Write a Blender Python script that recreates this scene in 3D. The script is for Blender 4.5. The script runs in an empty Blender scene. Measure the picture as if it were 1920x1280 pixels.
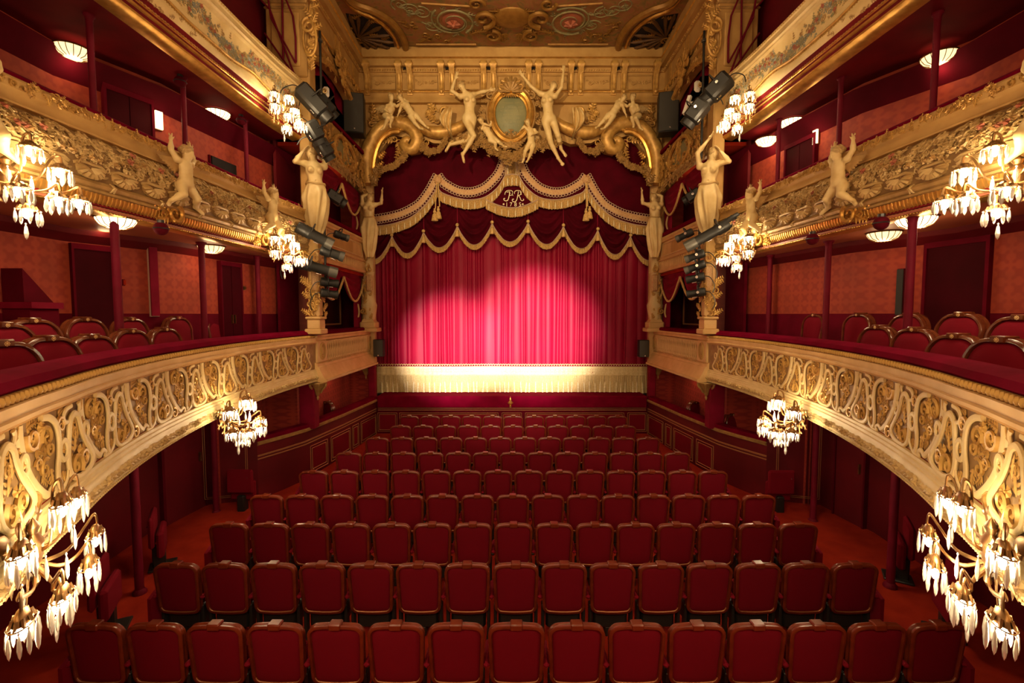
import bpy, bmesh, math, random
import numpy as np
from mathutils import Vector, Matrix

S = bpy.context.scene
COL = S.collection
PI = math.pi
rnd = random.Random(7)

# ------------------------------------------------------------------ camera
EYE = 3.77
F = 860.0
TH = math.radians(3.33)
cam_data = bpy.data.cameras.new('camera')
cam_data.sensor_width = 36.0
cam_data.lens = F / 1920.0 * 36.0
cam_data.clip_start = 0.05
cam_data.clip_end = 100
cam = bpy.data.objects.new('camera', cam_data)
COL.objects.link(cam)
cam.location = (0, 0, EYE)
cam.rotation_euler = (PI / 2 - TH, 0, 0)
S.camera = cam

# ------------------------------------------------------------------ world, exposure
W = bpy.data.worlds.new('hall_air')
S.world = W
W.use_nodes = True
W.node_tree.nodes['Background'].inputs[0].default_value = (1.0, 0.62, 0.32, 1)
W.node_tree.nodes['Background'].inputs[1].default_value = 0.03
S.view_settings.view_transform = 'Standard'
S.view_settings.look = 'None'
S.view_settings.gamma = 1.0
S.view_settings.use_curve_mapping = False
S.view_settings.exposure = 0.0
S.cycles.max_bounces = 6
S.cycles.diffuse_bounces = 3
S.cycles.glossy_bounces = 2
S.cycles.transmission_bounces = 4
S.cycles.transparent_max_bounces = 6
S.cycles.sample_clamp_indirect = 4.0
S.cycles.sample_clamp_direct = 0.0
S.cycles.caustics_reflective = False
S.cycles.caustics_refractive = False
S.cycles.use_denoising = True
S.cycles.use_adaptive_sampling = True
S.cycles.adaptive_threshold = 0.02

WARM = (1.0, 0.66, 0.33)
CRYSTAL = (1.0, 0.74, 0.42)
K_CHAND = 60.0      # watts of one crystal lamp
K_BOWL = 9.0        # watts of one glass bowl lamp
K_REAR = 250.0       # watts of the unseen lights added on the rear balconies

K_LUSTRE = 330.0    # watts of the unseen lustre added above the frame

def lamp(name, loc, watts, col=WARM, size=0.12):
    d = bpy.data.lights.new(name, 'POINT')
    d.energy = watts; d.color = col; d.shadow_soft_size = size
    o = bpy.data.objects.new(name, d)
    COL.objects.link(o); o.location = loc
    return o

def spot(name, loc, target, watts, angle, blend, col, size=0.06):
    d = bpy.data.lights.new(name, 'SPOT')
    d.energy = watts; d.color = col; d.shadow_soft_size = size
    d.spot_size = math.radians(angle); d.spot_blend = blend
    o = bpy.data.objects.new(name, d)
    COL.objects.link(o); o.location = loc
    o.rotation_euler = (Vector(target) - Vector(loc)).to_track_quat('-Z', 'Y').to_euler()
    return o

# bare unseen lights added behind the viewer, for the rear horseshoe's crystal lamps
for x, y, z, k in ((-3.6, -1.2, 6.4, 1.0), (3.6, -1.2, 6.4, 1.0), (0.0, -1.8, 6.6, 1.0), (-3.0, -1.0, 8.9, 0.8), (3.0, -1.0, 8.9, 0.8)):
    lamp('rear_fill_light', (x, y, z), K_REAR * k, WARM, 0.35)
# projectors at the back of the second balcony, thrown onto the house curtain
spot('curtain_spot', (-1.2, -1.6, 5.6), (-1.80, 14.4, 2.75), 46000, 14.5, 1.0, (1.0, 0.86, 0.76), 0.08)
spot('curtain_spot', (0.9, -1.6, 5.6), (0.70, 14.4, 3.15), 52000, 17, 1.0, (1.0, 0.86, 0.76), 0.08)
spot('curtain_spot', (0.0, -1.6, 5.6), (0.0, 14.4, 2.5), 6000, 26, 1.0, (1.0, 0.72, 0.5), 0.1)
# unseen spots added on both sides to brighten the arch and its relief
spot('arch_fill_spot', (-4.2, 1.2, 9.6), (0.0, 14.0, 8.9), 3200, 46, 1.0, (1.0, 0.72, 0.38), 0.12)
spot('arch_fill_spot', (4.2, 1.2, 9.6), (0.0, 14.0, 8.9), 1000, 46, 1.0, (1.0, 0.72, 0.38), 0.12)
# light of a lustre added unseen above the frame to brighten the hall
lamp('added_lustre_light', (0.0, 6.2, 9.7), K_LUSTRE, (1.0, 0.70, 0.36), 0.5)

# ------------------------------------------------------------------ pixel rays (frame 1920 x 1280)
_c, _s = math.cos(TH), math.sin(TH)
def ray(px, py):
    h = (px - 960) / F; v = (640 - py) / F
    return Vector((h, _c + _s * v, -_s + _c * v))
def P(px, py, Y):
    r = ray(px, py); t = Y / r.y
    return Vector((r.x * t, Y, EYE + r.z * t))
def PX(px, py, X):
    r = ray(px, py); t = X / r.x
    return Vector((X, r.y * t, EYE + r.z * t))
def PZ(px, py, Z):
    r = ray(px, py); t = (Z - EYE) / r.z
    return Vector((r.x * t, r.y * t, Z))

# ------------------------------------------------------------------ materials
def mat(name, base, rough=0.6, metal=0.0, var=None, vscale=6.0, bump=0.0, bscale=60.0,
        sheen=0.0, coat=0.0, spec=0.5, detail=4.0):
    m = bpy.data.materials.new(name); m.use_nodes = True
    nt = m.node_tree; N = nt.nodes; L = nt.links
    b = N['Principled BSDF']
    b.inputs['Roughness'].default_value = rough
    b.inputs['Metallic'].default_value = metal
    b.inputs['Specular IOR Level'].default_value = spec
    if sheen:
        b.inputs['Sheen Weight'].default_value = sheen
        b.inputs['Sheen Roughness'].default_value = 0.4
        b.inputs['Sheen Tint'].default_value = (*[min(1, c * 2.2 + 0.05) for c in base], 1)
    if coat:
        b.inputs['Coat Weight'].default_value = coat
        b.inputs['Coat Roughness'].default_value = 0.15
    tc = N.new('ShaderNodeTexCoord')
    col = None
    if var is not None:
        nz = N.new('ShaderNodeTexNoise'); nz.inputs['Scale'].default_value = vscale
        nz.inputs['Detail'].default_value = detail
        L.new(tc.outputs['Object'], nz.inputs['Vector'])
        rp = N.new('ShaderNodeMapRange'); rp.inputs['From Min'].default_value = 0.35; rp.inputs['From Max'].default_value = 0.65
        L.new(nz.outputs['Fac'], rp.inputs['Value'])
        mx = N.new('ShaderNodeMix'); mx.data_type = 'RGBA'
        mx.inputs['A'].default_value = (*base, 1); mx.inputs['B'].default_value = (*var, 1)
        L.new(rp.outputs['Result'], mx.inputs['Factor'])
        col = mx.outputs['Result']
    if col is not None: L.new(col, b.inputs['Base Color'])
    else: b.inputs['Base Color'].default_value = (*base, 1)
    if bump:
        nb = N.new('ShaderNodeTexNoise'); nb.inputs['Scale'].default_value = bscale; nb.inputs['Detail'].default_value = 3
        L.new(tc.outputs['Object'], nb.inputs['Vector'])
        bp = N.new('ShaderNodeBump'); bp.inputs['Strength'].default_value = bump; bp.inputs['Distance'].default_value = 0.02
        L.new(nb.outputs['Fac'], bp.inputs['Height']); L.new(bp.outputs['Normal'], b.inputs['Normal'])
    return m

def emit(name, col, strength, base=None):
    m = bpy.data.materials.new(name); m.use_nodes = True
    b = m.node_tree.nodes['Principled BSDF']
    b.inputs['Base Color'].default_value = (*(base or col), 1)
    b.inputs['Emission Color'].default_value = (*col, 1)
    b.inputs['Emission Strength'].default_value = strength
    b.inputs['Roughness'].default_value = 0.3
    return m

def damask(name, a, b_, size=0.2):
    """wall cloth: offset medallions woven in a slightly darker red"""
    m = bpy.data.materials.new(name); m.use_nodes = True
    nt = m.node_tree; N = nt.nodes; L = nt.links
    bs = N['Principled BSDF']; bs.inputs['Roughness'].default_value = 0.75
    bs.inputs['Sheen Weight'].default_value = 0.05
    tc = N.new('ShaderNodeTexCoord')
    sp = N.new('ShaderNodeSeparateXYZ'); L.new(tc.outputs['Object'], sp.inputs[0])
    def mth(op, x, y=None):
        n = N.new('ShaderNodeMath'); n.operation = op
        for i, v in enumerate((x, y)):
            if v is None: continue
            if isinstance(v, (int, float)): n.inputs[i].default_value = v
            else: L.new(v, n.inputs[i])
        return n.outputs[0]
    hor = mth('ADD', sp.outputs['Y'], mth('MULTIPLY', sp.outputs['X'], 0.35))
    k = PI / size
    u = mth('MULTIPLY', hor, k); v = mth('MULTIPLY', sp.outputs['Z'], k)
    p1 = mth('MULTIPLY', mth('SINE', u), mth('SINE', v))
    p2 = mth('MULTIPLY', mth('SINE', mth('MULTIPLY', u, 3.0)), mth('SINE', mth('MULTIPLY', v, 3.0)))
    ab = mth('ABSOLUTE', mth('ADD', p1, mth('MULTIPLY', p2, 0.45)))
    nz = N.new('ShaderNodeTexNoise'); nz.inputs['Scale'].default_value = 2.2; nz.inputs['Detail'].default_value = 5
    L.new(tc.outputs['Object'], nz.inputs['Vector'])
    f = N.new('ShaderNodeMapRange'); f.inputs['From Min'].default_value = 0.25; f.inputs['From Max'].default_value = 0.75
    L.new(ab, f.inputs['Value'])
    m1 = N.new('ShaderNodeMix'); m1.data_type = 'RGBA'
    m1.inputs['A'].default_value = (*a, 1); m1.inputs['B'].default_value = (*b_, 1)
    fr = mth('MULTIPLY', f.outputs['Result'], 0.75)
    L.new(fr, m1.inputs['Factor'])
    m2 = N.new('ShaderNodeMix'); m2.data_type = 'RGBA'
    L.new(m1.outputs['Result'], m2.inputs['A']); m2.inputs['B'].default_value = (*[c * 0.6 for c in a], 1)
    f2 = N.new('ShaderNodeMapRange'); f2.inputs['From Min'].default_value = 0.4; f2.inputs['From Max'].default_value = 0.75
    f2.inputs['To Max'].default_value = 0.7
    L.new(nz.outputs['Fac'], f2.inputs['Value']); L.new(f2.outputs['Result'], m2.inputs['Factor'])
    L.new(m2.outputs['Result'], bs.inputs['Base Color'])
    return m

M = {}
M['velvet'] = mat('red_velvet', (0.22, 0.003, 0.025), 0.8, var=(0.15, 0.002, 0.014), vscale=3, sheen=0.12, spec=0.15)
M['seat_velvet'] = mat('seat_velvet', (0.165, 0.0013, 0.0105), 0.85, var=(0.155, 0.002, 0.010), vscale=2.5, sheen=0.10, spec=0.15)
M['rail_velvet'] = mat('rail_velvet', (0.165, 0.0012, 0.018), 0.95, var=(0.12, 0.001, 0.012), vscale=3, spec=0.03)
M['dark_velvet'] = mat('dark_velvet', (0.10, 0.0015, 0.010), 0.85, var=(0.07, 0.001, 0.006), vscale=2, sheen=0.06, spec=0.1)
M['curtain'] = mat('house_curtain_cloth', (0.29, 0.0012, 0.027), 0.6, var=(0.23, 0.0009, 0.021), vscale=1.2, spec=0.26)
M['valance'] = mat('valance_velvet', (0.075, 0.0007, 0.007), 0.85, var=(0.05, 0.0005, 0.0045), vscale=2, sheen=0.05, spec=0.08)
M['damask'] = damask('red_damask', (0.36, 0.040, 0.012), (0.26, 0.019, 0.008), 0.21)
M['damask_bright'] = damask('bright_damask', (0.42, 0.035, 0.018), (0.24, 0.010, 0.008), 0.17)
M['red_wall'] = mat('red_painted_wall', (0.13, 0.003, 0.008), 0.6, var=(0.09, 0.002, 0.005), vscale=1.5, spec=0.3)
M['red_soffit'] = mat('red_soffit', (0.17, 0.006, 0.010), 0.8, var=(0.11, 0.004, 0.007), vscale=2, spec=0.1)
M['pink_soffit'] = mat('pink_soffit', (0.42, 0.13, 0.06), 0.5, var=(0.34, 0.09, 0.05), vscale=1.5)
M['wainscot'] = mat('wainscot_red', (0.12, 0.0015, 0.012), 0.85, var=(0.09, 0.001, 0.008), vscale=3, spec=0.1)
M['post'] = mat('post_velvet', (0.15, 0.0015, 0.016), 0.7, var=(0.11, 0.001, 0.010), vscale=4, sheen=0.08, spec=0.2)
M['carpet'] = mat('orange_red_carpet', (0.36, 0.024, 0.008), 0.95, var=(0.28, 0.015, 0.006), vscale=4, bump=0.3, bscale=300, sheen=0.1, spec=0.1)
M['wood'] = mat('mahogany', (0.17, 0.024, 0.006), 0.36, var=(0.10, 0.012, 0.003), vscale=9, coat=0.2, spec=0.4)
M['wood_side'] = mat('walnut_frame', (0.15, 0.036, 0.012), 0.25, var=(0.085, 0.018, 0.006), vscale=9, coat=0.5)
M['brass'] = mat('brass', (0.36, 0.20, 0.075), 0.38, 0.9, var=(0.22, 0.12, 0.045), vscale=12)
M['brass_line'] = mat('brass_line', (0.45, 0.20, 0.08), 0.45, 0.4)
M['gold'] = mat('old_gold', (0.66, 0.39, 0.10), 0.42, 0.3, var=(0.42, 0.22, 0.05), vscale=7)
M['gilt'] = mat('bright_gilding', (0.80, 0.46, 0.11), 0.33, 0.75, var=(0.55, 0.29, 0.06), vscale=7)
M['gold_dull'] = mat('tarnished_gold', (0.46, 0.27, 0.085), 0.5, 0.2, var=(0.32, 0.18, 0.055), vscale=9)
M['ochre'] = mat('ochre_plaster', (0.56, 0.335, 0.105), 0.6, 0.1, var=(0.46, 0.26, 0.075), vscale=3)
M['cream'] = mat('cream_plaster', (0.74, 0.56, 0.27), 0.55, 0.0, var=(0.64, 0.45, 0.19), vscale=4)
M['cream_warm'] = mat('warm_cream_plaster', (0.70, 0.45, 0.19), 0.55, 0.0, var=(0.60, 0.36, 0.13), vscale=3)
M['statue'] = mat('statue_plaster', (0.76, 0.57, 0.26), 0.45, 0.0, var=(0.66, 0.46, 0.19), vscale=5)
M['hair'] = mat('statue_hair', (0.60, 0.41, 0.17), 0.5, 0.0, var=(0.40, 0.25, 0.09), vscale=25, bump=0.6, bscale=45)
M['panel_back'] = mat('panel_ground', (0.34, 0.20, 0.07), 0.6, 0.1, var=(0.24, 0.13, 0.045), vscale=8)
M['relief'] = mat('flower_relief', (0.66, 0.47, 0.20), 0.5, 0.05, var=(0.48, 0.31, 0.11), vscale=14)
M['shell'] = mat('shell_relief', (0.62, 0.43, 0.18), 0.45, 0.1, var=(0.5, 0.32, 0.11), vscale=6)
M['pink'] = mat('painted_pink', (0.40, 0.11, 0.055), 0.6, var=(0.30, 0.10, 0.05), vscale=9)
M['leaf'] = mat('painted_green', (0.21, 0.19, 0.075), 0.6, var=(0.28, 0.24, 0.12), vscale=9)
M['blue_leaf'] = mat('painted_grey_blue', (0.27, 0.29, 0.25), 0.6, var=(0.2, 0.2, 0.15), vscale=9)
M['fringe'] = mat('gold_fringe', (0.78, 0.50, 0.18), 0.6, 0.05, var=(0.5, 0.32, 0.11), vscale=30, sheen=0.2)
M['fringe_light'] = mat('pale_gold_fringe', (0.74, 0.58, 0.30), 0.6, 0.0, var=(0.62, 0.46, 0.2), vscale=30, sheen=0.2)
M['braid'] = mat('woven_braid', (0.60, 0.40, 0.17), 0.6, 0.05, var=(0.48, 0.22, 0.10), vscale=40)
M['mauve'] = mat('mauve_cord', (0.52, 0.36, 0.26), 0.6)
M['tassel_pale'] = mat('pale_tassel', (0.85, 0.74, 0.46), 0.45)
M['black'] = mat('black_metal', (0.022, 0.021, 0.019), 0.45, 0.3, spec=0.5)
M['grey_metal'] = mat('grey_metal', (0.12, 0.115, 0.10), 0.4, 0.6)
M['silver'] = mat('silver_metal', (0.6, 0.58, 0.55), 0.25, 1.0)
M['speaker'] = mat('speaker_grille', (0.055, 0.052, 0.042), 0.6, 0.2, bump=0.3, bscale=400)
M['sign_white'] = mat('white_paint', (0.8, 0.75, 0.65), 0.5)
M['plaque'] = mat('green_plaque', (0.19, 0.20, 0.105), 0.55, var=(0.26, 0.25, 0.12), vscale=3)
M['plaque_letter'] = mat('plaque_letter', (0.42, 0.36, 0.18), 0.5)
M['mirror'] = mat('dark_mirror', (0.10, 0.03, 0.02), 0.12, 0.7)
M['door'] = mat('dark_red_door', (0.050, 0.001, 0.005), 0.75, var=(0.035, 0.0008, 0.003), vscale=2, spec=0.08)
M['ceiling_gold'] = mat('ceiling_gold', (0.34, 0.175, 0.035), 0.45, 0.35, var=(0.24, 0.115, 0.02), vscale=6)
M['ceiling_dark'] = mat('ceiling_dark', (0.13, 0.06, 0.014), 0.55, 0.25, var=(0.08, 0.035, 0.01), vscale=8)
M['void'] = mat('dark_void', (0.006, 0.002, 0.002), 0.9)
M['bulb'] = emit('lit_bulb', (1.0, 0.80, 0.50), 90.0)
M['bowl'] = emit('lit_glass_bowl', (1.0, 0.72, 0.36), 5.0, (0.9, 0.8, 0.6))
M['bowl_dim'] = emit('dim_glass_bowl', (1.0, 0.70, 0.33), 1.7, (0.9, 0.8, 0.6))
M['lightbox'] = emit('lit_sign_face', (1.0, 0.80, 0.45), 2.4)
M['exit_green'] = emit('exit_sign_green', (0.05, 0.45, 0.16), 0.25)
M['exit_white'] = emit('exit_sign_white', (0.8, 0.9, 0.7), 0.7)
M['lens'] = mat('lens_glass', (0.4, 0.4, 0.42), 0.08, 0.3)
g = bpy.data.materials.new('crystal_glass'); g.use_nodes = True
b = g.node_tree.nodes['Principled BSDF']
b.inputs['Base Color'].default_value = (1.0, 0.93, 0.80, 1); b.inputs['Roughness'].default_value = 0.06
b.inputs['Transmission Weight'].default_value = 0.45; b.inputs['IOR'].default_value = 1.5
M['crystal'] = g

def painted_ceiling():
    m = bpy.data.materials.new('painted_ceiling'); m.use_nodes = True
    nt = m.node_tree; N = nt.nodes; L = nt.links; bs = N['Principled BSDF']
    bs.inputs['Roughness'].default_value = 0.6
    tc = N.new('ShaderNodeTexCoord')
    nz = N.new('ShaderNodeTexNoise'); nz.inputs['Scale'].default_value = 2.6; nz.inputs['Detail'].default_value = 3
    nz.inputs['Distortion'].default_value = 1.6
    L.new(tc.outputs['Object'], nz.inputs['Vector'])
    r = N.new('ShaderNodeValToRGB')
    e = r.color_ramp.elements
    e[0].position = 0.30; e[0].color = (0.12, 0.12, 0.035, 1)
    e[1].position = 0.70; e[1].color = (0.24, 0.10, 0.03, 1)
    for p, c in ((0.40, (0.22, 0.13, 0.04, 1)), (0.47, (0.30, 0.16, 0.05, 1)), (0.54, (0.32, 0.11, 0.05, 1)), (0.60, (0.26, 0.14, 0.04, 1))):
        x = e.new(p); x.color = c
    L.new(nz.outputs['Fac'], r.inputs['Fac']); L.new(r.outputs['Color'], bs.inputs['Base Color'])
    return m
M['painting'] = painted_ceiling()

# ------------------------------------------------------------------ mesh builder
class MB:
    def __init__(s, fmap=None):
        s.v = []; s.f = []; s.map = fmap
    def add(s, vs, fs):
        o = len(s.v)
        if s.map: vs = [s.map(*p) for p in vs]
        s.v.extend([tuple(p) for p in vs])
        s.f.extend([tuple(i + o for i in f) for f in fs])
    def box(s, c, size, bev=0.0, R=None):
        hx, hy, hz = size[0] / 2, size[1] / 2, size[2] / 2
        c = Vector(c); vs = []; fs = []
        b = min(bev, hx * .9, hy * .9, hz * .9)
        if b <= 0:
            vs = [(x, y, z) for x in (-hx, hx) for y in (-hy, hy) for z in (-hz, hz)]
            fs = [(0, 1, 3, 2), (4, 6, 7, 5), (0, 4, 5, 1), (2, 3, 7, 6), (0, 2, 6, 4), (1, 5, 7, 3)]
        else:
            idx = {}
            for sx in (-1, 1):
                for sy in (-1, 1):
                    for sz in (-1, 1):
                        for a in range(3):
                            q = [sx * (hx - b), sy * (hy - b), sz * (hz - b)]
                            q[a] += (sx, sy, sz)[a] * b
                            idx[(sx, sy, sz, a)] = len(vs); vs.append(tuple(q))
            for a in range(3):
                o = [i for i in range(3) if i != a]
                for sg in (-1, 1):
                    k = []
                    for (p, q) in ((-1, -1), (1, -1), (1, 1), (-1, 1)):
                        t = [0, 0, 0]; t[a] = sg; t[o[0]] = p; t[o[1]] = q
                        k.append(idx[(*t, a)])
                    flip = (sg > 0) == (a == 1)
                    fs.append(tuple(k[::-1]) if flip else tuple(k))
            for a in range(3):
                o = [i for i in range(3) if i != a]
                for p in (-1, 1):
                    for q in (-1, 1):
                        def key(w, ax):
                            t = [0, 0, 0]; t[a] = w; t[o[0]] = p; t[o[1]] = q
                            return idx[(*t, ax)]
                        fs.append((key(-1, o[0]), key(1, o[0]), key(1, o[1]), key(-1, o[1])))
            for sx in (-1, 1):
                for sy in (-1, 1):
                    for sz in (-1, 1):
                        fs.append((idx[(sx, sy, sz, 0)], idx[(sx, sy, sz, 1)], idx[(sx, sy, sz, 2)]))
        if R is not None: vs = [R @ Vector(p) for p in vs]
        s.add([Vector(p) + c for p in vs], fs)
    def tube(s, pts, r, n=6, closed=False, cap=True, flat=None):
        """round tube along pts; r number or list; flat=(normal, k) squashes the section along normal"""
        pts = [Vector(p) for p in pts]; m = len(pts)
        rs = r if isinstance(r, (list, tuple)) else [r] * m
        up = Vector((0, 0, 1)); prev = None; vs = []; fs = []
        for i in range(m):
            if closed: t = pts[(i + 1) % m] - pts[i - 1]
            else: t = pts[min(i + 1, m - 1)] - pts[max(i - 1, 0)]
            if t.length < 1e-9: t = Vector((0, 0, 1))
            t.normalize()
            if prev is None:
                a = up if abs(t.z) < 0.9 else Vector((1, 0, 0))
                nrm = t.cross(a).normalized()
            else:
                nrm = (prev - t * prev.dot(t))
                if nrm.length < 1e-6: nrm = t.orthogonal()
                nrm.normalize()
            prev = nrm; bi = t.cross(nrm)
            for k in range(n):
                an = 2 * PI * k / n
                d = (nrm * math.cos(an) + bi * math.sin(an)) * rs[i]
                if flat: d -= flat[0] * d.dot(flat[0]) * (1 - flat[1])
                vs.append(pts[i] + d)
        seg = m if closed else m - 1
        for i in range(seg):
            j = (i + 1) % m
            for k in range(n):
                fs.append((i * n + k, i * n + (k + 1) % n, j * n + (k + 1) % n, j * n + k))
        if cap and not closed:
            fs.append(tuple(range(n))[::-1]); fs.append(tuple((m - 1) * n + k for k in range(n)))
        s.add(vs, fs)
    def lathe(s, prof, n=16, c=(0, 0, 0), R=None, a0=0, a1=2 * PI):
        """prof: list of (r, z)"""
        full = abs(a1 - a0 - 2 * PI) < 1e-6; c = Vector(c); vs = []; fs = []
        kk = n if full else n + 1
        for (r, z) in prof:
            for k in range(kk):
                a = a0 + (a1 - a0) * k / n
                vs.append(Vector((r * math.cos(a), r * math.sin(a), z)))
        for i in range(len(prof) - 1):
            for k in range(n):
                q = (k + 1) % kk
                fs.append((i * kk + k, i * kk + q, (i + 1) * kk + q, (i + 1) * kk + k))
        if R is not None: vs = [R @ p for p in vs]
        s.add([p + c for p in vs], fs)
    def ball(s, c, r, n=8, m=5, R=None):
        rx, ry, rz = r if isinstance(r, (list, tuple)) else (r, r, r)
        vs = [(0, 0, -rz)]
        for i in range(1, m):
            ph = -PI / 2 + PI * i / m
            for k in range(n):
                a = 2 * PI * k / n
                vs.append((rx * math.cos(ph) * math.cos(a), ry * math.cos(ph) * math.sin(a), rz * math.sin(ph)))
        vs.append((0, 0, rz)); fs = []
        for k in range(n): fs.append((0, 1 + (k + 1) % n, 1 + k))
        for i in range(m - 2):
            for k in range(n):
                fs.append((1 + i * n + k, 1 + i * n + (k + 1) % n, 1 + (i + 1) * n + (k + 1) % n, 1 + (i + 1) * n + k))
        e = len(vs) - 1; o = 1 + (m - 2) * n
        for k in range(n): fs.append((o + k, o + (k + 1) % n, e))
        if R is not None: vs = [R @ Vector(p) for p in vs]
        c = Vector(c)
        s.add([Vector(p) + c for p in vs], fs)
    def grid(s, fn, nu, nv):
        vs = [fn(i / nu, j / nv) for j in range(nv + 1) for i in range(nu + 1)]
        fs = [(j * (nu + 1) + i, j * (nu + 1) + i + 1, (j + 1) * (nu + 1) + i + 1, (j + 1) * (nu + 1) + i) for j in range(nv) for i in range(nu)]
        s.add(vs, fs)
    def prism(s, poly, fn, h0, h1):
        """extrude a 2D polygon: fn(a, b, h) -> point"""
        n = len(poly)
        vs = [fn(a, b_, h0) for a, b_ in poly] + [fn(a, b_, h1) for a, b_ in poly]
        fs = [tuple(range(n))[::-1], tuple(range(n, 2 * n))] + [(i, (i + 1) % n, n + (i + 1) % n, n + i) for i in range(n)]
        s.add(vs, fs)
    def sweep(s, path, prof, closed=False, cap=True):
        """path: list of (x, y); prof: list of (o, z), o = offset to the left of travel (towards the hall)"""
        fr = frames(path, closed); k = len(prof)
        vs = [(p[0] + n[0] * o, p[1] + n[1] * o, z) for (p, n) in fr for (o, z) in prof]
        m = len(fr); fs = []
        for i in range(m if closed else m - 1):
            j = (i + 1) % m
            for q in range(k - 1):
                fs.append((i * k + q, i * k + q + 1, j * k + q + 1, j * k + q))
        if cap and not closed:
            fs.append(tuple(range(k))[::-1]); fs.append(tuple((m - 1) * k + q for q in range(k)))
        s.add(vs, fs)
    def mesh(s, name, m, smooth=True, angle=40, org=None):
        me = bpy.data.meshes.new(name)
        vs = s.v if org is None else [(p[0] - org[0], p[1] - org[1], p[2] - org[2]) for p in s.v]
        me.from_pydata(vs, [], s.f)
        me.materials.append(m)
        if smooth:
            me.polygons.foreach_set('use_smooth', [True] * len(me.polygons))
            try: me.set_sharp_from_angle(angle=math.radians(angle))
            except Exception: pass
        me.update()
        return me

def frames(path, closed=False):
    out = []; m = len(path)
    for i in range(m):
        if closed: a, b_ = path[i - 1], path[(i + 1) % m]
        else: a, b_ = path[max(i - 1, 0)], path[min(i + 1, m - 1)]
        tx, ty = b_[0] - a[0], b_[1] - a[1]; l = math.hypot(tx, ty) or 1
        sx, sy = b_[0] - path[i][0], b_[1] - path[i][1]; ls = math.hypot(sx, sy)
        if ls < 1e-9: sx, sy, ls = tx, ty, l
        k = 1.0 / max(0.5, (tx * sx + ty * sy) / (l * ls))      # mitre
        if 0 < i < m - 1 and not closed:
            qx, qy = path[i][0] - a[0], path[i][1] - a[1]; lq = math.hypot(qx, qy) or 1
            ux, uy = qx / lq + sx / ls, qy / lq + sy / ls; lu = math.hypot(ux, uy) or 1
            tx, ty, l = ux / lu, uy / lu, 1.0
            k = 1.0 / max(0.5, (tx * sx + ty * sy) / ls)
        out.append((path[i], (-ty / l * k, tx / l * k)))
    return out

class Path:
    """arc-length lookup along a plan curve"""
    def __init__(s, pts):
        s.p = [Vector((p[0], p[1])) for p in pts]; s.a = [0.0]
        for i in range(1, len(s.p)): s.a.append(s.a[-1] + (s.p[i] - s.p[i - 1]).length)
        s.L = s.a[-1]
    def at(s, u):
        u = max(-0.5, min(s.L + 0.5, u)); i = 0
        while i < len(s.a) - 2 and s.a[i + 1] < u: i += 1
        d = s.p[i + 1] - s.p[i]; l = d.length
        t = d / l
        # smooth tangent
        f = (u - s.a[i]) / l
        def tan(k):
            q = s.p[min(k + 1, len(s.p) - 1)] - s.p[max(k - 1, 0)]
            return q.normalized()
        tt = (tan(i) * (1 - f) + tan(i + 1) * f).normalized() if 0 <= f <= 1 else t
        q = s.p[i] + d * f
        return q, tt, Vector((-tt.y, tt.x))

# ------------------------------------------------------------------ objects
def tag(o, label=None, cat=None, group=None, kind=None):
    if label: o['label'] = label
    if cat: o['category'] = cat
    if group: o['group'] = group
    if kind: o['kind'] = kind
    return o
def thing(name, label, cat, loc=(0, 0, 0), rz=0, group=None):
    o = bpy.data.objects.new(name, None); COL.objects.link(o)
    o.empty_display_size = 0.1
    o.location = loc; o.rotation_euler = (0, 0, rz)
    return tag(o, label, cat, group)
def put(name, me, parent=None, loc=None, rz=None, label=None, kind=None, scale=None, mtx=None):
    o = bpy.data.objects.new(name, me); COL.objects.link(o)
    if parent is not None: o.parent = parent
    if loc is not None: o.location = loc
    if rz is not None: o.rotation_euler = (0, 0, rz)
    if scale is not None: o.scale = (scale,) * 3 if isinstance(scale, (int, float)) else scale
    if mtx is not None: o.matrix_local = mtx
    if label: o['label'] = label
    if kind: o['kind'] = kind
    return o
def wpart(name, mb, m, parent, smooth=True, angle=40, label=None, kind=None):
    """part whose builder holds world coordinates"""
    org = parent.location if parent is not None else None
    if parent is not None and parent.parent is not None: org = parent.location + parent.parent.location
    return put(name, mb.mesh(name, m, smooth, angle, org), parent, label=label, kind=kind)
def structure(name, mb, m, smooth=True, angle=30):
    return put(name, mb.mesh(name, m, smooth, angle), kind='structure')
def kids(o): return [c for c in o.children]
def copy_tree(o, parent=None):
    c = o.copy(); COL.objects.link(c)
    if parent is not None:
        c.parent = parent
        c.matrix_parent_inverse = o.matrix_parent_inverse.copy()
    for ch in o.children: copy_tree(ch, c)
    return c
def mirror(o, label=None, group=None):
    c = copy_tree(o)
    c.location = (-o.location.x, o.location.y, o.location.z)
    c.rotation_euler = (o.rotation_euler.x, -o.rotation_euler.y, -o.rotation_euler.z)
    c.scale = (-o.scale.x, o.scale.y, o.scale.z)
    if label: c['label'] = label
    if group: c['group'] = group
    return c

def catmull(pts, n=6, closed=False):
    pts = [Vector(p) for p in pts]; m = len(pts); out = []
    for i in range(m if closed else m - 1):
        if closed: a, b_, c, d = pts[i - 1], pts[i], pts[(i + 1) % m], pts[(i + 2) % m]
        else: a, b_, c, d = pts[max(i - 1, 0)], pts[i], pts[i + 1], pts[min(i + 2, m - 1)]
        for k in range(n):
            t = k / n
            out.append(0.5 * ((2 * b_) + (c - a) * t + (2 * a - 5 * b_ + 4 * c - d) * t * t + (3 * b_ - a - 3 * c + d) * t ** 3))
    if not closed: out.append(pts[-1])
    return out

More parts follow.
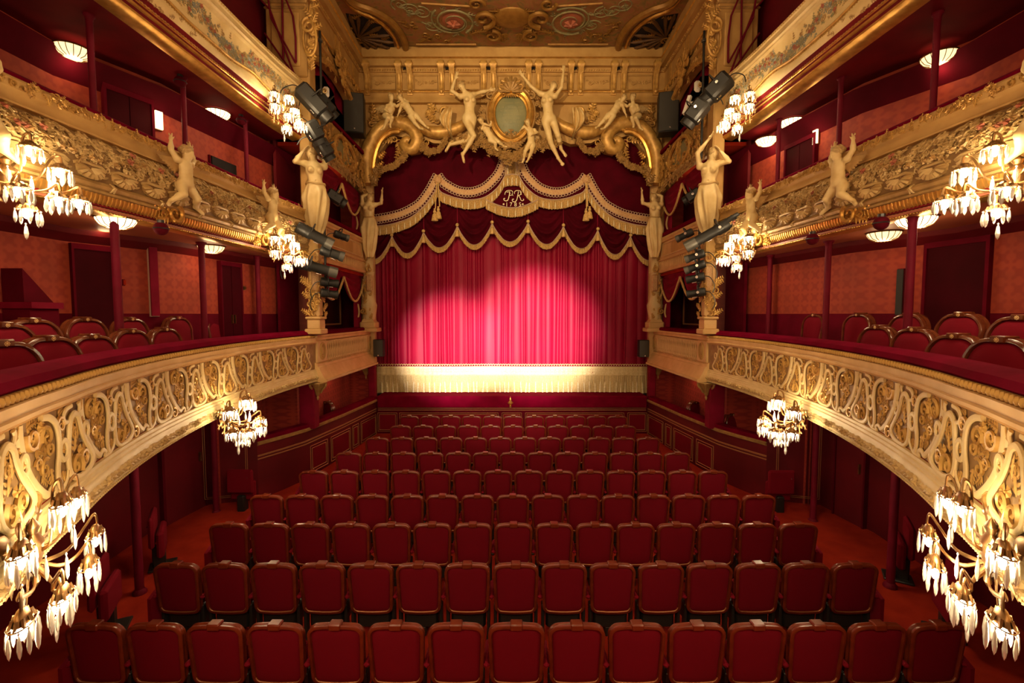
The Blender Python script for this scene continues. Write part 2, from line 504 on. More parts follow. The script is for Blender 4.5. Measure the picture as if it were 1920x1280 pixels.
# ------------------------------------------------------------------ carved ornament in a plane (x along, y out, z up)
def o_scroll(mb, x, z, size, rot=0, hand=1, r=0.12, turns=1.4, y=0.0, n=5, steps=16, tail=0.0):
    pts = []; rs = []
    for i in range(steps + 1):
        t = i / steps; a = rot + hand * t * turns * 2 * PI
        rad = size * (1 - 0.86 * t)
        pts.append((x + rad * math.cos(a), y + size * r * 0.6, z + rad * math.sin(a)))
        rs.append(size * r * (1.15 - 0.75 * t))
    rs[-1] = size * r * 0.9
    mb.tube(pts, rs, n)
def o_leaf(mb, x, z, ln, wd, rot, bend=0.3, y=0.0, h=0.3):
    n = 4; vs = []; fs = []
    ca, sa = math.cos(rot), math.sin(rot)
    for i in range(n + 1):
        t = i / n; w = wd * math.sin(PI * min(1, t * 0.92 + 0.08)) * (1 - 0.25 * t)
        cx = ln * t; cz = bend * ln * t * t
        lift = h * wd * math.sin(PI * t) + 0.15 * wd
        for q, e in ((-1, 0.0), (0, 1.0), (1, 0.0)):
            lx, lz = cx, cz + q * w
            vs.append((x + lx * ca - lz * sa, y + lift * (0.25 + 0.9 * e), z + lx * sa + lz * ca))
    for i in range(n):
        for q in range(2):
            fs.append((i * 3 + q, i * 3 + q + 1, (i + 1) * 3 + q + 1, (i + 1) * 3 + q))
    mb.add(vs, fs)
def o_flower(mb, x, z, r, y=0.0, petals=5):
    vs = [(x, y + r * 0.55, z)]; fs = []
    n = petals * 2
    for k in range(n):
        a = 2 * PI * k / n; rr = r * (1.0 if k % 2 == 0 else 0.62)
        vs.append((x + rr * math.cos(a), y + (0.12 if k % 2 else 0.35) * r, z + rr * math.sin(a)))
    for k in range(n): fs.append((0, 1 + k, 1 + (k + 1) % n))
    mb.add(vs, fs)
    mb.ball((x, y + r * 0.5, z), r * 0.28, 5, 3)
def acanthus(mb, x, z, ln, rot, y=0.0, lobes=4, wd=0.3):
    """a frond: midrib with paired leaves"""
    ca, sa = math.cos(rot), math.sin(rot)
    for i in range(lobes):
        t = (i + 0.3) / lobes; w = ln * wd * (1 - 0.55 * t)
        px, pz = x + ln * t * ca, z + ln * t * sa
        for q in (-1, 1):
            o_leaf(mb, px, pz, w, w * 0.32, rot + q * 0.75, q * 0.25, y)
    o_leaf(mb, x, z, ln * 1.05, ln * 0.08, rot, 0.0, y + 0.004, 0.6)
def foliage(mb, x0, x1, z0, z1, n, smin, smax, seed, y=0.0, flowers=0.2):
    r = random.Random(seed)
    for i in range(n):
        x = r.uniform(x0, x1); z = r.uniform(z0, z1); s = r.uniform(smin, smax); q = r.random()
        if q < 0.45: o_scroll(mb, x, z, s, r.uniform(0, 2 * PI), r.choice((-1, 1)), 0.22, 1.2, y, 5, 9)
        elif q < 1 - flowers: acanthus(mb, x, z, s * 2.0, r.uniform(0, 2 * PI), y, 3, 0.42)
        else: o_flower(mb, x, z, s * 0.75, y)
# ================================================================== plan curves (right-hand side; the left is mirrored)
def ell(y, a=4.5, b=8.2, yc=9.0):
    if y < 2.55: return ell(2.55) - 0.55 * (2.55 - y)
    q = 1 - ((y - yc) / b) ** 2
    return a * math.sqrt(max(q, 0)) + max(0.0, 3.2 - y) * 0.10
_ys = [1.75, 1.9, 2.1, 2.35, 2.6, 2.9, 3.2, 3.6, 4.0, 4.5, 5.0, 5.6, 6.2, 6.9, 7.6, 8.3, 9.0]
C1 = [(ell(y), y) for y in _ys] + [(4.48, 9.7), (4.42, 10.3)]
C2 = [(4.70, 0.5), (4.84, 2.0), (4.87, 3.2), (4.86, 4.2), (4.80, 5.4), (4.72, 6.8), (4.65, 8.2), (4.60, 9.3), (4.52, 10.15)]
C3 = [(4.80, 2.0), (4.82, 4.0), (4.80, 5.4), (4.75, 7.2), (4.70, 8.6), (4.64, 9.5), (4.55, 10.15)]
BOX = [(4.42, 10.25), (4.40, 11.5), (4.38, 12.8), (4.36, 14.0)]
WG = [(6.5, -3.2), (6.45, 4.0), (6.4, 6.6), (5.8, 7.8), (5.22, 11.3), (5.22, 14.2)]
WS = [(6.0, -3.2), (6.1, 5.0), (6.25, 7.7), (6.05, 8.8)]
SOFF1, SOFF2, SOFF3 = 2.27, 4.97, 7.56
FL1 = 2.55
CEIL = 11.60
def flip(pts): return [(-x, y) for x, y in pts]
def sidewall(name, path, z0, z1, m):
    for s, tagname in ((1, 'right'), (-1, 'left')):
        mb = MB()
        p = path if s > 0 else flip(path)
        mb.sweep(p, [(0, z0), (0, z1), (-0.12 * s, z1), (-0.12 * s, z0), (0, z0)], cap=False)
        structure(name + '_' + tagname, mb, m)
def between(inner, outer, z0, z1, n=24):
    """slab between two plan curves"""
    pi_, po = Path(inner), Path(outer)
    A = [pi_.at(pi_.L * i / n)[0] for i in range(n + 1)]; B = [po.at(po.L * i / n)[0] for i in range(n + 1)]
    mb = MB(); vs = []; fs = []
    for i in range(n + 1):
        for q in (A[i], B[i]):
            for z in (z0, z1): vs.append((q.x, q.y, z))
    for i in range(n):
        o = i * 4; e = o + 4
        fs += [(o, e, e + 2, o + 2), (o + 1, o + 3, e + 3, e + 1), (o, o + 1, e + 1, e), (o + 2, e + 2, e + 3, o + 3)]
    fs += [(0, 2, 3, 1), (n * 4, n * 4 + 1, n * 4 + 3, n * 4 + 2)]
    mb.add(vs, fs)
    return mb
def mirrored_structure(name, mb, m, smooth=True):
    o = structure(name, mb, m, smooth)
    c = o.copy(); COL.objects.link(c); c.scale.x = -1
    return o

# ---- stalls floor: flat, then rising a little towards the stage
def floor_z(y): return 0.0 if y < 7 else 0.14 * (y - 7) / 5.3
mb = MB()
mb.grid(lambda u, v: (-6.4 + 12.8 * u, -3.3 + 17.3 * v, floor_z(-3.3 + 17.3 * v)), 4, 34)
structure('floor', mb, M['carpet'])
# ---- outer walls
sidewall('wall', WS, 0.0, SOFF1, M['red_wall'])
sidewall('wall', WG, FL1 - 0.1, 3.79, M['wainscot'])
sidewall('wall', WG, 3.79, SOFF2 + 0.3, M['damask'])
sidewall('wall', WG, SOFF2 + 0.2, SOFF3 + 0.3, M['damask'])
sidewall('wall', WG, SOFF3 + 0.2, CEIL + 0.3, M['red_wall'])
mb = MB(); mb.box((0, -3.3, 5.8), (13.2, 0.15, 12), 0)
structure('wall_back', mb, M['red_wall'], False)
# cross wall of the stalls, from the aisle wall to the boxes beside the stage
mb = MB(); mb.sweep([(6.1, 8.78), (5.1, 9.04)], [(0, 0), (0, SOFF1), (-0.08, SOFF1), (-0.08, 0), (0, 0)], cap=False)
mirrored_structure('wall_cross', mb, M['red_wall'])
mb = MB(); mb.sweep([(5.75, 8.8), (5.75, 10.6), (5.02, 10.62), (5.02, 14.1), (4.2, 14.1)], [(0, 0), (0, SOFF1), (-0.08, SOFF1), (-0.08, 0), (0, 0)], cap=False)
mirrored_structure('wall_stage_box', mb, M['damask_bright'])
# gallery floors and soffits
mirrored_structure('floor_gallery', between(C1, WG[0:1] + [(6.45, 1.75)] + WG[2:4] + [(5.4, 10.3)], SOFF1, FL1), M['carpet'], False)
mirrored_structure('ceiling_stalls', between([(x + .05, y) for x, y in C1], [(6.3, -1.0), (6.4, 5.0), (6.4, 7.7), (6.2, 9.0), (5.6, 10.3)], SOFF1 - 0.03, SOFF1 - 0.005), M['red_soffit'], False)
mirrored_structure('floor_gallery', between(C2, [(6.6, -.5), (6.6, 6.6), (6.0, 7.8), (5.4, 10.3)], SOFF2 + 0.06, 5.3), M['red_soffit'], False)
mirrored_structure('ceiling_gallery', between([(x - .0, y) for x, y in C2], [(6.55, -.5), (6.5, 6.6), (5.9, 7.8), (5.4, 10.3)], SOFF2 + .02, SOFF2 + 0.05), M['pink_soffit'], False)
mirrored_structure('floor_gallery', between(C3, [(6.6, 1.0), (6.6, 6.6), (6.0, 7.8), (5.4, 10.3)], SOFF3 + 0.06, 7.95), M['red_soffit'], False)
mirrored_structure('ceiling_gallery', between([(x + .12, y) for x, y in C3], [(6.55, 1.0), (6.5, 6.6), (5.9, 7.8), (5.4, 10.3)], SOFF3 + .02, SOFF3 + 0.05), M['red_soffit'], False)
# dark joists that cross the upper soffit, one course of moulding next to the wall
for zz, dz in ((SOFF2 - 0.05, 0.10), (SOFF3 - 0.22, 0.24)):
    mb = MB(); mb.sweep(WG[:5], [(0, zz - dz), (0.10, zz - dz * .3), (0.16, zz), (0.22, zz + .1), (0, zz + .1)], cap=True)
    mirrored_structure('trim_cornice', mb, M['dark_velvet'] if zz > 6 else M['red_wall'])
# partitions between the galleries and the boxes beside the stage
for z0, z1, m in ((FL1, SOFF2, M['damask']), (SOFF2 + .3, SOFF3, M['red_wall']), (SOFF3 + .4, CEIL, M['ochre'])):
    mb = MB(); mb.sweep([(5.3, 11.35), (4.52, 10.32)], [(0, z0), (0, z1), (-0.06, z1), (-0.06, z0), (0, z0)], cap=False)
    mirrored_structure('wall_partition', mb, m)
# stage house behind the curtain
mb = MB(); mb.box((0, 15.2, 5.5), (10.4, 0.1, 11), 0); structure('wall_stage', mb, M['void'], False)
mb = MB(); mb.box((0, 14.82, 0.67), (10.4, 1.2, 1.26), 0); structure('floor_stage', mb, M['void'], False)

# ================================================================== first balcony front
def placer(path, u, z, o=0.0):
    p, t, n = path.at(u)
    return Matrix(((t.x, n.x, 0, p.x + n.x * o), (t.y, n.y, 0, p.y + n.y * o), (0, 0, 1, z), (0, 0, 0, 1)))
def local_mtx(m, parent):
    return Matrix.Translation(-parent.location) @ m

b1 = thing('balcony_front', 'right front of the first balcony, cream strapwork over gold leaves', 'balcony', (4.4, 9.0, FL1), group='first balcony fronts')
P1 = Path([tuple(v[:2]) for v in catmull([(x, y, 0) for x, y in C1], 4)])
C1f = [(v.x, v.y) for v in catmull([(x, y, 0) for x, y in C1], 3)]
mb = MB()
mb.sweep(C1f, [(-0.24, 3.30), (-0.26, 3.38), (-0.20, 3.42), (-0.10, 3.415), (-0.02, 3.385), (0.0, 3.335), (-0.03, 3.31), (-0.24, 3.30)])
wpart('velvet_rail', mb, M['rail_velvet'], b1)
mb = MB()
mb.sweep(C1f, [(-0.12, FL1 - .2), (-0.12, 3.31), (-0.02, 3.31), (-0.01, 3.255), (0.035, 3.25), (0.03, 3.185), (0.045, 3.175), (0.045, 3.15), (0.015, 3.14), (0.02, 3.125), (-0.005, 3.115)])
wpart('top_moulding', mb, M['cream_warm'], b1)
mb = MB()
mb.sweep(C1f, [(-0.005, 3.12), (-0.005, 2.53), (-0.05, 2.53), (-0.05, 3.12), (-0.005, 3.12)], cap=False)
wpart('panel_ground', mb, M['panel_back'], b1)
mb = MB()
mb.sweep(C1f, [(-0.005, 2.55), (0.03, 2.545), (0.03, 2.515), (0.04, 2.505), (0.04, 2.475), (0.05, 2.465), (0.05, 2.44), (0.055, 2.43), (0.065, 2.37), (0.04, 2.31), (0.05, 2.30), (0.04, 2.275), (-0.12, 2.262), (-0.12, 2.55)])
wpart('base_moulding', mb, M['cream'], b1)
# leafy relief and pearls along the base torus
mb = MB(lambda x, y, z: tuple((lambda q: (q[0].x + q[2].x * (0.056 + 1.6 * y), q[0].y + q[2].y * (0.056 + 1.6 * y), z))(P1.at(x))))
r_ = random.Random(5)
u = 0.0
while u < P1.L:
    for q in (-1, 1):
        o_leaf(mb, u, 2.37, 0.10, 0.030, q * 0.5 + r_.uniform(-.2, .2), -q * .3)
    if int(u / 0.11) % 4 == 0: o_flower(mb, u, 2.37, 0.045)
    u += 0.075
wpart('base_leaf_relief', mb, M['relief'], b1, kind='stuff')
pm = MB(); pm.ball((0, 0, 0), (0.016, 0.014, 0.014), 6, 4); pearl = pm.mesh('pearl', M['cream'])
mb = MB()
u = 0.0
while u < P1.L:
    p, t, n = P1.at(u); mb.ball((p.x + n.x * .048, p.y + n.y * .048, 2.285), 0.014, 5, 3); u += 0.036
wpart('pearl_string', mb, M['cream'], b1, kind='stuff')
# egg-and-leaf course under the velvet, one piece per egg
em = MB(); em.ball((0, 0, 0), (0.026, 0.030, 0.036), 7, 4, Matrix.Rotation(0.35, 3, 'Y')); egg = em.mesh('egg', M['gold'])
u = 0.05
while u < P1.L:
    put('egg', egg, b1, mtx=local_mtx(placer(P1, u, 3.282, -0.005), b1)); u += 0.062
# strapwork: one bay = hanging band, leaf curl, bottle loop, two rings; bays repeat along the front
BAY = 0.95; PH = 0.58; PZ0 = 2.535
def bp(u, v): return (u * BAY, 0.0, v * PH)
YN = Vector((0, 1, 0))
def strap(pts, w, closed=False, n=5):
    mb = MB()
    pp = catmull([bp(*p) for p in pts], n, closed)
    ws = w if isinstance(w, (int, float)) else [w[0] + (w[1] - w[0]) * i / (len(pp) - 1) for i in range(len(pp))]
    mb.tube([Vector((p.x, 0.010, p.z)) for p in pp], ws, 8, closed, True, (YN, 0.55 if not isinstance(w, (int, float)) else 0.6))
    return mb
bands = {
 'hanging_band': strap([(0.0, 1.0), (0.002, 0.85), (0.03, 0.66), (0.08, 0.47), (0.17, 0.28), (0.28, 0.13), (0.33, 0.09)], (0.038, 0.026)),
 'leaf_band': strap([(0.29, 0.985), (0.40, 0.955), (0.49, 0.86), (0.53, 0.70), (0.525, 0.50), (0.495, 0.33), (0.49, 0.16), (0.52, 0.06)], (0.026, 0.024)),
 'bottle_loop': strap([(0.725, 0.80), (0.80, 0.87), (0.87, 0.81), (0.905, 0.66), (0.97, 0.48), (1.06, 0.31), (1.115, 0.18), (1.07, 0.075), (0.94, 0.03), (0.79, 0.05), (0.695, 0.14), (0.665, 0.30), (0.675, 0.48), (0.70, 0.66)], 0.025, True),
 'curl_band': strap([(0.76, 0.985), (0.67, 0.965), (0.62, 0.89), (0.65, 0.81), (0.715, 0.80)], (0.020, 0.016)),
 'spur_band': strap([(0.89, 0.99), (0.905, 0.93), (0.87, 0.83)], (0.020, 0.016)),
 'foot_scroll': strap([(0.33, 0.09), (0.39, 0.14), (0.445, 0.09), (0.42, 0.03), (0.53, 0.035), (0.62, 0.10), (0.655, 0.21)], (0.022, 0.014)),
}
ring_a = strap([(0.60 + .062 * math.cos(a), 0.49 + .12 * math.sin(a)) for a in [2 * PI * k / 8 for k in range(8)]], 0.021, True, 3)
ring_b = strap([(1.005 + .050 * math.cos(a), 0.585 + .10 * math.sin(a)) for a in [2 * PI * k / 8 for k in range(8)]], 0.019, True, 3)
band_me = {k: v.mesh(k, M['cream']) for k, v in bands.items()}
ring_me = [ring_a.mesh('strap_ring', M['cream']), ring_b.mesh('strap_ring', M['cream'])]
def bay_leaves(seed):
    mb = MB(lambda x, y, z: (x * BAY, y * 1.0, z * PH))
    r = random.Random(seed)
    mb.map = None
    def sc(u, v, s, rot, h): o_scroll(mb, u * BAY, v * PH, s, rot, h, 0.20, 1.3, 0.0, 5, 14)
    def ac(u, v, s, rot): acanthus(mb, u * BAY, v * PH, s, rot, 0.0, 4, 0.40)
    # inverted bottle
    sc(0.17, 0.80, 0.085, r.uniform(0, 6), 1); sc(0.35, 0.74, 0.085, r.uniform(0, 6), -1)
    ac(0.26, 0.62, 0.18, 1.57); ac(0.21, 0.56, 0.16, 0.5); ac(0.36, 0.52, 0.16, 2.6); sc(0.32, 0.40, 0.065, 1.0, 1); sc(0.41, 0.60, 0.06, 2.0, 1)
    ac(0.40, 0.36, 0.15, -1.4); ac(0.28, 0.34, 0.12, -0.8); o_flower(mb, 0.27 * BAY, 0.88 * PH, 0.045); ac(0.11, 0.92, 0.13, 0.2); ac(0.36, 0.90, 0.12, 2.9)
    ac(0.42, 0.24, 0.10, -1.6); ac(0.16, 0.68, 0.12, 1.0); ac(0.45, 0.76, 0.12, -2.2); sc(0.24, 0.47, 0.05, 3.0, -1)
    # bottle
    sc(0.80, 0.20, 0.095, r.uniform(0, 6), 1); sc(0.96, 0.22, 0.075, r.uniform(0, 6), -1); ac(0.79, 0.38, 0.17, 1.4); ac(0.86, 0.52, 0.15, 1.7)
    ac(0.76, 0.14, 0.14, 2.4); ac(0.92, 0.10, 0.14, 0.5); ac(0.78, 0.66, 0.12, 1.57); o_flower(mb, 0.87 * BAY, 0.38 * PH, 0.042); sc(0.80, 0.62, 0.045, 0.4, 1)
    ac(0.94, 0.34, 0.13, 0.3); ac(0.74, 0.30, 0.12, 1.9); ac(0.82, 0.76, 0.09, 1.57)
    # corners
    ac(0.57, 0.24, 0.12, -1.2); ac(0.58, 0.14, 0.12, 0.2); sc(0.16, 0.10, 0.07, 2.0, -1); ac(0.13, 0.20, 0.12, 0.9); ac(0.20, 0.06, 0.1, 0.2)
    ac(0.56, 0.92, 0.10, 0.4); sc(0.58, 0.80, 0.065, 3.0, -1); ac(0.60, 0.70, 0.12, -1.4); ac(0.94, 0.86, 0.10, 1.2); ac(0.95, 0.76, 0.10, -0.6)
    o_flower(mb, 0.60 * BAY, 0.49 * PH, 0.03); o_flower(mb, 1.005 * BAY, 0.585 * PH, 0.026); sc(0.47, 0.02, 0.03, 0, 1)
    return mb.mesh('gold_leafage', M['gold'], True, 50)
leaf_me = [bay_leaves(3), bay_leaves(11)]
nb = int((P1.L - 0.25) / BAY)
u0 = P1.L - 0.30 - nb * BAY
for i in range(nb):
    mm = local_mtx(placer(P1, u0 + (i + 0.5) * BAY, PZ0, 0.0) @ Matrix.Translation((-BAY / 2, 0, 0)), b1)
    put('gold_leafage', leaf_me[i % 2], b1, mtx=mm, kind='stuff')
    for k, me in band_me.items(): put(k, me, b1, mtx=mm)
    for me in ring_me: put('strap_ring', me, b1, mtx=mm)
mirror(b1, 'left front of the first balcony, cream strapwork over gold leaves')

# ---- fronts of the stage boxes at first-balcony level: balusters and a medallion block
bb = thing('loge_parapet', 'right stage-box front at first-balcony level, carved balusters and oval medallion in warm cream', 'balcony', (4.4, 12.2, 2.3), group='first-balcony stage-box fronts')
PB = Path(BOX)
mb = MB(); mb.sweep(BOX, [(-0.26, 3.30), (-0.28, 3.37), (-0.2, 3.41), (-0.05, 3.40), (0.0, 3.36), (-0.02, 3.30), (-0.26, 3.30)])
wpart('velvet_rail', mb, M['rail_velvet'], bb)
mb = MB(); mb.sweep(BOX, [(-0.2, 2.5), (-0.2, 3.31), (0.06, 3.31), (0.07, 3.27), (0.04, 3.25), (0.05, 3.20), (0.02, 3.18), (0.0, 3.17), (-0.03, 3.16), (-0.03, 2.70), (0.0, 2.69), (0.02, 2.66), (0.05, 2.65), (0.055, 2.60), (0.09, 2.585), (0.12, 2.50), (0.20, 2.36), (0.22, 2.33), (0.26, 2.32), (0.26, 2.27), (0.22, 2.25), (-0.2, 2.25), (-0.2, 2.5)])
wpart('entablature', mb, M['cream_warm'], bb)
mb = MB(); mb.sweep(BOX, [(-.028, 2.705), (-.020, 2.71), (-.020, 3.15), (-.028, 3.155)]); wpart('baluster_ground', mb, M['gold_dull'], bb)
bal = MB(); bal.lathe([(0.028, 0), (0.03, 0.04), (0.018, 0.07), (0.032, 0.14), (0.036, 0.2), (0.022, 0.27), (0.016, 0.33), (0.026, 0.37), (0.034, 0.40), (0.03, 0.46)], 8)
bal.box((0, 0, 0.01), (0.07, 0.06, 0.03), 0.006); bal.box((0, 0, 0.445), (0.09, 0.06, 0.03), 0.006)
bal_me = bal.mesh('baluster', M['cream_warm'])
for i in range(26):
    uu = 0.62 + i * 0.108
    put('baluster', bal_me, bb, mtx=local_mtx(placer(PB, uu, 2.70, 0.0), bb))
md = MB(); md.box((0, 0, 0.23), (0.5, 0.09, 0.5), 0.02)
md_me = md.mesh('medallion_block', M['cream_warm'])
mo = MB()
mo.tube([(0.13 * math.cos(a), 0.055, 0.24 + 0.19 * math.sin(a)) for a in [2 * PI * k / 24 for k in range(24)]], 0.018, 6, True)
mo.tube([(0.09 * math.cos(a), 0.055, 0.24 + 0.14 * math.sin(a)) for a in [2 * PI * k / 24 for k in range(24)]], 0.010, 5, True)
mo.ball((0, 0.045, 0.24), (0.06, 0.03, 0.10), 8, 6)
mo_me = mo.mesh('oval_medallion', M['ochre'])
for uu in (0.30, PB.L - 0.12):
    put('medallion_block', md_me, bb, mtx=local_mtx(placer(PB, uu, 2.70, 0.0), bb))
    put('oval_medallion', mo_me, bb, mtx=local_mtx(placer(PB, uu, 2.70, 0.0), bb))
mb = MB(lambda x, y, z: (4.41 - 0.04 - y, x, z)); foliage(mb, 10.8, 13.7, 2.63, 2.67, 90, 0.025, 0.04, 4)
wpart('carved_band', mb, M['relief'], bb, kind='stuff')
# scrolled corbel under each end
for yy, sz in ((10.35, 1.0), (13.8, 0.7)):
    c = MB()
    c.lathe([(0.01, -0.42), (0.03, -0.36), (0.02, -0.33), (0.07, -0.24), (0.10, -0.16), (0.17, -0.08), (0.21, -0.02), (0.20, 0.0)], 12, (4.42, yy, 2.25))
    for k in range(6):
        a = k * PI / 3
        c.tube([(4.42 + math.cos(a) * r1 * sz, yy + math.sin(a) * r1 * sz, 2.25 + z1) for r1, z1 in ((0.2, -0.03), (0.18, -0.1), (0.11, -0.18), (0.08, -0.26))], [0.03, 0.028, 0.02, 0.01], 5)
    wpart('corbel', c, M['gold_dull'], bb)
mirror(bb, 'left stage-box front at first-balcony level, carved balusters and oval medallion in warm cream')

# ================================================================== second balcony front: bulging flower relief
b2 = thing('balcony_front', 'right front of the second balcony, bulging flower relief with scallop shells', 'balcony', (4.7, 6.0, 5.1), group='second balcony fronts')
C2f = [(v.x, v.y) for v in catmull([(x, y, 0) for x, y in C2], 3)]
P2 = Path(C2f)
mb = MB(); mb.sweep(C2f, [(-0.30, 6.05), (-0.32, 6.14), (-0.24, 6.18), (-0.10, 6.17), (-0.02, 6.12), (-0.01, 6.06), (-0.30, 6.05)])
wpart('velvet_rail', mb, M['rail_velvet'], b2)
PR2 = [(-0.14, 6.07), (0.02, 6.07), (0.05, 6.04), (0.055, 5.95), (0.025, 5.92), (0.02, 5.905), (0.03, 5.84), (0.05, 5.82), (0.05, 5.80), (0.0, 5.79),
       (0.0, 5.78), (0.06, 5.73), (0.105, 5.64), (0.13, 5.54), (0.13, 5.44), (0.10, 5.35), (0.06, 5.29)]
mb = MB(); mb.sweep(C2f, PR2[:10]); wpart('top_moulding', mb, M['ochre'], b2)
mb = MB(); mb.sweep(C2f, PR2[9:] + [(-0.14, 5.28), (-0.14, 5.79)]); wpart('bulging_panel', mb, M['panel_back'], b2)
mb = MB(); mb.sweep(C2f, [(0.05, 5.30), (0.085, 5.285), (0.10, 5.25), (0.085, 5.215), (0.06, 5.205), (0.075, 5.19), (0.075, 5.165), (0.04, 5.155), (-0.14, 5.155), (-0.14, 5.30)])
wpart('reeded_rod', mb, M['gold_dull'], b2)
mb = MB(); mb.sweep(C2f, [(0.04, 5.158), (0.035, 5.12), (0.005, 5.06), (-0.05, 5.025), (-0.04, 5.01), (-0.02, 5.0), (-0.02, 4.98), (-0.05, 4.965), (-0.20, 4.96), (-0.20, 5.16)])
wpart('gold_cove', mb, M['gilt'], b2)
def wrap2(off=0.0, k=2.0):
    # x = arc length, z = height, y = height above the bulge
    zs = [z for o, z in PR2[10:]][::-1]; os_ = [o for o, z in PR2[10:]][::-1]
    def f(x, y, z):
        p, t, n = P2.at(x); o = float(np.interp(z, zs, os_)) + y * k + off
        return (p.x + n.x * o, p.y + n.y * o, z)
    return f
u_a, u_b = 2.2, P2.L - 0.02
mb = MB(wrap2()); foliage(mb, u_a, u_b, 5.47, 5.77, 1150, 0.032, 0.062, 21, 0.0, 0.25)
wpart('flower_relief', mb, M['relief'], b2, kind='stuff')
mb = MB(wrap2()); r_ = random.Random(8)
for i in range(26): o_flower(mb, r_.uniform(u_a, u_b), r_.uniform(5.58, 5.72), r_.uniform(.035, .055), 0.03)
wpart('painted_rose', mb, M['pink'], b2, kind='stuff')
mb = MB(wrap2())
u = u_a
while u < u_b:      # hanging garlands between the putti
    for k in range(15):
        t = k / 14; z = 5.62 - 0.14 * math.sin(PI * t) + r_.uniform(-.02, .02)
        (o_flower if k % 3 else lambda m, x, zz, s, y: acanthus(m, x, zz, s * 2.4, r_.uniform(0, 6), y, 3, .45))(mb, u + 1.4 * t, z, r_.uniform(.03, .05), 0.03)
    u += 1.75
wpart('garland', mb, M['gold_dull'], b2, kind='stuff')
# the top frieze of leaves
mb = MB(lambda x, y, z: (lambda q: (q[0].x + q[2].x * (0.052 + 1.8 * y), q[0].y + q[2].y * (0.052 + 1.8 * y), z))(P2.at(x)))
foliage(mb, u_a, u_b, 5.965, 6.045, 520, 0.022, 0.04, 31, 0.0, 0.1)
wpart('leaf_frieze', mb, M['gold'], b2, kind='stuff')
# scallop shells along the lower edge of the bulge, one piece each
sh = MB()
for k in range(9):
    a = PI + PI * k / 8
    ex, ez = 0.13 * math.cos(a), 0.10 * math.sin(a)
    sh.tube([(0.1 * ex, 0.03, 0.1 * ez), (0.6 * ex, 0.045, 0.6 * ez), (ex, 0.03, ez)], [0.010, 0.020, 0.024], 5)
sh.tube([(-0.15, 0.03, 0.01), (-0.08, 0.05, 0.035), (0.08, 0.05, 0.035), (0.15, 0.03, 0.01)], 0.016, 6)
sh.v = [(x * 1.25, y * 1.5 - .01, z * 1.15) for x, y, z in sh.v]
sh_me = sh.mesh('scallop_shell', M['shell'])
sw = strap([(0.0, 0.10), (0.06, 0.04), (0.13, 0.09), (0.20, 0.17), (0.25, 0.13), (0.23, 0.06)], (0.020, 0.012))
sw_me = sw.mesh('wave_scroll', M['shell'])
u = u_a; i = 0
while u < u_b - 0.25:
    put('scallop_shell', sh_me, b2, mtx=local_mtx(placer(P2, u, 5.40, 0.075), b2))
    put('wave_scroll', sw_me, b2, mtx=local_mtx(placer(P2, u + 0.12, 5.32, 0.085), b2))
    u += 0.42
# flutes of the gold cove
fm = MB(); fm.tube([(0, 0.045, 0.075), (0.004, 0.03, 0.02), (0.008, -0.015, -0.04), (0.010, -0.05, -0.06)], [0.012, 0.016, 0.015, 0.008], 5)
fl_me = fm.mesh('flute', M['gilt'])
u = u_a
while u < u_b:
    put('flute', fl_me, b2, mtx=local_mtx(placer(P2, u, 5.085, 0.0), b2)); u += 0.052
mb = MB()
u = u_a
while u < u_b:
    p, t, n = P2.at(u); mb.ball((p.x - n.x * .02, p.y - n.y * .02, 4.985), 0.014, 5, 3); u += 0.04
wpart('pearl_string', mb, M['gilt'], b2, kind='stuff')
# ribbon ties around the rod and C-scroll brackets under the putti
tie = MB(); tie.tube([(0.0, 0.06, -0.05), (0.02, 0.115, 0.0), (0.05, 0.06, 0.055)], [0.012, 0.016, 0.012], 5); tie.tube([(0.05, 0.06, -0.05), (0.03, 0.115, 0.0), (0.0, 0.06, 0.055)], [0.012, 0.016, 0.012], 5)
tie_me = tie.mesh('ribbon_tie', M['shell'])
u = u_a
while u < u_b:
    put('ribbon_tie', tie_me, b2, mtx=local_mtx(placer(P2, u, 5.25, 0.0), b2)); u += 0.7
br = MB(); o_scroll(br, 0.0, 0.0, 0.14, 1.2, -1, 0.24, 1.3, 0.05, 7, 20); acanthus(br, -0.05, -0.02, 0.30, 2.8, 0.05, 4, .4); acanthus(br, -0.08, -0.06, 0.25, 3.5, 0.05, 4, .4)
br_me = br.mesh('scroll_bracket', M['gilt'])
PUTTI_Y = (4.05, 6.45, 8.55)
for y in PUTTI_Y:
    uu = min(range(0, int(P2.L * 100)), key=lambda k: abs(P2.at(k / 100)[0].y - y)) / 100
    put('scroll_bracket', br_me, b2, mtx=local_mtx(placer(P2, uu - 0.02, 5.16, 0.02), b2))
b2_left = mirror(b2, 'left front of the second balcony, bulging flower relief with scallop shells')

# ================================================================== third balcony front: cream cove and painted garlands
b3 = thing('balcony_front', 'right front of the third balcony, cream cove with painted garlands', 'balcony', (4.7, 7.0, 7.6), group='third balcony fronts')
C3f = [(v.x, v.y) for v in catmull([(x, y, 0) for x, y in C3], 3)]
P3 = Path(C3f)
mb = MB(); mb.sweep(C3f, [(-0.30, 8.80), (-0.32, 8.90), (-0.2, 8.93), (-0.06, 8.91), (-0.02, 8.82), (-0.30, 8.80)])
wpart('velvet_rail', mb, M['rail_velvet'], b3)
mb = MB(); mb.sweep(C3f, [(-0.14, 8.82), (0.03, 8.82), (0.06, 8.79), (0.06, 8.74), (0.04, 8.73), (0.04, 8.66), (0.07, 8.65), (0.08, 8.61), (0.05, 8.59), (0.05, 8.56), (0.0, 8.54), (-0.14, 8.54)])
wpart('top_moulding', mb, M['cream'], b3)
PR3 = [(0.0, 8.55), (-0.03, 8.45), (-0.04, 8.3), (-0.02, 8.12), (0.02, 8.02), (0.03, 7.94), (-0.01, 7.86), (-0.05, 7.80)]
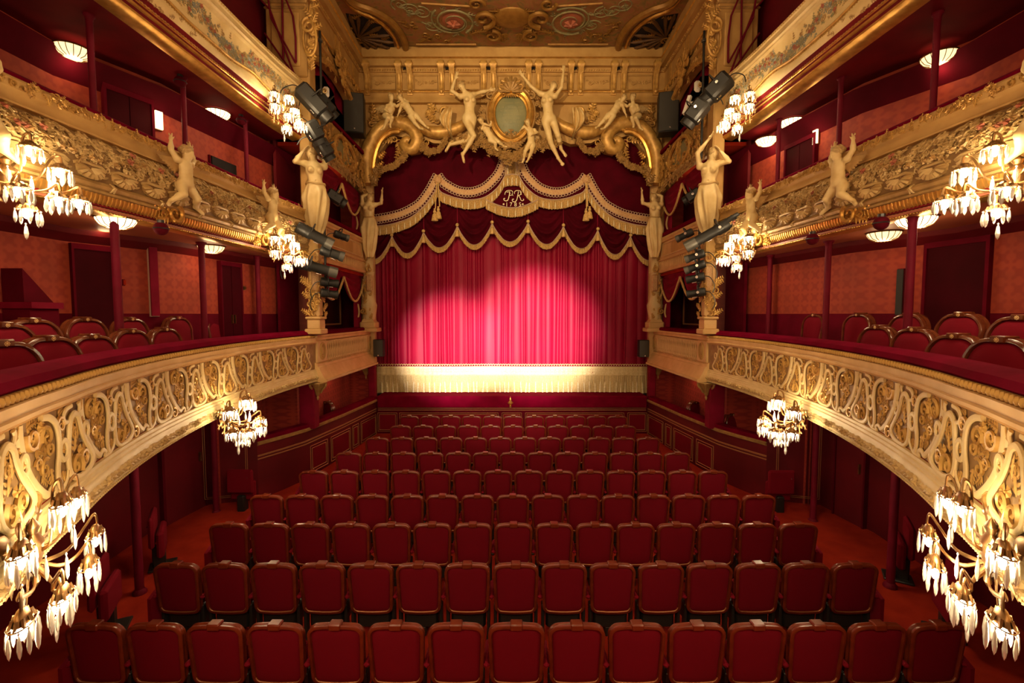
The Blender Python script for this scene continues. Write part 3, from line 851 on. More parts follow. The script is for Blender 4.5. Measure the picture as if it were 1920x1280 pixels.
mb = MB(); mb.sweep(C3f, PR3 + [(-0.14, 7.80), (-0.14, 8.55)]); wpart('painted_panel', mb, M['cream'], b3)
mb = MB(); mb.sweep(C3f, [(-0.05, 7.81), (0.0, 7.80), (0.015, 7.775), (0.0, 7.75), (-0.02, 7.745), (-0.01, 7.71), (0.03, 7.70), (0.03, 7.67), (-0.01, 7.66), (-0.02, 7.63), (0.0, 7.62), (0.0, 7.59), (-0.04, 7.57), (-0.08, 7.54), (-0.22, 7.53), (-0.22, 7.81)])
wpart('gold_moulding', mb, M['gilt'], b3)
def wrap3():
    zs = [z for o, z in PR3][::-1]; os_ = [o for o, z in PR3][::-1]
    def f(x, y, z):
        p, t, n = P3.at(x); o = float(np.interp(z, zs, os_)) + y
        return (p.x + n.x * o, p.y + n.y * o, z)
    return f
w3 = wrap3()
mb = MB()
pts = []; u = 2.0
while u < P3.L:
    k = ((u - 2.0) % 2.3) / 2.3
    z = 8.08 + 0.055 * math.cos(2 * PI * k) + 0.02 * math.cos(4 * PI * k)
    pts.append(w3(u, 0.02, z)); u += 0.08
mb.tube(pts, 0.024, 6)
wpart('wavy_moulding', mb, M['gold'], b3)
mb = MB()
for i in range(0, len(pts) - 1):
    a = Vector(pts[i]); 
    for k in range(2):
        q = a.lerp(Vector(pts[i + 1]), k / 2); mb.ball((q.x, q.y, q.z - 0.035), 0.013, 5, 3)
wpart('pearl_string', mb, M['gold'], b3, kind='stuff')
rr = random.Random(14)
for m_, n_, nm, fr in ((M['leaf'], 300, 'painted_leafage', 0.05), (M['blue_leaf'], 320, 'painted_leafage', 0.05), (M['pink'], 55, 'painted_rose', 1.0), (M['gold_dull'], 260, 'painted_leafage', 0.1)):
    mb = MB(w3)
    for i in range(n_):
        u = 2.0 + (P3.L - 2.0) * rr.random(); k = ((u - 2.0) % 2.3) / 2.3
        z = 8.34 + 0.10 * math.sin(2 * PI * k) + rr.gauss(0, 0.07)
        z = max(8.16, min(8.50, z)); s_ = rr.uniform(0.03, 0.055)
        if rr.random() < fr: o_flower(mb, u, z, s_ * 0.9, 0.005)
        elif rr.random() < .3: o_scroll(mb, u, z, s_, rr.uniform(0, 6), 1, .16, 1.2, 0.0, 4, 9)
        else: acanthus(mb, u, z, s_ * 2.2, rr.uniform(0, 6), 0.0, 3, 0.4)
    wpart(nm, mb, m_, b3, kind='stuff')
mb = MB(w3)
for i in range(60):
    u = 2.6 + (P3.L - 2.6) * rr.random()
    if ((u - 2.0) % 2.3) / 2.3 < .35: acanthus(mb, u, 7.93 + rr.gauss(0, .03), 0.1, rr.uniform(0, 6), 0.0, 3, 0.4)
wpart('corner_leafage', mb, M['gold_dull'], b3, kind='stuff')
dm = MB(); dm.box((0, 0, 0), (0.03, 0.03, 0.03), 0.006); dm_me = dm.mesh('bead', M['gilt'])
u = 2.0
mb = MB()
while u < P3.L:
    p, t, n = P3.at(u); mb.ball((p.x + n.x * .015, p.y + n.y * .015, 7.775), 0.017, 5, 3); mb.ball((p.x + n.x * .06, p.y + n.y * .06, 8.765), 0.015, 5, 3); u += 0.055
wpart('pearl_string', mb, M['gold'], b3, kind='stuff')
mirror(b3, 'left front of the third balcony, cream cove with painted garlands')
# ================================================================== theatre seats
def outline(w, h, rt, arch, wb, rb, bow, n=7):
    """closed outline of a chair back in (x, z), z from 0 (bottom) to h"""
    pts = []
    def corner(cx, cz, r, a0, a1):
        for k in range(n + 1):
            a = a0 + (a1 - a0) * k / n
            pts.append((cx + r * math.cos(a), cz + r * math.sin(a)))
    corner(wb - rb, rb, rb, -PI / 2, 0)
    corner(w - rt, h - rt, rt, 0, PI / 2)
    corner(-w + rt, h - rt, rt, PI / 2, PI)
    corner(-wb + rb, rb, rb, PI, 1.5 * PI)
    out = []
    for x, z in pts:
        t = 1 - (x / w) ** 2
        z2 = z + (arch * t if z > h - rt * 1.01 else 0) - (bow * t if z < rb * 1.01 else 0)
        out.append((x, z2))
    # fill the straight top and bottom so that the arch is smooth
    res = []
    m = len(out)
    for i in range(m):
        a, b_ = pts[i], pts[(i + 1) % m]
        res.append(out[i])
        if abs(a[0] - b_[0]) > 0.08 and abs(a[1] - b_[1]) < 1e-6:
            for k in range(1, 8):
                x = a[0] + (b_[0] - a[0]) * k / 8; z = a[1]; t = 1 - (x / w) ** 2
                res.append((x, z + (arch * t if z > h / 2 else -bow * t)))
    return res
def inset(poly, d):
    m = len(poly); out = []
    for i in range(m):
        a, b_, c = Vector(poly[i - 1]), Vector(poly[i]), Vector(poly[(i + 1) % m])
        t = (c - a); t.normalize()
        nrm = Vector((-t.y, t.x))
        out.append((b_.x + nrm.x * d, b_.y + nrm.y * d))
    return out
def chair_meshes(pref, w, h, rt, arch, wb, rb, bow, z0, rake, wood, cloth, depth=0.075, fr=0.036, ridge=True):
    """back of the chair stands at y = 0, the chair faces +y"""
    o = outline(w, h, rt, arch, wb, rb, bow)
    def tilt(x, y, z): return (x, y - math.tan(rake) * (z - 0.0) , z0 + z)
    d = depth / 2
    prof = [(0.012, -d), (0.0, -d * .75), (0.0, -d * .30), (0.007, -d * .1), (0.007, d * .1), (0.0, d * .30), (0.0, d * .75), (0.012, d), (fr * .8, d), (fr, d * .55), (fr, -d * .55), (fr * .8, -d)]
    mb = MB(); vs = []; fs = []
    rings = [(inset(o, a), y) for a, y in prof]
    m = len(o); k = len(prof)
    for i in range(m):
        for (rg, y) in rings: vs.append(tilt(rg[i][0], y, rg[i][1]))
    for i in range(m):
        j = (i + 1) % m
        for q in range(k):
            p = (q + 1) % k
            fs.append((i * k + q, i * k + p, j * k + p, j * k + q))
    mb.add(vs, fs)
    R = {'frame': mb.mesh(pref + '_frame', wood, True, 50)}
    def pad(sign, y, puff, name):
        mb = MB(); inn = inset(o, fr * .9); cx = 0.0; cz = h * .5
        lv = [(1.0, 0.0), (0.93, 0.55), (0.8, 0.9), (0.5, 1.0)]
        vs = []; fs = []
        for s_, b_ in lv:
            for (x, z) in inn: vs.append(tilt(cx + (x - cx) * s_, y + sign * puff * b_, cz + (z - cz) * s_))
        vs.append(tilt(cx, y + sign * puff, cz))
        for a in range(len(lv) - 1):
            for i in range(m): fs.append((a * m + i, a * m + (i + 1) % m, (a + 1) * m + (i + 1) % m, (a + 1) * m + i))
        for i in range(m): fs.append(((len(lv) - 1) * m + i, (len(lv) - 1) * m + (i + 1) % m, len(vs) - 1))
        mb.add(vs, fs)
        return mb.mesh(pref + name, cloth, True, 60)
    R['back_panel'] = pad(-1, -d * .35, 0.012, '_back_panel')
    R['front_pad'] = pad(1, d * .45, 0.045, '_front_pad')
    mb = MB(); mb.box(tilt(0, 0, h + arch - 0.014), (w * .44, depth * 1.22, 0.062), 0.010)
    R['crest_block'] = mb.mesh(pref + '_crest', wood)
    # bright strip along the lower rail
    mb = MB(); inn = inset(o, fr * .92); bot = [p for p in inn if p[1] < rb * .9]
    bot = sorted(bot)
    mb.tube([tilt(x, -d * .72, z) for x, z in bot], 0.0045, 4)
    R['rail_strip'] = mb.mesh(pref + '_strip', M['brass_line'])
    return R
ST = chair_meshes('stall_seat', 0.258, 0.575, 0.085, 0.020, 0.242, 0.075, 0.024, 0.36, math.radians(5), M['wood'], M['seat_velvet'])
mb = MB(); mb.box((0, 0.09, 0.50), (0.43, 0.11, 0.40), 0.035); ST['seat_cushion'] = mb.mesh('stall_seat_cushion', M['seat_velvet'])
mb = MB(); mb.box((0, 0.17, 0.235), (0.40, 0.26, 0.23), 0.03); mb.box((0, 0.17, .06), (0.10, 0.2, 0.12), .01); ST['under_seat_shade'] = mb.mesh('stall_under_seat_shade', M['black'])  # black box added under the seat for the deep shade between rows
arm = MB(); arm.box((0, 0.10, 0.56), (0.055, 0.34, 0.05), 0.02); arm_me = arm.mesh('stall_armrest', M['seat_velvet'])
armb = MB(); armb.box((0, 0.10, 0.35), (0.04, 0.30, 0.38), 0.012); armb_me = armb.mesh('stall_armrest_panel', M['dark_velvet'])
leg = MB(); leg.box((0, 0.05, 0.22), (0.035, 0.09, 0.43), 0.01); leg.box((0, 0.06, 0.015), (0.05, 0.28, 0.03), 0.008); leg_me = leg.mesh('stall_leg', M['black'])
endp = MB()
endp.prism([(-0.10, 0.02), (0.30, 0.02), (0.31, 0.50), (0.26, 0.60), (0.06, 0.63), (-0.10, 0.56)], lambda a, b_, h_: (h_, a, b_), -0.02, 0.02)
endp_me = endp.mesh('stall_end_panel', M['seat_velvet'])

def stall_seat(x, y, z, label, group, ends=()):
    t = thing('theatre_seat', label, 'seat', (x, y, z), 0, group)
    for k, me in ST.items(): put(k, me, t)
    for s in (-1, 1):
        if s in ends:
            put('end_panel', endp_me, t, loc=(s * 0.295, 0, 0))
        if s < 0 or s in ends: put('armrest', arm_me, t, loc=(s * 0.275, 0, 0))
        put('leg', leg_me, t, loc=(s * 0.235, 0, 0))
    return t
ORD = ['leftmost', 'second', 'third', 'fourth', 'fifth', 'sixth', 'seventh', 'eighth', 'ninth', 'tenth', 'eleventh', 'twelfth', 'thirteenth', 'fourteenth', 'rightmost']
ROWN = ['row nearest the viewer', 'second row from the viewer', 'third row from the viewer', 'fourth row from the viewer', 'fifth row from the viewer',
        'sixth row from the viewer', 'seventh row from the viewer', 'row before the frontmost', 'row closest to the stage']
ROWS = [  # crest y, spacing px, first centre px, seats
    (1162, 111.6, 187.0, 15), (1057, 90.0, 337.0, 15), (978.6, 75.7, 433.0, 15), (925.4, 65.5, 503.0, 15), (884, 57.3, 590.0, 14),
    (849, 51.1, 655.0, 13), (821, 46.0, 708.0, 12), (798, 42.0, 752.0, 11), (778, 38.9, 768.0, 11)]
SEATS = {}
for ri, (ytop, sp, x0, n) in enumerate(ROWS):
    Y = F * 0.55 / sp
    for _ in range(3): Y = (F * 0.55 / sp - (EYE - P(960, ytop, Y).z) * math.sin(TH)) / math.cos(TH)
    zt = P(960, ytop, Y).z
    zf = zt - 0.965
    rr = random.Random(ri)
    for i in range(n):
        px = x0 + sp * i
        X = (px - 960) / sp * 0.55
        side = 'leftmost' if i == 0 else 'rightmost' if i == n - 1 else ORD[i]
        pos = (side if i in (0, n - 1) else side + ' from the left')
        lab = 'crimson velvet seat, %s in the %s' % (pos, ROWN[ri])
        ends = [e for e, c in ((-1, i == 0), (1, i == n - 1)) if c]
        t = stall_seat(X, Y, max(zf, floor_z(Y) + 0.001), lab, 'stalls seats, ' + ROWN[ri], ends)
        t.rotation_euler.z = rr.uniform(-.012, .012) - 0.02 * (i - (n - 1) / 2) / n * -2
        SEATS[(ri, i)] = t

# ---- gallery chairs of the first balcony: rounder, with doubled mouldings and a rosette on the crest
GC = chair_meshes('gallery_chair', 0.27, 0.56, 0.17, 0.045, 0.235, 0.06, 0.0, 0.40, math.radians(7), M['wood_side'], M['seat_velvet'], 0.13, 0.042)
mb = MB(); mb.box((0, 0.27, 0.42), (0.5, 0.46, 0.12), 0.04); GC['seat_cushion'] = mb.mesh('gallery_chair_cushion', M['seat_velvet'])
mb = MB(); mb.box((0, 0.27, 0.345), (0.52, 0.48, 0.05), 0.012); GC['seat_frame'] = mb.mesh('gallery_chair_seat_frame', M['wood_side'])
glm = MB(); glm.tube([(0, 0, 0.33), (0, 0.01, 0.2), (0, 0, 0.0)], [0.026, 0.024, 0.016], 6); gleg = glm.mesh('gallery_chair_leg', M['wood_side'])
rom = MB(); zc_ = 0.40 + 0.56 + 0.045 - 0.018; yc_ = -math.tan(math.radians(7)) * 0.59 + 0.075
for k in range(8):
    a = 2 * PI * k / 8; rom.ball((0.016 * math.cos(a), yc_, zc_ + 0.016 * math.sin(a)), 0.008, 5, 3)
rom.ball((0, yc_ + .003, zc_), 0.010, 6, 4); ros = rom.mesh('gallery_chair_rosette', M['cream_warm'])
def gallery_chair(x, y, z, rz, label, group):
    t = thing('gallery_chair', label, 'chair', (x, y, z), rz, group)
    for k, me in GC.items(): put(k, me, t)
    put('rosette', ros, t)
    for sx in (-1, 1):
        for yy in (0.06, 0.46): put('leg', gleg, t, loc=(sx * 0.22, yy, 0))
    return t
ORDG = ['nearest', 'second nearest', 'third nearest', 'fourth nearest', 'fifth nearest', 'sixth nearest']
def place_gallery(pxs, side, row, offs, ztop_px):
    n = len(pxs)
    for i, (px, pt) in enumerate(zip(pxs, ztop_px)):
        # ray against the balcony curve pushed outward
        q = abs(px - 960)
        best = None
        for k in range(400):
            y = 2.0 + k * 0.025
            x = (ell(y) if y < 9 else 4.45) + offs
            e = abs(x * F / y - q)
            if best is None or e < best[0]: best = (e, x, y)
        _, x, y = best
        zt = P(px, pt, y).z
        s = -1 if side == 'left' else 1
        nm = ('farthest' if i == n - 1 else ORDG[i])
        lab = 'carved crimson chair, %s in the %s row, %s first balcony' % (nm, row, side)
        rz = math.radians(-96) if s < 0 else math.radians(96)
        gallery_chair(s * x, y, zt - 1.005, rz, lab, 'first balcony chairs, %s %s' % (side, row))
place_gallery([10, 98, 178, 250, 312], 'left', 'front', 0.62, [640, 631, 628, 618, 615])
place_gallery([15, 68, 164, 250, 337, 409, 462], 'left', 'back', 1.15, [606, 598, 596, 596, 594, 594, 593])
place_gallery([1905, 1872, 1782, 1707, 1637], 'right', 'front', 0.62, [640, 634, 626, 615, 611]) if False else place_gallery([1870, 1786, 1709, 1640], 'right', 'front', 0.62, [633, 627, 615, 611])
place_gallery([1905, 1795, 1698, 1605, 1523, 1468], 'right', 'back', 1.15, [592, 587, 588, 588, 589, 590])
# raised step under the back row
mirrored_structure('floor_step', between([(ell(y) + .95, y) for y in _ys[2:]] + [(5.05, 10.2)], [(6.44, 2.1), (6.42, 5.0), (6.4, 6.6), (5.8, 7.8), (5.4, 10.2)], FL1, FL1 + .10), M['carpet'], False)

# ================================================================== slim posts
def post(pt, z0, z1, r, label):
    t = thing('post', label, 'post', (pt.x, pt.y, z0), 0, 'slim red posts')
    mb = MB(); h = z1 - z0
    mb.lathe([(r, 0.06), (r, h - 0.08)], 12); put('shaft', mb.mesh('post_shaft', M['post']), t)
    mb = MB(); mb.lathe([(0.001, h), (r * 1.7, h), (r * 1.7, h - .03), (r * 1.2, h - 0.05), (r, h - 0.10)], 12); put('capital', mb.mesh('post_capital', M['post']), t)
    mb = MB(); mb.lathe([(r * 1.6, 0), (r * 1.6, 0.03), (r, 0.07)], 12); put('base', mb.mesh('post_base', M['post']), t)
def front_x(y, offs, path):
    for (a, b_) in zip(path, path[1:]):
        if a[1] <= y <= b_[1]:
            f = (y - a[1]) / (b_[1] - a[1]); return a[0] + (b_[0] - a[0]) * f + offs
    return path[-1][0] + offs
def on_curve(px, path, offs):
    q = abs(px - 960); best = None
    for k in range(500):
        y = 1.8 + k * 0.018; x = front_x(y, offs, path); e = abs(x * F / y - q)
        if best is None or e < best[0]: best = (e, x, y)
    s = -1 if px < 960 else 1
    return Vector((s * best[1], best[2], 0))
nm = {0: 'nearest', 1: 'middle', 2: 'farthest'}
for side, pxs in (('left', (224, 383, 486)), ('right', (1701, 1547, 1440))):
    for i, px in enumerate(pxs):
        post(on_curve(px, C1, 0.80), FL1, SOFF2 + .03, 0.047, 'crimson velvet post on the %s of the first balcony, %s of three' % (side, nm[i]))
for side, pxs in (('left', (197, 362, 473)), ('right', (1727, 1559, 1449))):
    for i, px in enumerate(pxs):
        post(on_curve(px, C2, 0.62), 5.3, SOFF3 + .03, 0.038, 'red post on the %s of the second balcony, %s of three' % (side, nm[i]))
for px, py, lab in ((406, 962, 'red post in the left stalls aisle beside the wall panel'), (262, 1112, 'red post in the left stalls aisle, nearer the viewer'),
                    (1524, 978, 'red post in the right stalls aisle, farther from viewer'), (1669, 1100, 'red post in the right stalls aisle, nearer the viewer')):
    post(PZ(px, py, 0.0), 0.0, SOFF1 - 0.03, 0.052, lab)

# ================================================================== crystal wall lamps (girandoles)
hub = MB(); hub.lathe([(0.001, -0.20), (0.03, -0.17), (0.018, -0.12), (0.06, -0.03), (0.075, 0.04), (0.03, 0.10), (0.045, 0.14), (0.001, 0.19)], 10, (0, 0.10, 0))
for k in range(7): acanthus(hub, 0.0, 0.0, 0.26, k * 0.9, 0.05, 3, 0.42)
hub.tube([(0, -0.28, 0.02), (0, 0.08, 0.0)], 0.03, 8); hub.lathe([(.001, 0), (.09, 0), (.07, .03), (.02, .05)], 12, (0, -0.16, 0.02), Matrix.Rotation(-PI / 2, 3, 'X'))
hub_me = hub.mesh('lamp_hub', M['brass'])
cap = MB(); cap.lathe([(0.012, 0.05), (0.03, 0.045), (0.05, 0.02), (0.058, -0.012)], 10)
for k in range(8):
    a = 2 * PI * k / 8
    cap.tube([(0.05 * math.cos(a), 0.05 * math.sin(a), 0.02), (0.066 * math.cos(a), 0.066 * math.sin(a), -0.01), (0.085 * math.cos(a), 0.085 * math.sin(a), -0.012)], [0.014, 0.013, 0.004], 4)
cap_me = cap.mesh('leaf_cap', M['brass'])
bulb = MB(); bulb.ball((0, 0, -0.045), (0.038, 0.038, 0.052), 10, 7); bulb_me = bulb.mesh('bulb', M['bulb'])
dr = MB(); dr.lathe([(0.001, 0.0), (0.008, -0.008), (0.003, -0.018), (0.010, -0.035), (0.016, -0.085), (0.010, -0.115), (0.001, -0.13)], 6); drop_me = dr.mesh('crystal_drop', M['crystal'], False)
rg = MB(); rg.tube([(0.085 * math.cos(a), 0.085 * math.sin(a), -0.012) for a in [2 * PI * k / 20 for k in range(20)]], 0.004, 4, True); ring_me2 = rg.mesh('drop_ring', M['brass'])
BUL = [(-0.34, 0.26, 0.17), (0.0, 0.34, 0.26), (0.34, 0.26, 0.17), (-0.47, 0.34, -0.10), (-0.20, 0.44, -0.16), (0.10, 0.48, -0.17), (0.40, 0.38, -0.12), (0.0, 0.28, -0.30)]
def girandole(path, y, z, label, proto=None, dz=0.0, k=1.0):
    best = min(range(int(path.L * 50)), key=lambda q: abs(path.at(q / 50)[0].y - y)) / 50
    p, t, n = path.at(best)
    rz = math.atan2(t.y, t.x)
    loc = (p.x + n.x * 0.10, p.y + n.y * 0.10, z)
    if proto is None:
        o = thing('crystal_lamp', label, 'lamp', loc, rz, 'crystal lamps along the balcony fronts')
        put('hub', hub_me, o)
        r = random.Random(2)
        for (x, yy, zz) in BUL:
            am = MB()
            up = zz + 0.12
            pts = catmull([(0.03 * np.sign(x) if x else 0, 0.12, 0.0 if zz > 0 else -0.08), (x * 0.45, 0.15 + yy * 0.25, zz * 0.4 - 0.06), (x * 0.86, yy * 0.80, zz + 0.06), (x, yy, up), (x * 1.04, yy * 1.04, zz + 0.05)], 5)
            am.tube(pts, 0.011, 6)
            a_ = put('arm', am.mesh('lamp_arm', M['brass']), o)
            put('leaf_cap', cap_me, a_, loc=(x, yy, zz)); put('drop_ring', ring_me2, a_, loc=(x, yy, zz)); put('bulb', bulb_me, a_, loc=(x, yy, zz))
            for q in range(9):
                an = 2 * PI * q / 9 + r.uniform(-.1, .1)
                put('crystal_drop', drop_me, a_, loc=(x + 0.088 * math.cos(an), yy + 0.088 * math.sin(an), zz - 0.012), scale=r.uniform(.85, 1.25))
        for x, yy, zz, sc in ((-0.16, .30, .04, 1.1), (0.18, .32, .04, 1.2), (-0.04, .38, -0.02, 1.2), (-.30, .22, -.02, 1.0), (.30, .22, .0, 1.0), (0.05, .2, -.42, 1.2)):
            put('crystal_drop', drop_me, o, loc=(x, yy, zz), scale=sc)
    else:
        o = copy_tree(proto); o.location = loc; o.rotation_euler.z = rz; o['label'] = label
    for s in (1, -1):
        lamp('crystal_lamp_light', (s * (p.x + n.x * 0.50), p.y + n.y * 0.50, z + dz), K_CHAND * k, CRYSTAL, 0.16)
    return o
g1 = girandole(P2, 4.32, 5.05, 'crystal lamp on the right second balcony front, nearest the viewer')
LAMPS = [g1]
for path, y, z, k, lab in ((P2, 8.75, 5.02, 1.0, 'crystal lamp at the far end of the right second balcony front'), (P3, 9.0, 7.66, 1.0, 'crystal lamp at the far end of the right third balcony front'),
                        (P1, 6.5, 2.30, 0.8, 'crystal lamp under the right first balcony front, farther from the viewer'), (P1, 2.36, 2.48, 0.7, 'crystal lamp under the right first balcony front, close to the viewer')):
    LAMPS.append(girandole(path, y, z, lab, g1, 0.0, k))
LAMPS[-1].scale = (1.15, 0.5, 1.0)
for o in LAMPS: mirror(o, o['label'].replace('right', 'left'))

# ================================================================== flush glass bowls and lit boxes
bw = MB(); bw.lathe([(0.21, 0.0), (0.205, -0.03), (0.17, -0.08), (0.10, -0.115), (0.001, -0.125)], 16)
bw_me = bw.mesh('bowl', M['bowl']); bwd_me = bw.mesh('bowl', M['bowl_dim'])
rb_ = MB()
for k in range(16):
    a = 2 * PI * k / 16; rb_.tube([(r_1 * math.cos(a), r_1 * math.sin(a), z_1) for r_1, z_1 in ((0.212, -.005), (0.20, -.04), (0.165, -.09), (.1, -.12))], 0.006, 4)
rb_.tube([(0.213 * math.cos(a), 0.213 * math.sin(a), 0) for a in [2 * PI * k / 24 for k in range(24)]], 0.012, 5, True)
rb_me = rb_.mesh('bowl_ribs', M['brass'])
def bowl(px, py, z, label, dim=False, k=1.0):
    p = PZ(px, py, z - 0.06)
    o = thing('ceiling_lamp', label, 'lamp', (p.x, p.y, z), 0, 'glass bowl lamps under the balconies')
    put('glass_bowl', bwd_me if dim else bw_me, o); put('rib_cage', rb_me, o)
    lamp('ceiling_lamp_light', (p.x, p.y, z - 0.22), K_BOWL * k, WARM, 0.1)
bowl(218, 419, SOFF2 + 0.01, 'bright glass bowl lamp over the left first balcony, nearest the viewer', k=1.0)
bowl(396, 468, SOFF2 + 0.01, 'dim glass bowl lamp over the left first balcony, beside the double door', True, 0.5)
bowl(1717, 418, SOFF2 + 0.01, 'bright glass bowl lamp over the right first balcony, nearest the viewer', k=1.0)
bowl(1657, 444, SOFF2 + 0.01, 'dim glass bowl lamp over the right first balcony, behind the bright one', True, 0.5)
bowl(137, 101, SOFF3 - 0.10, 'glass bowl lamp high over the left second balcony, nearest the viewer', True, 0.35)
bowl(408, 217, SOFF3 + 0.0, 'bright glass bowl lamp over the left second balcony, farther from the viewer', k=0.9)
bowl(1761, 113, SOFF3 - 0.10, 'glass bowl lamp high over the right second balcony, nearest the viewer', True, 0.35)
bowl(1484, 233, SOFF3 + 0.0, 'bright glass bowl lamp over the right second balcony, above the double door', k=0.9)
bowl(1438, 267, SOFF3 - 0.18, 'small bright glass bowl lamp at the far end of the right second balcony', k=0.5)

def wall_hit(px, path=WG):
    """point of the outer wall seen at pixel column px"""
    s = -1 if px < 960 else 1
    r = ray(px, 590); k = abs(r.x / r.y)
    for (a, b_) in zip(path, path[1:]):
        # |x| = k*y on the segment
        da = a[0] - k * a[1]; db = b_[0] - k * b_[1]
        if da * db <= 0 and a[1] + b_[1] > 0:
            f = da / (da - db)
            x = a[0] + (b_[0] - a[0]) * f; y = a[1] + (b_[1] - a[1]) * f
            d = Vector((b_[0] - a[0], b_[1] - a[1])).normalized()
            return Vector((s * x, y)), Vector((s * d.x, d.y)), Vector((-s * d.y, d.x)) if False else Vector((-d.y * s, d.x))
    return None
def wall_z(px, py, path=WG):
    q, t, n = wall_hit(px, path)
    return P(px, py, q.y).z
# ================================================================== ceiling
mb = MB(); mb.box((0, 5.4, CEIL + 0.1), (13.4, 17.4, 0.2), 0); structure('ceiling', mb, M['ceiling_dark'], False)
def cz(px, py, d=0.0):
    p = PZ(px, py, CEIL - d); return p
mb = MB(lambda a, b_, h: (a, b_, CEIL - h))
mb.box((0, 11.9, 0.02), (8.9, 3.8, 0.03), 0.0)
ce = thing('painted_ceiling', 'painted ceiling panel with carved gold frames, fan grilles and central cartouche', 'ceiling', (0, 12, CEIL))
wpart('painted_field', mb, M['painting'], ce, False)
mb = MB()
a, b_ = cz(757, 98, .08), cz(1153, 98, .08); mb.tube([a, b_], 0.085, 10)
wpart('gold_rod', mb, M['gilt'], ce)
mb = MB()
for x0, x1 in ((780, 893), (1027, 1140)): mb.tube([cz(x0, 83, .05), cz(x1, 83, .05)], 0.035, 6)
mb.tube([cz(790, 6, .05), cz(885, 12, .05)], 0.03, 6); mb.tube([cz(1130, 6, .05), cz(1035, 12, .05)], 0.03, 6)
wpart('thin_rod', mb, M['ceiling_gold'], ce, kind='stuff')
CM = lambda x, y, z: (x, z, CEIL - 0.04 - y)
for s in (-1, 1):
    mx = lambda px: px if s < 0 else 1920 - px
    pts = catmull([cz(mx(px), py, .07) for px, py in ((628, -40), (660, 4), (700, 20), (735, 42), (756, 72), (762, 100))], 5)
    mb = MB(); mb.tube(pts, 0.10, 8); wpart('round_frame', mb, M['ceiling_gold'], ce)
    pts = catmull([cz(mx(px), py, .06) for px, py in ((640, -10), (665, 18), (700, 33), (728, 54), (744, 78), (748, 98))], 5)
    mb = MB(); mb.tube(pts, 0.045, 6); wpart('inner_frame', mb, M['gilt'], ce)
    mb = MB(); mb.prism([(lambda q: (q.x, q.y))(cz(mx(px), py)) for px, py in ((648, 22), (680, 28), (715, 46), (736, 70), (742, 97), (688, 97), (662, 62))], lambda a, b_, h: (a, b_, CEIL - h), 0.035, 0.045)
    wpart('dark_opening', mb, M['void'], ce, False)
    mb = MB()
    c0 = cz(mx(672), 70, .06)
    for px, py in ((655, 28), (672, 30), (695, 38), (715, 50), (730, 66), (738, 80), (735, 92), (715, 96), (695, 95)):
        e = cz(mx(px), py, .06); d = e - c0
        mb.tube([c0, c0 + d * .5, c0 + d * .85, e], [0.02, 0.045, 0.06, 0.02], 6)
    wpart('fan_ribs', mb, M['ceiling_dark'], ce, kind='stuff')
    mb = MB(CM)
    for px, py in ((660, 60), (672, 70), (668, 78), (650, 45)):
        q = cz(mx(px), py); o_scroll(mb, q.x, q.y, 0.13, rnd.uniform(0, 6), 1, .2, 1.3, .02, 6, 14)
    for px, py in ((690, 60), (700, 80), (715, 70), (680, 90), (660, 30), (690, 36)):
        q = cz(mx(px), py); acanthus(mb, q.x, q.y, 0.28, (0 if s < 0 else PI) + rnd.uniform(-.5, .5), .02, 4, .4)
    wpart('fan_leaves', mb, M['ceiling_gold'], ce, kind='stuff')
    mb = MB(CM)
    for px, py in ((790, 62), (800, 70), (812, 64), (772, 50), (765, 40), (830, 75)):
        q = cz(mx(px), py); acanthus(mb, q.x, q.y, 0.3, rnd.uniform(0, 6), .0, 4, .4); o_scroll(mb, q.x + .1, q.y, 0.1, rnd.uniform(0, 6), s, .2, 1.2, 0, 5, 10)
    wpart('corner_leaves', mb, M['ceiling_gold'], ce, kind='stuff')
    mb = MB(CM)
    q = cz(mx(850), 37); o_scroll(mb, q.x, q.y, 0.55, 1.0, s, .05, 2.2, 0, 5, 40); o_scroll(mb, q.x, q.y, 0.62, 4.0, s, .04, 1.2, 0, 5, 30)
    for k in range(9): acanthus(mb, q.x + .5 * math.cos(k * .7), q.y + .5 * math.sin(k * .7), 0.26, k * .7 + 1, 0, 3, .4)
    for px, py in ((790, 20), (770, 15), (750, 5), (810, 45)):
        w = cz(mx(px), py); o_scroll(mb, w.x, w.y, 0.25, px, -s, .06, 1.6, 0, 5, 20); acanthus(mb, w.x, w.y, .3, px * 1.3, 0, 4, .4)
    wpart('painted_scrolls', mb, M['leaf'], ce, kind='stuff')
    mb = MB(CM); q = cz(mx(850), 37); mb.ball((q.x, 0, q.y), (0.30, 0.03, 0.34), 14, 6); o_flower(mb, q.x, q.y, .2, .02, 7)
    wpart('painted_rosette', mb, M['pink'], ce)
mb = MB(CM)
q = cz(960, 30)
for sx in (-1, 1):
    o_scroll(mb, sx * 0.75, q.y, 0.34, PI / 2, sx, .2, 1.3, 0, 7, 20); o_scroll(mb, sx * .55, q.y + .75, 0.26, -PI / 2, -sx, .2, 1.3, 0, 7, 20)
    o_scroll(mb, sx * .9, q.y - .55, 0.22, 0, sx, .2, 1.3, 0, 7, 18)
    for k in range(8): acanthus(mb, sx * (0.2 + .14 * k), q.y + .62 + .1 * math.sin(k), 0.34, PI / 2 + sx * .3 * k, .02, 4, .4)
    for k in range(5): acanthus(mb, sx * .3, q.y - .3 + .2 * k, 0.3, (0 if sx > 0 else PI) + .2 * k, .02, 4, .4)
wpart('cartouche_scrolls', mb, M['ceiling_gold'], ce, kind='stuff')
mb = MB(CM); mb.ball((0, 0, q.y), (0.5, .1, 0.42), 16, 8); wpart('cartouche_boss', mb, M['ceiling_gold'], ce)
mb = MB()
for s in (-1, 1):
    mb.tube([cz(960 + s * 385, -40, .02), cz(960 + s * 288, 96, .02)], 0.06, 6)
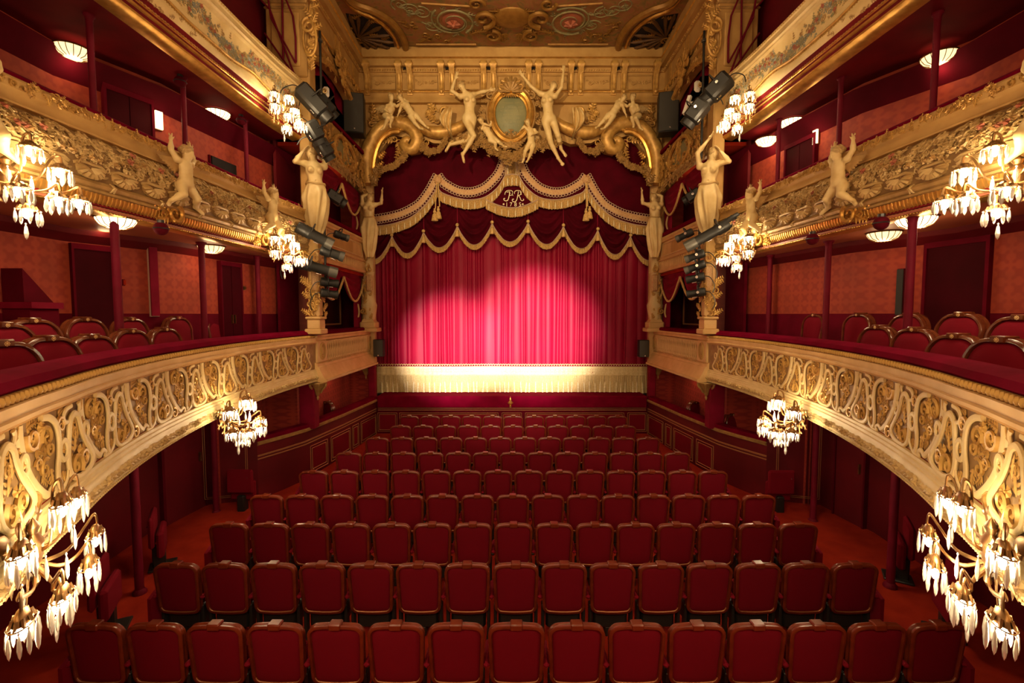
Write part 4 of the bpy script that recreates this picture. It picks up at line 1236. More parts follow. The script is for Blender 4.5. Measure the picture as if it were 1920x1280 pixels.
wpart('side_frame', mb, M['ceiling_gold'], ce, kind='stuff')

# ================================================================== proscenium arch
YP = 14.0
pr = thing('proscenium_arch', 'gilded ochre proscenium arch with scrolls framing the red valance', 'arch', (0, YP, 1.3))
def zz(py, Y=YP): return P(960, py, Y).z
def A(px, py, Y=YP): return P(px, py, Y)
ENT = [(4.52, 10.3), (4.52, 13.98), (-4.52, 13.98), (-4.52, 10.3)]
Zc = [zz(v) for v in (104, 112, 116, 124, 129, 133, 137, 172, 176, 181, 186, 195)]
mb = MB()
mb.sweep(ENT, [(-.3, CEIL + .05), (0.13, CEIL + .05), (0.13, Zc[1]), (0.15, Zc[1]), (0.16, Zc[2]), (0.17, Zc[3]), (0.17, Zc[4]), (0.05, Zc[4]), (0.05, Zc[6]), (0.0, Zc[6]), (0.0, Zc[7]), (0.06, Zc[7]), (0.07, Zc[8]), (0.03, Zc[8]), (0.03, Zc[9]), (0.06, Zc[10]), (0.09, Zc[11]), (0.0, Zc[11] - .02), (-.3, Zc[11] - .02)])
wpart('entablature', mb, M['ochre'], pr)
mb = MB(); mb.sweep(ENT, [(0.06, Zc[7] + .005), (0.085, Zc[7] - .03), (0.06, Zc[8])]); mb.sweep(ENT, [(0.15, Zc[1]), (0.19, Zc[1] - 0.04), (0.16, Zc[2])])
wpart('gilt_fillet', mb, M['gilt'], pr, kind='stuff')
mb = MB()
for i in range(120): mb.ball((-4.4 + 8.8 * i / 119, 13.92, Zc[5] - .01), 0.026, 5, 4)
for s in (-1, 1):
    for i in range(46): mb.ball((s * 4.46, 10.4 + 3.5 * i / 45, Zc[5] - .01), 0.026, 5, 4)
wpart('bead_course', mb, M['gold'], pr, kind='stuff')
cm = MB()
cw = 0.155
H_ = zz(119) - zz(180)
cm.prism([(0, 0), (0.22, 0), (0.25, -0.05), (0.25, -0.16), (0.17, -0.26), (0.08, -.36), (0.05, -H_ * .8), (0.09, -H_ * .9), (0.07, -H_), (0, -H_)], lambda a, b_, h: (h, -a, b_), -cw / 2, cw / 2)
for k in (-1, 1):
    cm.tube([(k * cw * .3, -.1, -0.3), (k * cw * .3, -.08, -0.45), (k * cw * .3, -.06, -H_ * .8)], 0.018, 5)
    cm.lathe([(0.07, 0), (0.07, .03), (0.0, .035)], 10, (k * cw * .5, -.19, -.12), Matrix.Rotation(k * PI / 2, 3, 'Y'))
cm.ball((0, -.1, -H_ * .9), (0.06, .05, .06), 7, 5)
cons_me = cm.mesh('console', M['gold'])
for px in (689, 749, 769, 828, 848, 907, 925, 991, 1009, 1070, 1088, 1150, 1169, 1229):
    q = A(px, 119, 13.98); put('console', cons_me, pr, mtx=local_mtx(Matrix.Translation((q.x, 13.98, q.z)), pr))
for s in (-1, 1):
    for y in (10.7, 11.0, 12.2, 12.5, 13.5):
        put('console', cons_me, pr, mtx=local_mtx(Matrix.Translation((s * 4.50, y, zz(119))) @ Matrix.Rotation(-s * PI / 2, 4, 'Z').inverted(), pr))
for px in (759, 838, 916, 1000, 1079, 1160):
    q = A(px, 126, 13.9); mb = MB(); mb.box((q.x, 13.93, q.z), (.09, .08, .14), .0); wpart('gap_shade', mb, M['void'], pr, False)  # black block painting the shade of a gap between paired consoles
PN = lambda x, y, z: (x, 13.97 - y, z)
for i, (x0, x1) in enumerate(((697, 742), (777, 821), (856, 900), (933, 984), (1017, 1063), (1096, 1143), (1177, 1222))):
    a, b_ = A(x0, 142, 13.97), A(x1, 168, 13.97)
    mb = MB(PN)
    fr_ = [(a.x, .01, a.z), (b_.x, .01, a.z), (b_.x, .01, b_.z), (a.x, .01, b_.z)]
    mb.tube(fr_, 0.018, 4, True)
    wpart('frieze_frame', mb, M['ochre'], pr)
    mb = MB(PN); cx, cz_ = (a.x + b_.x) / 2, (a.z + b_.z) / 2
    for s in (-1, 1):
        o_scroll(mb, cx + s * .20, cz_, .075, 0, s, .2, 1.3, 0, 5, 12); acanthus(mb, cx + s * .05, cz_, .2, 0 if s > 0 else PI, 0, 3, .4); o_scroll(mb, cx + s * .30, cz_ + .05, .045, 0, -s, .2, 1.3, 0, 5, 12)
    o_flower(mb, cx, cz_, .05)
    wpart('frieze_relief', mb, M['ochre'], pr, kind='stuff')
# the ground of the arch, cut along the scrolls
half = [(960, 195), (655, 195), (655, 345), (704, 345), (704, 312), (712, 285), (724, 268), (742, 254), (758, 258), (760, 274), (768, 288), (786, 284), (792, 258), (812, 268), (850, 270), (880, 258), (900, 268), (930, 285), (960, 292)]
for s in (-1, 1):
    poly = [((px if s < 0 else 1920 - px), py) for px, py in half]
    if s > 0: poly = poly[::-1]
    mb = MB(); mb.prism([(lambda q: (q.x, q.z))(A(*p)) for p in poly], lambda a, b_, h: (a, h, b_), YP, YP + 0.32)
    wpart('arch_ground', mb, M['ochre'], pr, False)
AM = lambda x, y, z: (x, YP - y, z)
gar = None
def axz(px, py):
    q = A(px, py); return q.x, q.z
def half_arch():
    t = thing('arch_scroll', 'large gilded scroll of the proscenium arch on the left, above the caryatid', 'ornament', (-4.2, YP, 6), group='proscenium scrolls')
    mb = MB(AM)
    pts = [axz(*p) for p in ((693, 348), (690, 318), (691, 292), (700, 266), (716, 246), (738, 235), (760, 236), (778, 248), (784, 266), (776, 282), (764, 281), (759, 272), (764, 265), (770, 268))]
    pp = catmull([(x, 0.12, z) for x, z in pts], 5)
    n_ = len(pp)
    mb.tube(pp, [0.20 * (1 - 0.55 * max(0, (i / n_ - .55) / .45)) for i in range(n_)], 10)
    wpart('great_scroll', mb, M['gold'], t)
    mb = MB(AM)
    pp = catmull([(x, 0.16, z) for x, z in [axz(*p) for p in ((704, 345), (703, 315), (708, 288), (718, 266), (735, 252), (752, 250))]], 5)
    mb.tube(pp, 0.07, 7); wpart('inner_moulding', mb, M['gilt'], t)
    mb = MB(AM)
    for i in range(0, len(pp), 2):
        q = pp[i]; acanthus(mb, q.x, q.z, 0.19, 1.7 - 1.2 * i / len(pp) + rnd.uniform(-.3, .3), 0.2, 4, .4)
    for px, py, r_1 in ((712, 300, .8), (709, 320, .9), (708, 335, 1.0)):
        x, z = axz(px, py); acanthus(mb, x, z, 0.30, r_1, 0.12, 4, .45)
    wpart('scroll_leaves', mb, M['gilt'], t, kind='stuff')
    mb = MB(AM)
    pp = catmull([(x, 0.14, z) for x, z in [axz(*p) for p in ((788, 240), (800, 248), (822, 252), (845, 249), (866, 240), (880, 228))]], 5)
    mb.tube(pp, [.10 + .08 * math.sin(PI * i / (len(pp) - 1)) for i in range(len(pp))], 10); wpart('swelling_moulding', mb, M['gold'], t)
    mb = MB(AM); x, z = axz(834, 214); o_scroll(mb, x, z, 0.20, -1.3, 1, .24, 1.4, 0.1, 8, 22); mb.tube([(x + .15, .12, z - .12), (x + .1, .14, z - .35), (x - .1, .16, z - .5)], [.05, .06, .04], 7)
    wpart('volute', mb, M['gold'], t)
    mb = MB(AM)
    for px, py, r_1 in ((812, 205, 2), (806, 222, 1.2), (818, 228, 2.6), (800, 215, .4), (770, 210, 2.8), (760, 225, .3), (700, 215, 1.6), (695, 235, 1.2), (706, 225, .5), (796, 268, -1.3), (792, 278, -.8), (745, 268, -1.0), (738, 262, 3.4), (752, 278, -2.0)):
        x, z = axz(px, py); acanthus(mb, x, z, 0.36, r_1, 0.06, 4, .42); o_scroll(mb, x + .05, z, .1, r_1, 1, .2, 1.2, .06, 6, 12)
    wpart('ground_leaves', mb, M['gold'], t, kind='stuff')
    # hanging garlands of roses
    for pl in (((764, 286), (758, 300), (745, 312), (728, 319), (706, 326)), ((790, 268), (795, 283), (812, 288), (828, 281), (838, 262), (836, 236), (834, 222))):
        mb = MB(AM)
        pp = catmull([(x, 0.12, z) for x, z in [axz(*p) for p in pl]], 8)
        for q in pp:
            for k in range(2):
                an = rnd.uniform(0, 2 * PI)
                mb2 = (q.x + .055 * math.cos(an), q.z + .055 * math.sin(an))
                o_flower(mb, mb2[0], mb2[1], rnd.uniform(.06, .085), .14 + rnd.uniform(0, .06), 6)
            if rnd.random() < .3: acanthus(mb, q.x, q.z, .13, rnd.uniform(0, 6), .12, 3, .5)
        mb.tube(pp, 0.055, 6)
        wpart('rose_garland', mb, M['gold_dull'], t, kind='stuff')
    # leafy capital over the caryatid's head
    mb = MB(AM)
    for i in range(26):
        px, py = rnd.uniform(672, 712), rnd.uniform(322, 352)
        x, z = axz(px, py); (acanthus(mb, x, z, .3, rnd.uniform(.4, 2.7), .1 + rnd.uniform(0, .2), 4, .45) if i % 3 else o_flower(mb, x, z, .1, .25, 6))
    wpart('leafy_capital', mb, M['gold_dull'], t, kind='stuff')
    return t
sc_l = half_arch()
mirror(sc_l, 'large gilded scroll of the proscenium arch on the right, above the caryatid')

# column shafts (herms) that carry the arch, on both sides of the stage
def herm():
    t = thing('herm_pillar', 'cream and gold herm pillar left of the stage curtain, below the caryatid', 'pillar', (-4.36, 13.75, 3.35), group='herm pillars beside the stage')
    def at(px, py, Y=13.72): return P(px, py, Y)
    cx = at(690, 600).x
    z0, z1 = at(690, 622).z, at(690, 462).z
    mb = MB(); mb.box((cx, 13.86, z0 + .06), (0.58, .5, .12), .02); mb.box((cx, 13.86, z0 + .2), (0.46, .44, .20), .03); mb.lathe([(.27, 0), (.24, .06), (.2, .1)], 4, (cx, 13.86, z0 + .28), Matrix.Rotation(PI / 4, 3, 'Z'))
    wpart('pedestal', mb, M['cream_warm'], t)
    mb = MB()
    mb.lathe([(.16, z0 + .36), (.21, z0 + .55), (.24, z0 + .8), (.17, z0 + 1.0), (.14, z0 + 1.15), (.16, z0 + 1.7), (.19, z0 + 1.78), (.15, z0 + 1.85), (.15, z1)], 12, (cx, 13.86, 0))
    wpart('shaft', mb, M['cream'], t)
    mb = MB(); mb.box((cx + .08, 13.66, z0 + 1.45), (.20, .1, .5), .04); wpart('red_panel', mb, M['braid'], t)
    mb = MB(lambda x, y, z: (x, 13.66 - y, z))
    o_scroll(mb, cx + .1, z0 + 1.85, .10, 1.5, 1, .25, 1.4, 0.02, 7, 18); o_scroll(mb, cx - .12, z0 + .62, .10, 1.5, -1, .25, 1.4, 0.02, 7, 18); o_scroll(mb, cx + .16, z0 + 2.5, .1, 0, 1, .25, 1.4, .02, 7, 18)
    for k in range(18): acanthus(mb, cx + rnd.uniform(-.09, .09), z0 + .4 + k * (z1 - z0 - .5) / 18, .17, rnd.uniform(.9, 2.2), 0.0, 4, .42)
    wpart('shaft_leaves', mb, M['gold'], t, kind='stuff')
    # twisted ribbon down the outer edge
    mb = MB(); mb.tube(catmull([(cx - .30 + .05 * math.sin(k * 1.9), 13.7, z1 + .9 - k * .26) for k in range(14)], 4), [.035] * 53, 5); wpart('hanging_ribbon', mb, M['cream_warm'], t)
    mb = MB(); mb.box((cx - .08, 14.08, (z0 + z1) / 2 + .6), (.4, .2, z1 - z0 + 3.2), .02); wpart('pilaster', mb, M['cream_warm'], t)
    return t
herm_l = herm()
mirror(herm_l, 'cream and gold herm pillar right of the stage curtain, below the caryatid')

# ================================================================== oval cartouche over the stage
ca = thing('cartouche', 'oval gilded cartouche with a green inscribed plaque over the stage', 'ornament', (0, 13.7, 9.5))
YC = 13.62
def cq(px, py): q = P(px, py, YC); return q.x, q.z
c0 = cq(958, 217)
rx, rz_ = cq(986, 217)[0] - c0[0], c0[1] - cq(958, 253)[1]
CMAP = lambda x, y, z: (x, YC - y, z)
def egg_pt(a, k=1.0):
    z = math.sin(a); w = 1.0 + 0.10 * z
    return (c0[0] + rx * k * math.cos(a) * w, c0[1] + rz_ * k * z)
mb = MB(CMAP)
N_ = 40
vs = [(c0[0], 0.10, c0[1])]; fs = []
for lv, (k, y) in enumerate(((0.5, 0.085), (0.85, 0.05), (1.05, 0.0), (1.05, -.3))):
    for i in range(N_):
        q = egg_pt(2 * PI * i / N_, k); vs.append((q[0], y, q[1]))
for i in range(N_): fs.append((0, 1 + i, 1 + (i + 1) % N_))
for lv in range(3):
    for i in range(N_): fs.append((1 + lv * N_ + i, 1 + lv * N_ + (i + 1) % N_, 1 + (lv + 1) * N_ + (i + 1) % N_, 1 + (lv + 1) * N_ + i))
mb.add(vs, fs); wpart('plaque', mb, M['plaque'], ca)
for k, r_1, y, m_, nm_ in ((1.10, .035, .03, M['gilt'], 'inner_rim'), (1.33, .095, .05, M['gilt'], 'gilded_frame'), (1.58, .04, 0.0, M['gold_dull'], 'outer_rim')):
    mb = MB(CMAP); mb.tube([(lambda q: (q[0], y, q[1]))(egg_pt(2 * PI * i / 48, k)) for i in range(48)], r_1, 8, True); wpart(nm_, mb, m_, ca)
mb = MB(CMAP)
for i in range(44):
    a = 2 * PI * i / 44; q = egg_pt(a, 1.33); o_leaf(mb, q[0], q[1], .11, .035, a + 1.0, .3, .12)
wpart('frame_leaves', mb, M['gilt'], ca, kind='stuff')
mb = MB(CMAP)
x, z = cq(958, 165)
for k in range(9):
    a = PI * k / 8
    ex, ez = .36 * math.cos(a), .40 * math.sin(a)
    mb.tube([(x + .1 * ex, .10, z - .15 + .1 * ez), (x + .6 * ex, .16, z - .15 + .6 * ez), (x + ex, .08, z - .15 + ez)], [.03, .055, .06], 6)
wpart('crowning_shell', mb, M['gold_dull'], ca)
for s in (-1, 1):
    mb = MB(CMAP); x, z = cq(958 + s * 17, 166); o_scroll(mb, x, z, .15, PI / 2, s, .22, 1.3, .12, 8, 20); wpart('side_volute', mb, M['gold'], ca)
    mb = MB(CMAP); x, z = cq(958 + s * 38, 182); o_scroll(mb, x, z, .12, PI / 2, -s, .22, 1.3, .08, 8, 20)
    for k in range(9): 
        q = cq(958 + s * (40 + rnd.uniform(-4, 10)), 180 + k * 9); acanthus(mb, q[0], q[1], .26, (0 if s > 0 else PI) + rnd.uniform(-1, 1), 0.0, 4, .42)
    wpart('side_leaves', mb, M['gold_dull'], ca, kind='stuff')
mb = MB(CMAP)
x, z = cq(958, 280)
for k in range(7): acanthus(mb, x + .03 * (k - 3), z, .55 - .05 * abs(k - 3), PI / 2 + (k - 3) * -.28, .1 - .02 * abs(k - 3), 5, .34)
wpart('foot_acanthus', mb, M['gold_dull'], ca, kind='stuff')
mb = MB(CMAP)
x, z = cq(958, 181); 
for k in range(7): o_leaf(mb, x + .05 * (k - 3), z + .02, .12, .03, -PI / 2 + .2 * (k - 3), 0, .13)
o_scroll(mb, x - .22, z - .02, .06, 0, 1, .25, 1.2, .12); o_scroll(mb, x + .22, z - .02, .06, PI, -1, .25, 1.2, .12)
wpart('lambrequin', mb, M['gilt'], ca, kind='stuff')
# worn lines of lettering: too faded to read, short raised strokes
mb = MB(CMAP)
for row, (py, w) in enumerate(((195, 16), (203, 22), (210, 23), (217, 19), (224, 17), (231, 18), (238, 15))):
    n_ = int(w * 0.9)
    for i in range(n_):
        if rnd.random() < .2: continue
        x, z = cq(958 - w + 2 * w * (i + .5) / n_, py + 1.5 * (1 - ((i + .5) / n_ * 2 - 1) ** 2) - 1)
        h_ = rnd.uniform(.025, .04)
        mb.box((x, .09 * (1 - (abs(x - c0[0]) / rx) ** 2 * .8) * (1 - (abs(z - c0[1]) / rz_) ** 2 * .7) + .012, z), (.008, .01, h_), 0)
wpart('faded_lettering', mb, M['plaque_letter'], ca, False, kind='stuff')
# rose garland under the cartouche
ga = thing('rose_garland', 'carved garland of roses hanging below the oval cartouche', 'ornament', (0, 13.7, 8.0))
mb = MB(CMAP)
for pl in (((868, 262), (885, 272), (905, 268), (925, 282), (945, 292), (958, 296)), ((1048, 262), (1030, 274), (1012, 270), (992, 284), (972, 292), (958, 296))):
    pp = catmull([(x, -.02, z) for x, z in [cq(*p) for p in pl]], 8)
    for q in pp:
        for k in range(2): o_flower(mb, q.x + rnd.uniform(-.1, .1), q.z + rnd.uniform(-.1, .1), rnd.uniform(.07, .1), rnd.uniform(.0, .1), 6)
        if rnd.random() < .6: acanthus(mb, q.x, q.z, .24, rnd.uniform(0, 6), .0, 3, .5)
    mb.tube(pp, .06, 6)
wpart('roses', mb, M['gold_dull'], ga, kind='stuff')

# ================================================================== valance
YV = 14.22
va = thing('valance', 'dark red velvet valance with gold braid, swagged fringe and a monogram', 'curtain', (0, YV, 7))
def vx(px, py, Y=YV): q = P(px, py, Y); return (q.x, q.z)
def both(l): return [vx(*p) for p in l] + [vx(1920 - p[0], p[1]) for p in l[::-1][1:]] if l[-1][0] == 960 else [vx(*p) for p in l]
def sm(pts, n=6): return [(p.x, p.y) for p in catmull([(a, b_, 0) for a, b_ in pts], n)]
U1 = sm([vx(*p) for p in ((696, 412), (707, 411), (730, 407), (753, 401), (772, 392), (788, 381), (804, 360), (813, 344), (821, 329))])
U2 = sm([vx(*p) for p in ((821, 329), (829, 341), (842, 350), (858, 358), (875, 361), (892, 359), (909, 352), (924, 339), (936, 324), (944, 304), (949, 285))])
L1 = sm([vx(*p) for p in ((696, 425), (708, 424), (736, 420), (770, 408), (796, 387), (811, 367), (821, 352))])
L2 = sm([vx(*p) for p in ((821, 352), (828, 361), (842, 367), (858, 372), (882, 375), (909, 370), (932, 353), (947, 329), (954, 306))])
Bd = sm([vx(*p) for p in ((911, 375), (921, 380), (938, 387), (960, 390.5), (982, 387), (999, 380), (1009, 375))])
def mir(l): return [(-x, z) for x, z in l][::-1]
# velvet cloth: from the arch down to the fringe line
line = L1[:-1] + L2
cloth = MB()
top = zz(200, YV)
cols = []
for s in (-1, 1):
    pts = line if s < 0 else mir(line)
    vs = []; nz = 8
    for i, (x, z) in enumerate(pts):
        for j in range(nz + 1):
            t = j / nz
            vs.append((x, YV + 0.012 * math.sin(x * 9) * (1 - t) + .01, top + (z - .04 - top) * t))
    m_ = nz + 1
    cloth.add(vs, [(i * m_ + j, (i + 1) * m_ + j, (i + 1) * m_ + j + 1, i * m_ + j + 1) for i in range(len(pts) - 1) for j in range(nz)])
wpart('velvet_cloth', cloth, M['valance'], va)
bx = MB()
bx.prism([vx(*p) for p in ((905, 372), (930, 352), (948, 322), (972, 322), (990, 352), (1015, 372), (1000, 384), (982, 391), (960, 394), (938, 391), (920, 384))], lambda a, b_, h: (a, h, b_), YV + .012, YV + .03)
wpart('badge_field', bx, M['valance'], va, False)
def ribbon(mb, pts, w, Y, th=.02):
    n_ = len(pts); vs = []; fs = []
    for i in range(n_):
        a, b_ = Vector(pts[max(i - 1, 0)]), Vector(pts[min(i + 1, n_ - 1)]); t = (b_ - a).normalized(); nr = Vector((-t.y, t.x))
        for q, y in ((-1, 0), (-1, -th), (-.6, -th * 1.5), (.6, -th * 1.5), (1, -th), (1, 0)):
            vs.append((pts[i][0] + nr.x * w / 2 * q, Y + y, pts[i][1] + nr.y * w / 2 * q))
    for i in range(n_ - 1):
        for q in range(5): fs.append((i * 6 + q, i * 6 + q + 1, (i + 1) * 6 + q + 1, (i + 1) * 6 + q))
    mb.add(vs, fs)
def resample(pts, d):
    p = Path(pts); n_ = max(2, int(p.L / d)); return [(lambda v: (v.x, v.y))(p.at(p.L * i / n_)[0]) for i in range(n_ + 1)]
def loops(mb, pts, w, Y, d, r):
    p = Path(pts); n_ = int(p.L / d)
    for i in range(n_):
        q, t, nr = p.at((i + .5) * p.L / n_)
        for s in (-1, 1):
            c = q + nr * (w / 2 + r * .55) * s
            mb.tube([(c.x + t.x * r * 1.1 * math.cos(a) + nr.x * r * math.sin(a), Y - .02, c.y + t.y * r * 1.1 * math.cos(a) + nr.y * r * math.sin(a)) for a in [2 * PI * k / 8 for k in range(8)]], .011, 4, True)
drop = MB(); drop.lathe([(.001, 0.0), (.010, -.01), (.012, -.05), (.020, -.11), (.016, -.125), (.022, -.14), (.012, -.15), (.014, -.19)], 7); drop_fr = drop.mesh('fringe_drop', M['tassel_pale'])
def fringe(parent, pts, depth, Y, seed, dens=.018, drops=.19, m_='fringe', jit=.006, wig=.0, nm_='fringe'):
    p = Path(pts); n_ = int(p.L / dens); r = random.Random(seed); mb = MB()
    for i in range(n_):
        q = p.at((i + r.random()) * p.L / n_)[0]
        y = Y - r.uniform(.0, .03); dd = depth * r.uniform(.93, 1.03); x2 = q.x + r.gauss(0, jit); w = r.uniform(.006, .011)
        z1 = q.y + .01; z2 = q.y - dd; xm = (q.x + x2) / 2 + r.gauss(0, wig)
        vs = []
        for (x, z, k) in ((q.x, z1, .7), (xm, (z1 + z2) / 2, 1), (x2, z2, 1.1)):
            vs += [(x - w * k, y, z), (x, y - w * k, z), (x + w * k, y, z)]
        mb.add(vs, [(0, 1, 4, 3), (1, 2, 5, 4), (3, 4, 7, 6), (4, 5, 8, 7)])
    # a soft ground behind the strands
    g = resample(pts, .06); vs = []
    for x, z in g: vs += [(x, Y + .004, z), (x, Y + .004, z - depth * .93)]
    mb.add(vs, [(i * 2, i * 2 + 1, i * 2 + 3, i * 2 + 2) for i in range(len(g) - 1)])
    wpart(nm_, mb, M[m_], parent, kind='stuff')
    mb = MB(); mb.tube([(x, Y - .025, z) for x, z in resample(pts, .05)], .016, 6); wpart(nm_ + '_cord', mb, M['mauve'] if m_ == 'fringe' else M['fringe_light'], parent)
    if drops:
        k = int(p.L / drops)
        for i in range(k):
            q = p.at((i + .5) * p.L / k)[0]
            put('fringe_drop', drop_fr, parent, mtx=local_mtx(Matrix.Translation((q.x, Y - .04, q.y - depth * .28)) @ Matrix.Scale(depth / .28, 4), parent))
FD = .29
for k, pts in enumerate((U1, U2, mir(U2), mir(U1))):
    mb = MB(); ribbon(mb, pts, .17, YV - .005); wpart('braid_band', mb, M['braid'], va)
    mb = MB(); loops(mb, pts, .17, YV - .005, .085, .04); wpart('braid_loops', mb, M['mauve'], va, kind='stuff')
for k, pts in enumerate((L1, L2, mir(L2), mir(L1))): fringe(va, pts, FD, YV - .01, k)
fringe(va, Bd, FD, YV - .05, 9)
cf = sm([vx(*p) for p in ((946, 304), (952, 302), (960, 301), (968, 302), (974, 304))]); fringe(va, cf, .62, YV + .0, 10, .014, 0)
cf = sm([vx(*p) for p in ((948, 330), (960, 328), (972, 330))]); fringe(va, cf, .34, YV - .06, 11, .014, .12)
# monogram and date
def stroke(pts, r=.013):
    q = [vx(880 + x / 9.84, 290 + y / 9.84, YV) for x, y in pts]
    pp = catmull([(x, YV - .035, z) for x, z in q], 4); mb.tube(pp, r, 6, flat=(YN, .6))
mb = MB()
stroke([(745, 682), (738, 745), (722, 815), (700, 850), (665, 855), (638, 835), (640, 812), (660, 812)], .014)
stroke([(655, 745), (662, 705), (690, 672), (740, 662), (785, 672), (800, 700)], .011); stroke([(690, 700), (720, 690), (745, 700)], .009)
wpart('letter_p', mb, M['tassel_pale'], va, kind='stuff')
mb = MB()
stroke([(760, 715), (740, 735), (755, 755), (785, 745), (795, 710), (790, 740), (808, 757)], .010)
wpart('letter_a', mb, M['tassel_pale'], va)
mb = MB()
stroke([(905, 682), (895, 750), (878, 825), (852, 868), (815, 872), (792, 850), (800, 825), (822, 828)], .014)
stroke([(832, 725), (835, 690), (870, 666), (925, 668), (955, 692), (950, 730), (920, 755), (895, 757)], .011)
stroke([(905, 755), (935, 795), (950, 838), (978, 853), (1003, 838), (995, 820)], .012); stroke([(935, 690), (965, 745)], .009)
wpart('letter_r', mb, M['tassel_pale'], va, kind='stuff')
def text_mesh(txt, size, m_, name, ext=.006):
    cu = bpy.data.curves.new(name, 'FONT'); cu.body = txt; cu.size = size; cu.extrude = ext; cu.align_x = 'CENTER'; cu.align_y = 'CENTER'
    ob = bpy.data.objects.new(name, cu); COL.objects.link(ob)
    dg = bpy.context.evaluated_depsgraph_get(); dg.update()
    me = bpy.data.meshes.new_from_object(ob.evaluated_get(dg)); bpy.data.objects.remove(ob); me.materials.clear(); me.materials.append(m_); me.name = name
    return me
q = vx(880 + 812 / 9.84, 290 + 928 / 9.84)
for ch, px in (('1', 690), ('7', 768), ('8', 852), ('5', 935)):
    q = vx(880 + px / 9.84, 290 + 925 / 9.84)
    put('date_digit', text_mesh(ch, .17, M['tassel_pale'], 'date_digit'), va, mtx=local_mtx(Matrix.Translation((q[0], YV - .035, q[1])) @ Matrix.Rotation(PI / 2, 4, 'X'), va))
st = MB()
for k in range(6): o_leaf(st, 0, 0, .035, .012, k * PI / 3, 0, 0)
st_me = st.mesh('date_star', M['tassel_pale'])
for px in (633, 985):
    q = vx(880 + px / 9.84, 290 + 916 / 9.84); put('date_star', st_me, va, mtx=local_mtx(Matrix.Translation((q[0], YV - .03, q[1])) @ Matrix.Rotation(PI, 4, 'Z'), va))
# rosettes and long tassels at the two peaks
tm = MB(); tm.lathe([(.001, 0), (.03, -.005), (.035, -.03), (.02, -.05), (.045, -.07), (.05, -.12), (.03, -.14), (.055, -.17), (.09, -.36), (.085, -.38), (.001, -.375)], 12)
for k in range(14):
    a = 2 * PI * k / 14; tm.tube([(.05 * math.cos(a), .05 * math.sin(a), -.18), (.092 * math.cos(a), .092 * math.sin(a), -.37)], .012, 4)
tm_me = tm.mesh('tassel', M['fringe'])
for s in (-1, 1):
    px = 821 if s < 0 else 1099
    q = vx(px, 338); mb = MB(); mb.ball((q[0], YV - .05, q[1]), (.10, .05, .10), 12, 6)
    for k in range(10):
        a = 2 * PI * k / 10; mb.ball((q[0] + .1 * math.cos(a), YV - .045, q[1] + .1 * math.sin(a)), .035, 5, 4)
    wpart('rosette', mb, M['braid'], va)
    a, b_ = vx(px, 344), vx(px + 2 * s, 392); c_ = vx(px - 1 * s, 388)
    mb = MB(); mb.tube([(a[0] - .02, YV - .07, a[1]), (b_[0] - .03, YV - .08, b_[1])], .018, 5); mb.tube([(a[0] + .02, YV - .07, a[1]), (c_[0] + .05, YV - .08, c_[1])], .018, 5)
    wpart('tassel_cord', mb, M['fringe'], va, kind='stuff')
    for dx, zq in ((-.05, b_[1]), (.06, c_[1])): put('tassel', tm_me, va, mtx=local_mtx(Matrix.Translation((b_[0] + dx, YV - .09, zq)), va))

# lower valance of small swags
YS = 14.36
sv = thing('swag_valance', 'row of small red velvet swags with gold fringe over the house curtain', 'curtain', (0, YS, 6))
peaks = [(672, 455), (736, 443), (795, 436), (858, 424.5), (923, 419.5), (990, 418), (1056, 425), (1120, 432), (1181, 443.5), (1246, 455)]
lows = [(707, 486), (767, 475), (827, 464), (891, 459), (957, 453.5), (1023, 458), (1089, 466), (1152, 477), (1212, 488)]
tops_z = zz(340, YS)
tiny = MB(); tiny.lathe([(.001, 0), (.02, -.01), (.03, -.04), (.02, -.06), (.045, -.09), (.065, -.25), (.001, -.25)], 10); tiny_me = tiny.mesh('tassel', M['fringe'])
for i in range(9):
    a, b_, l = vx(*peaks[i], YS), vx(*peaks[i + 1], YS), vx(*lows[i], YS)
    def bottom(u):
        zc = a[1] + (b_[1] - a[1]) * u
        s_ = math.sin(PI * u); sag = (zc - l[1]) if False else ((a[1] + b_[1]) / 2 - l[1])
        return (a[0] + (b_[0] - a[0]) * u, zc - sag * (s_ ** 0.85) * 1.0)
    def fn(u, v):
        x, zb = bottom(u)
        zt = tops_z
        z = zt + (zb - zt) * v
        sagk = math.sin(PI * u)
        fold = .035 * sagk * math.sin(v * 34 + 6 * (sagk - 1) * .6)
        # folds follow the sag: shift v by the catenary
        vv = (z - (zb - 1.2)) / 1.2
        fold = .075 * (sagk ** .7) * math.sin(vv * 26)
        return (x, YS - .05 * sagk - fold * (.3 + .7 * v) , z)
    mb = MB(); mb.grid(fn, 20, 44); wpart('swag', mb, M['valance'], sv)
    pts = [bottom(k / 24) for k in range(25)]
    fringe(sv, pts, .17, YS - .05, 40 + i, .016, 0, 'fringe', .004)
    if i: 
        mb = MB(); mb.ball((a[0], YS - .1, a[1] + .03), .055, 8, 5); wpart('knot', mb, M['fringe'], sv)
        put('tassel', tiny_me, sv, mtx=local_mtx(Matrix.Translation((a[0], YS - .11, a[1] - .08)), sv))
        mb = MB(); mb.tube([(a[0], YS - .03, a[1] + .05), (a[0], YS - .02, tops_z)], .02, 5); wpart('gather_cord', mb, M['velvet'], sv)

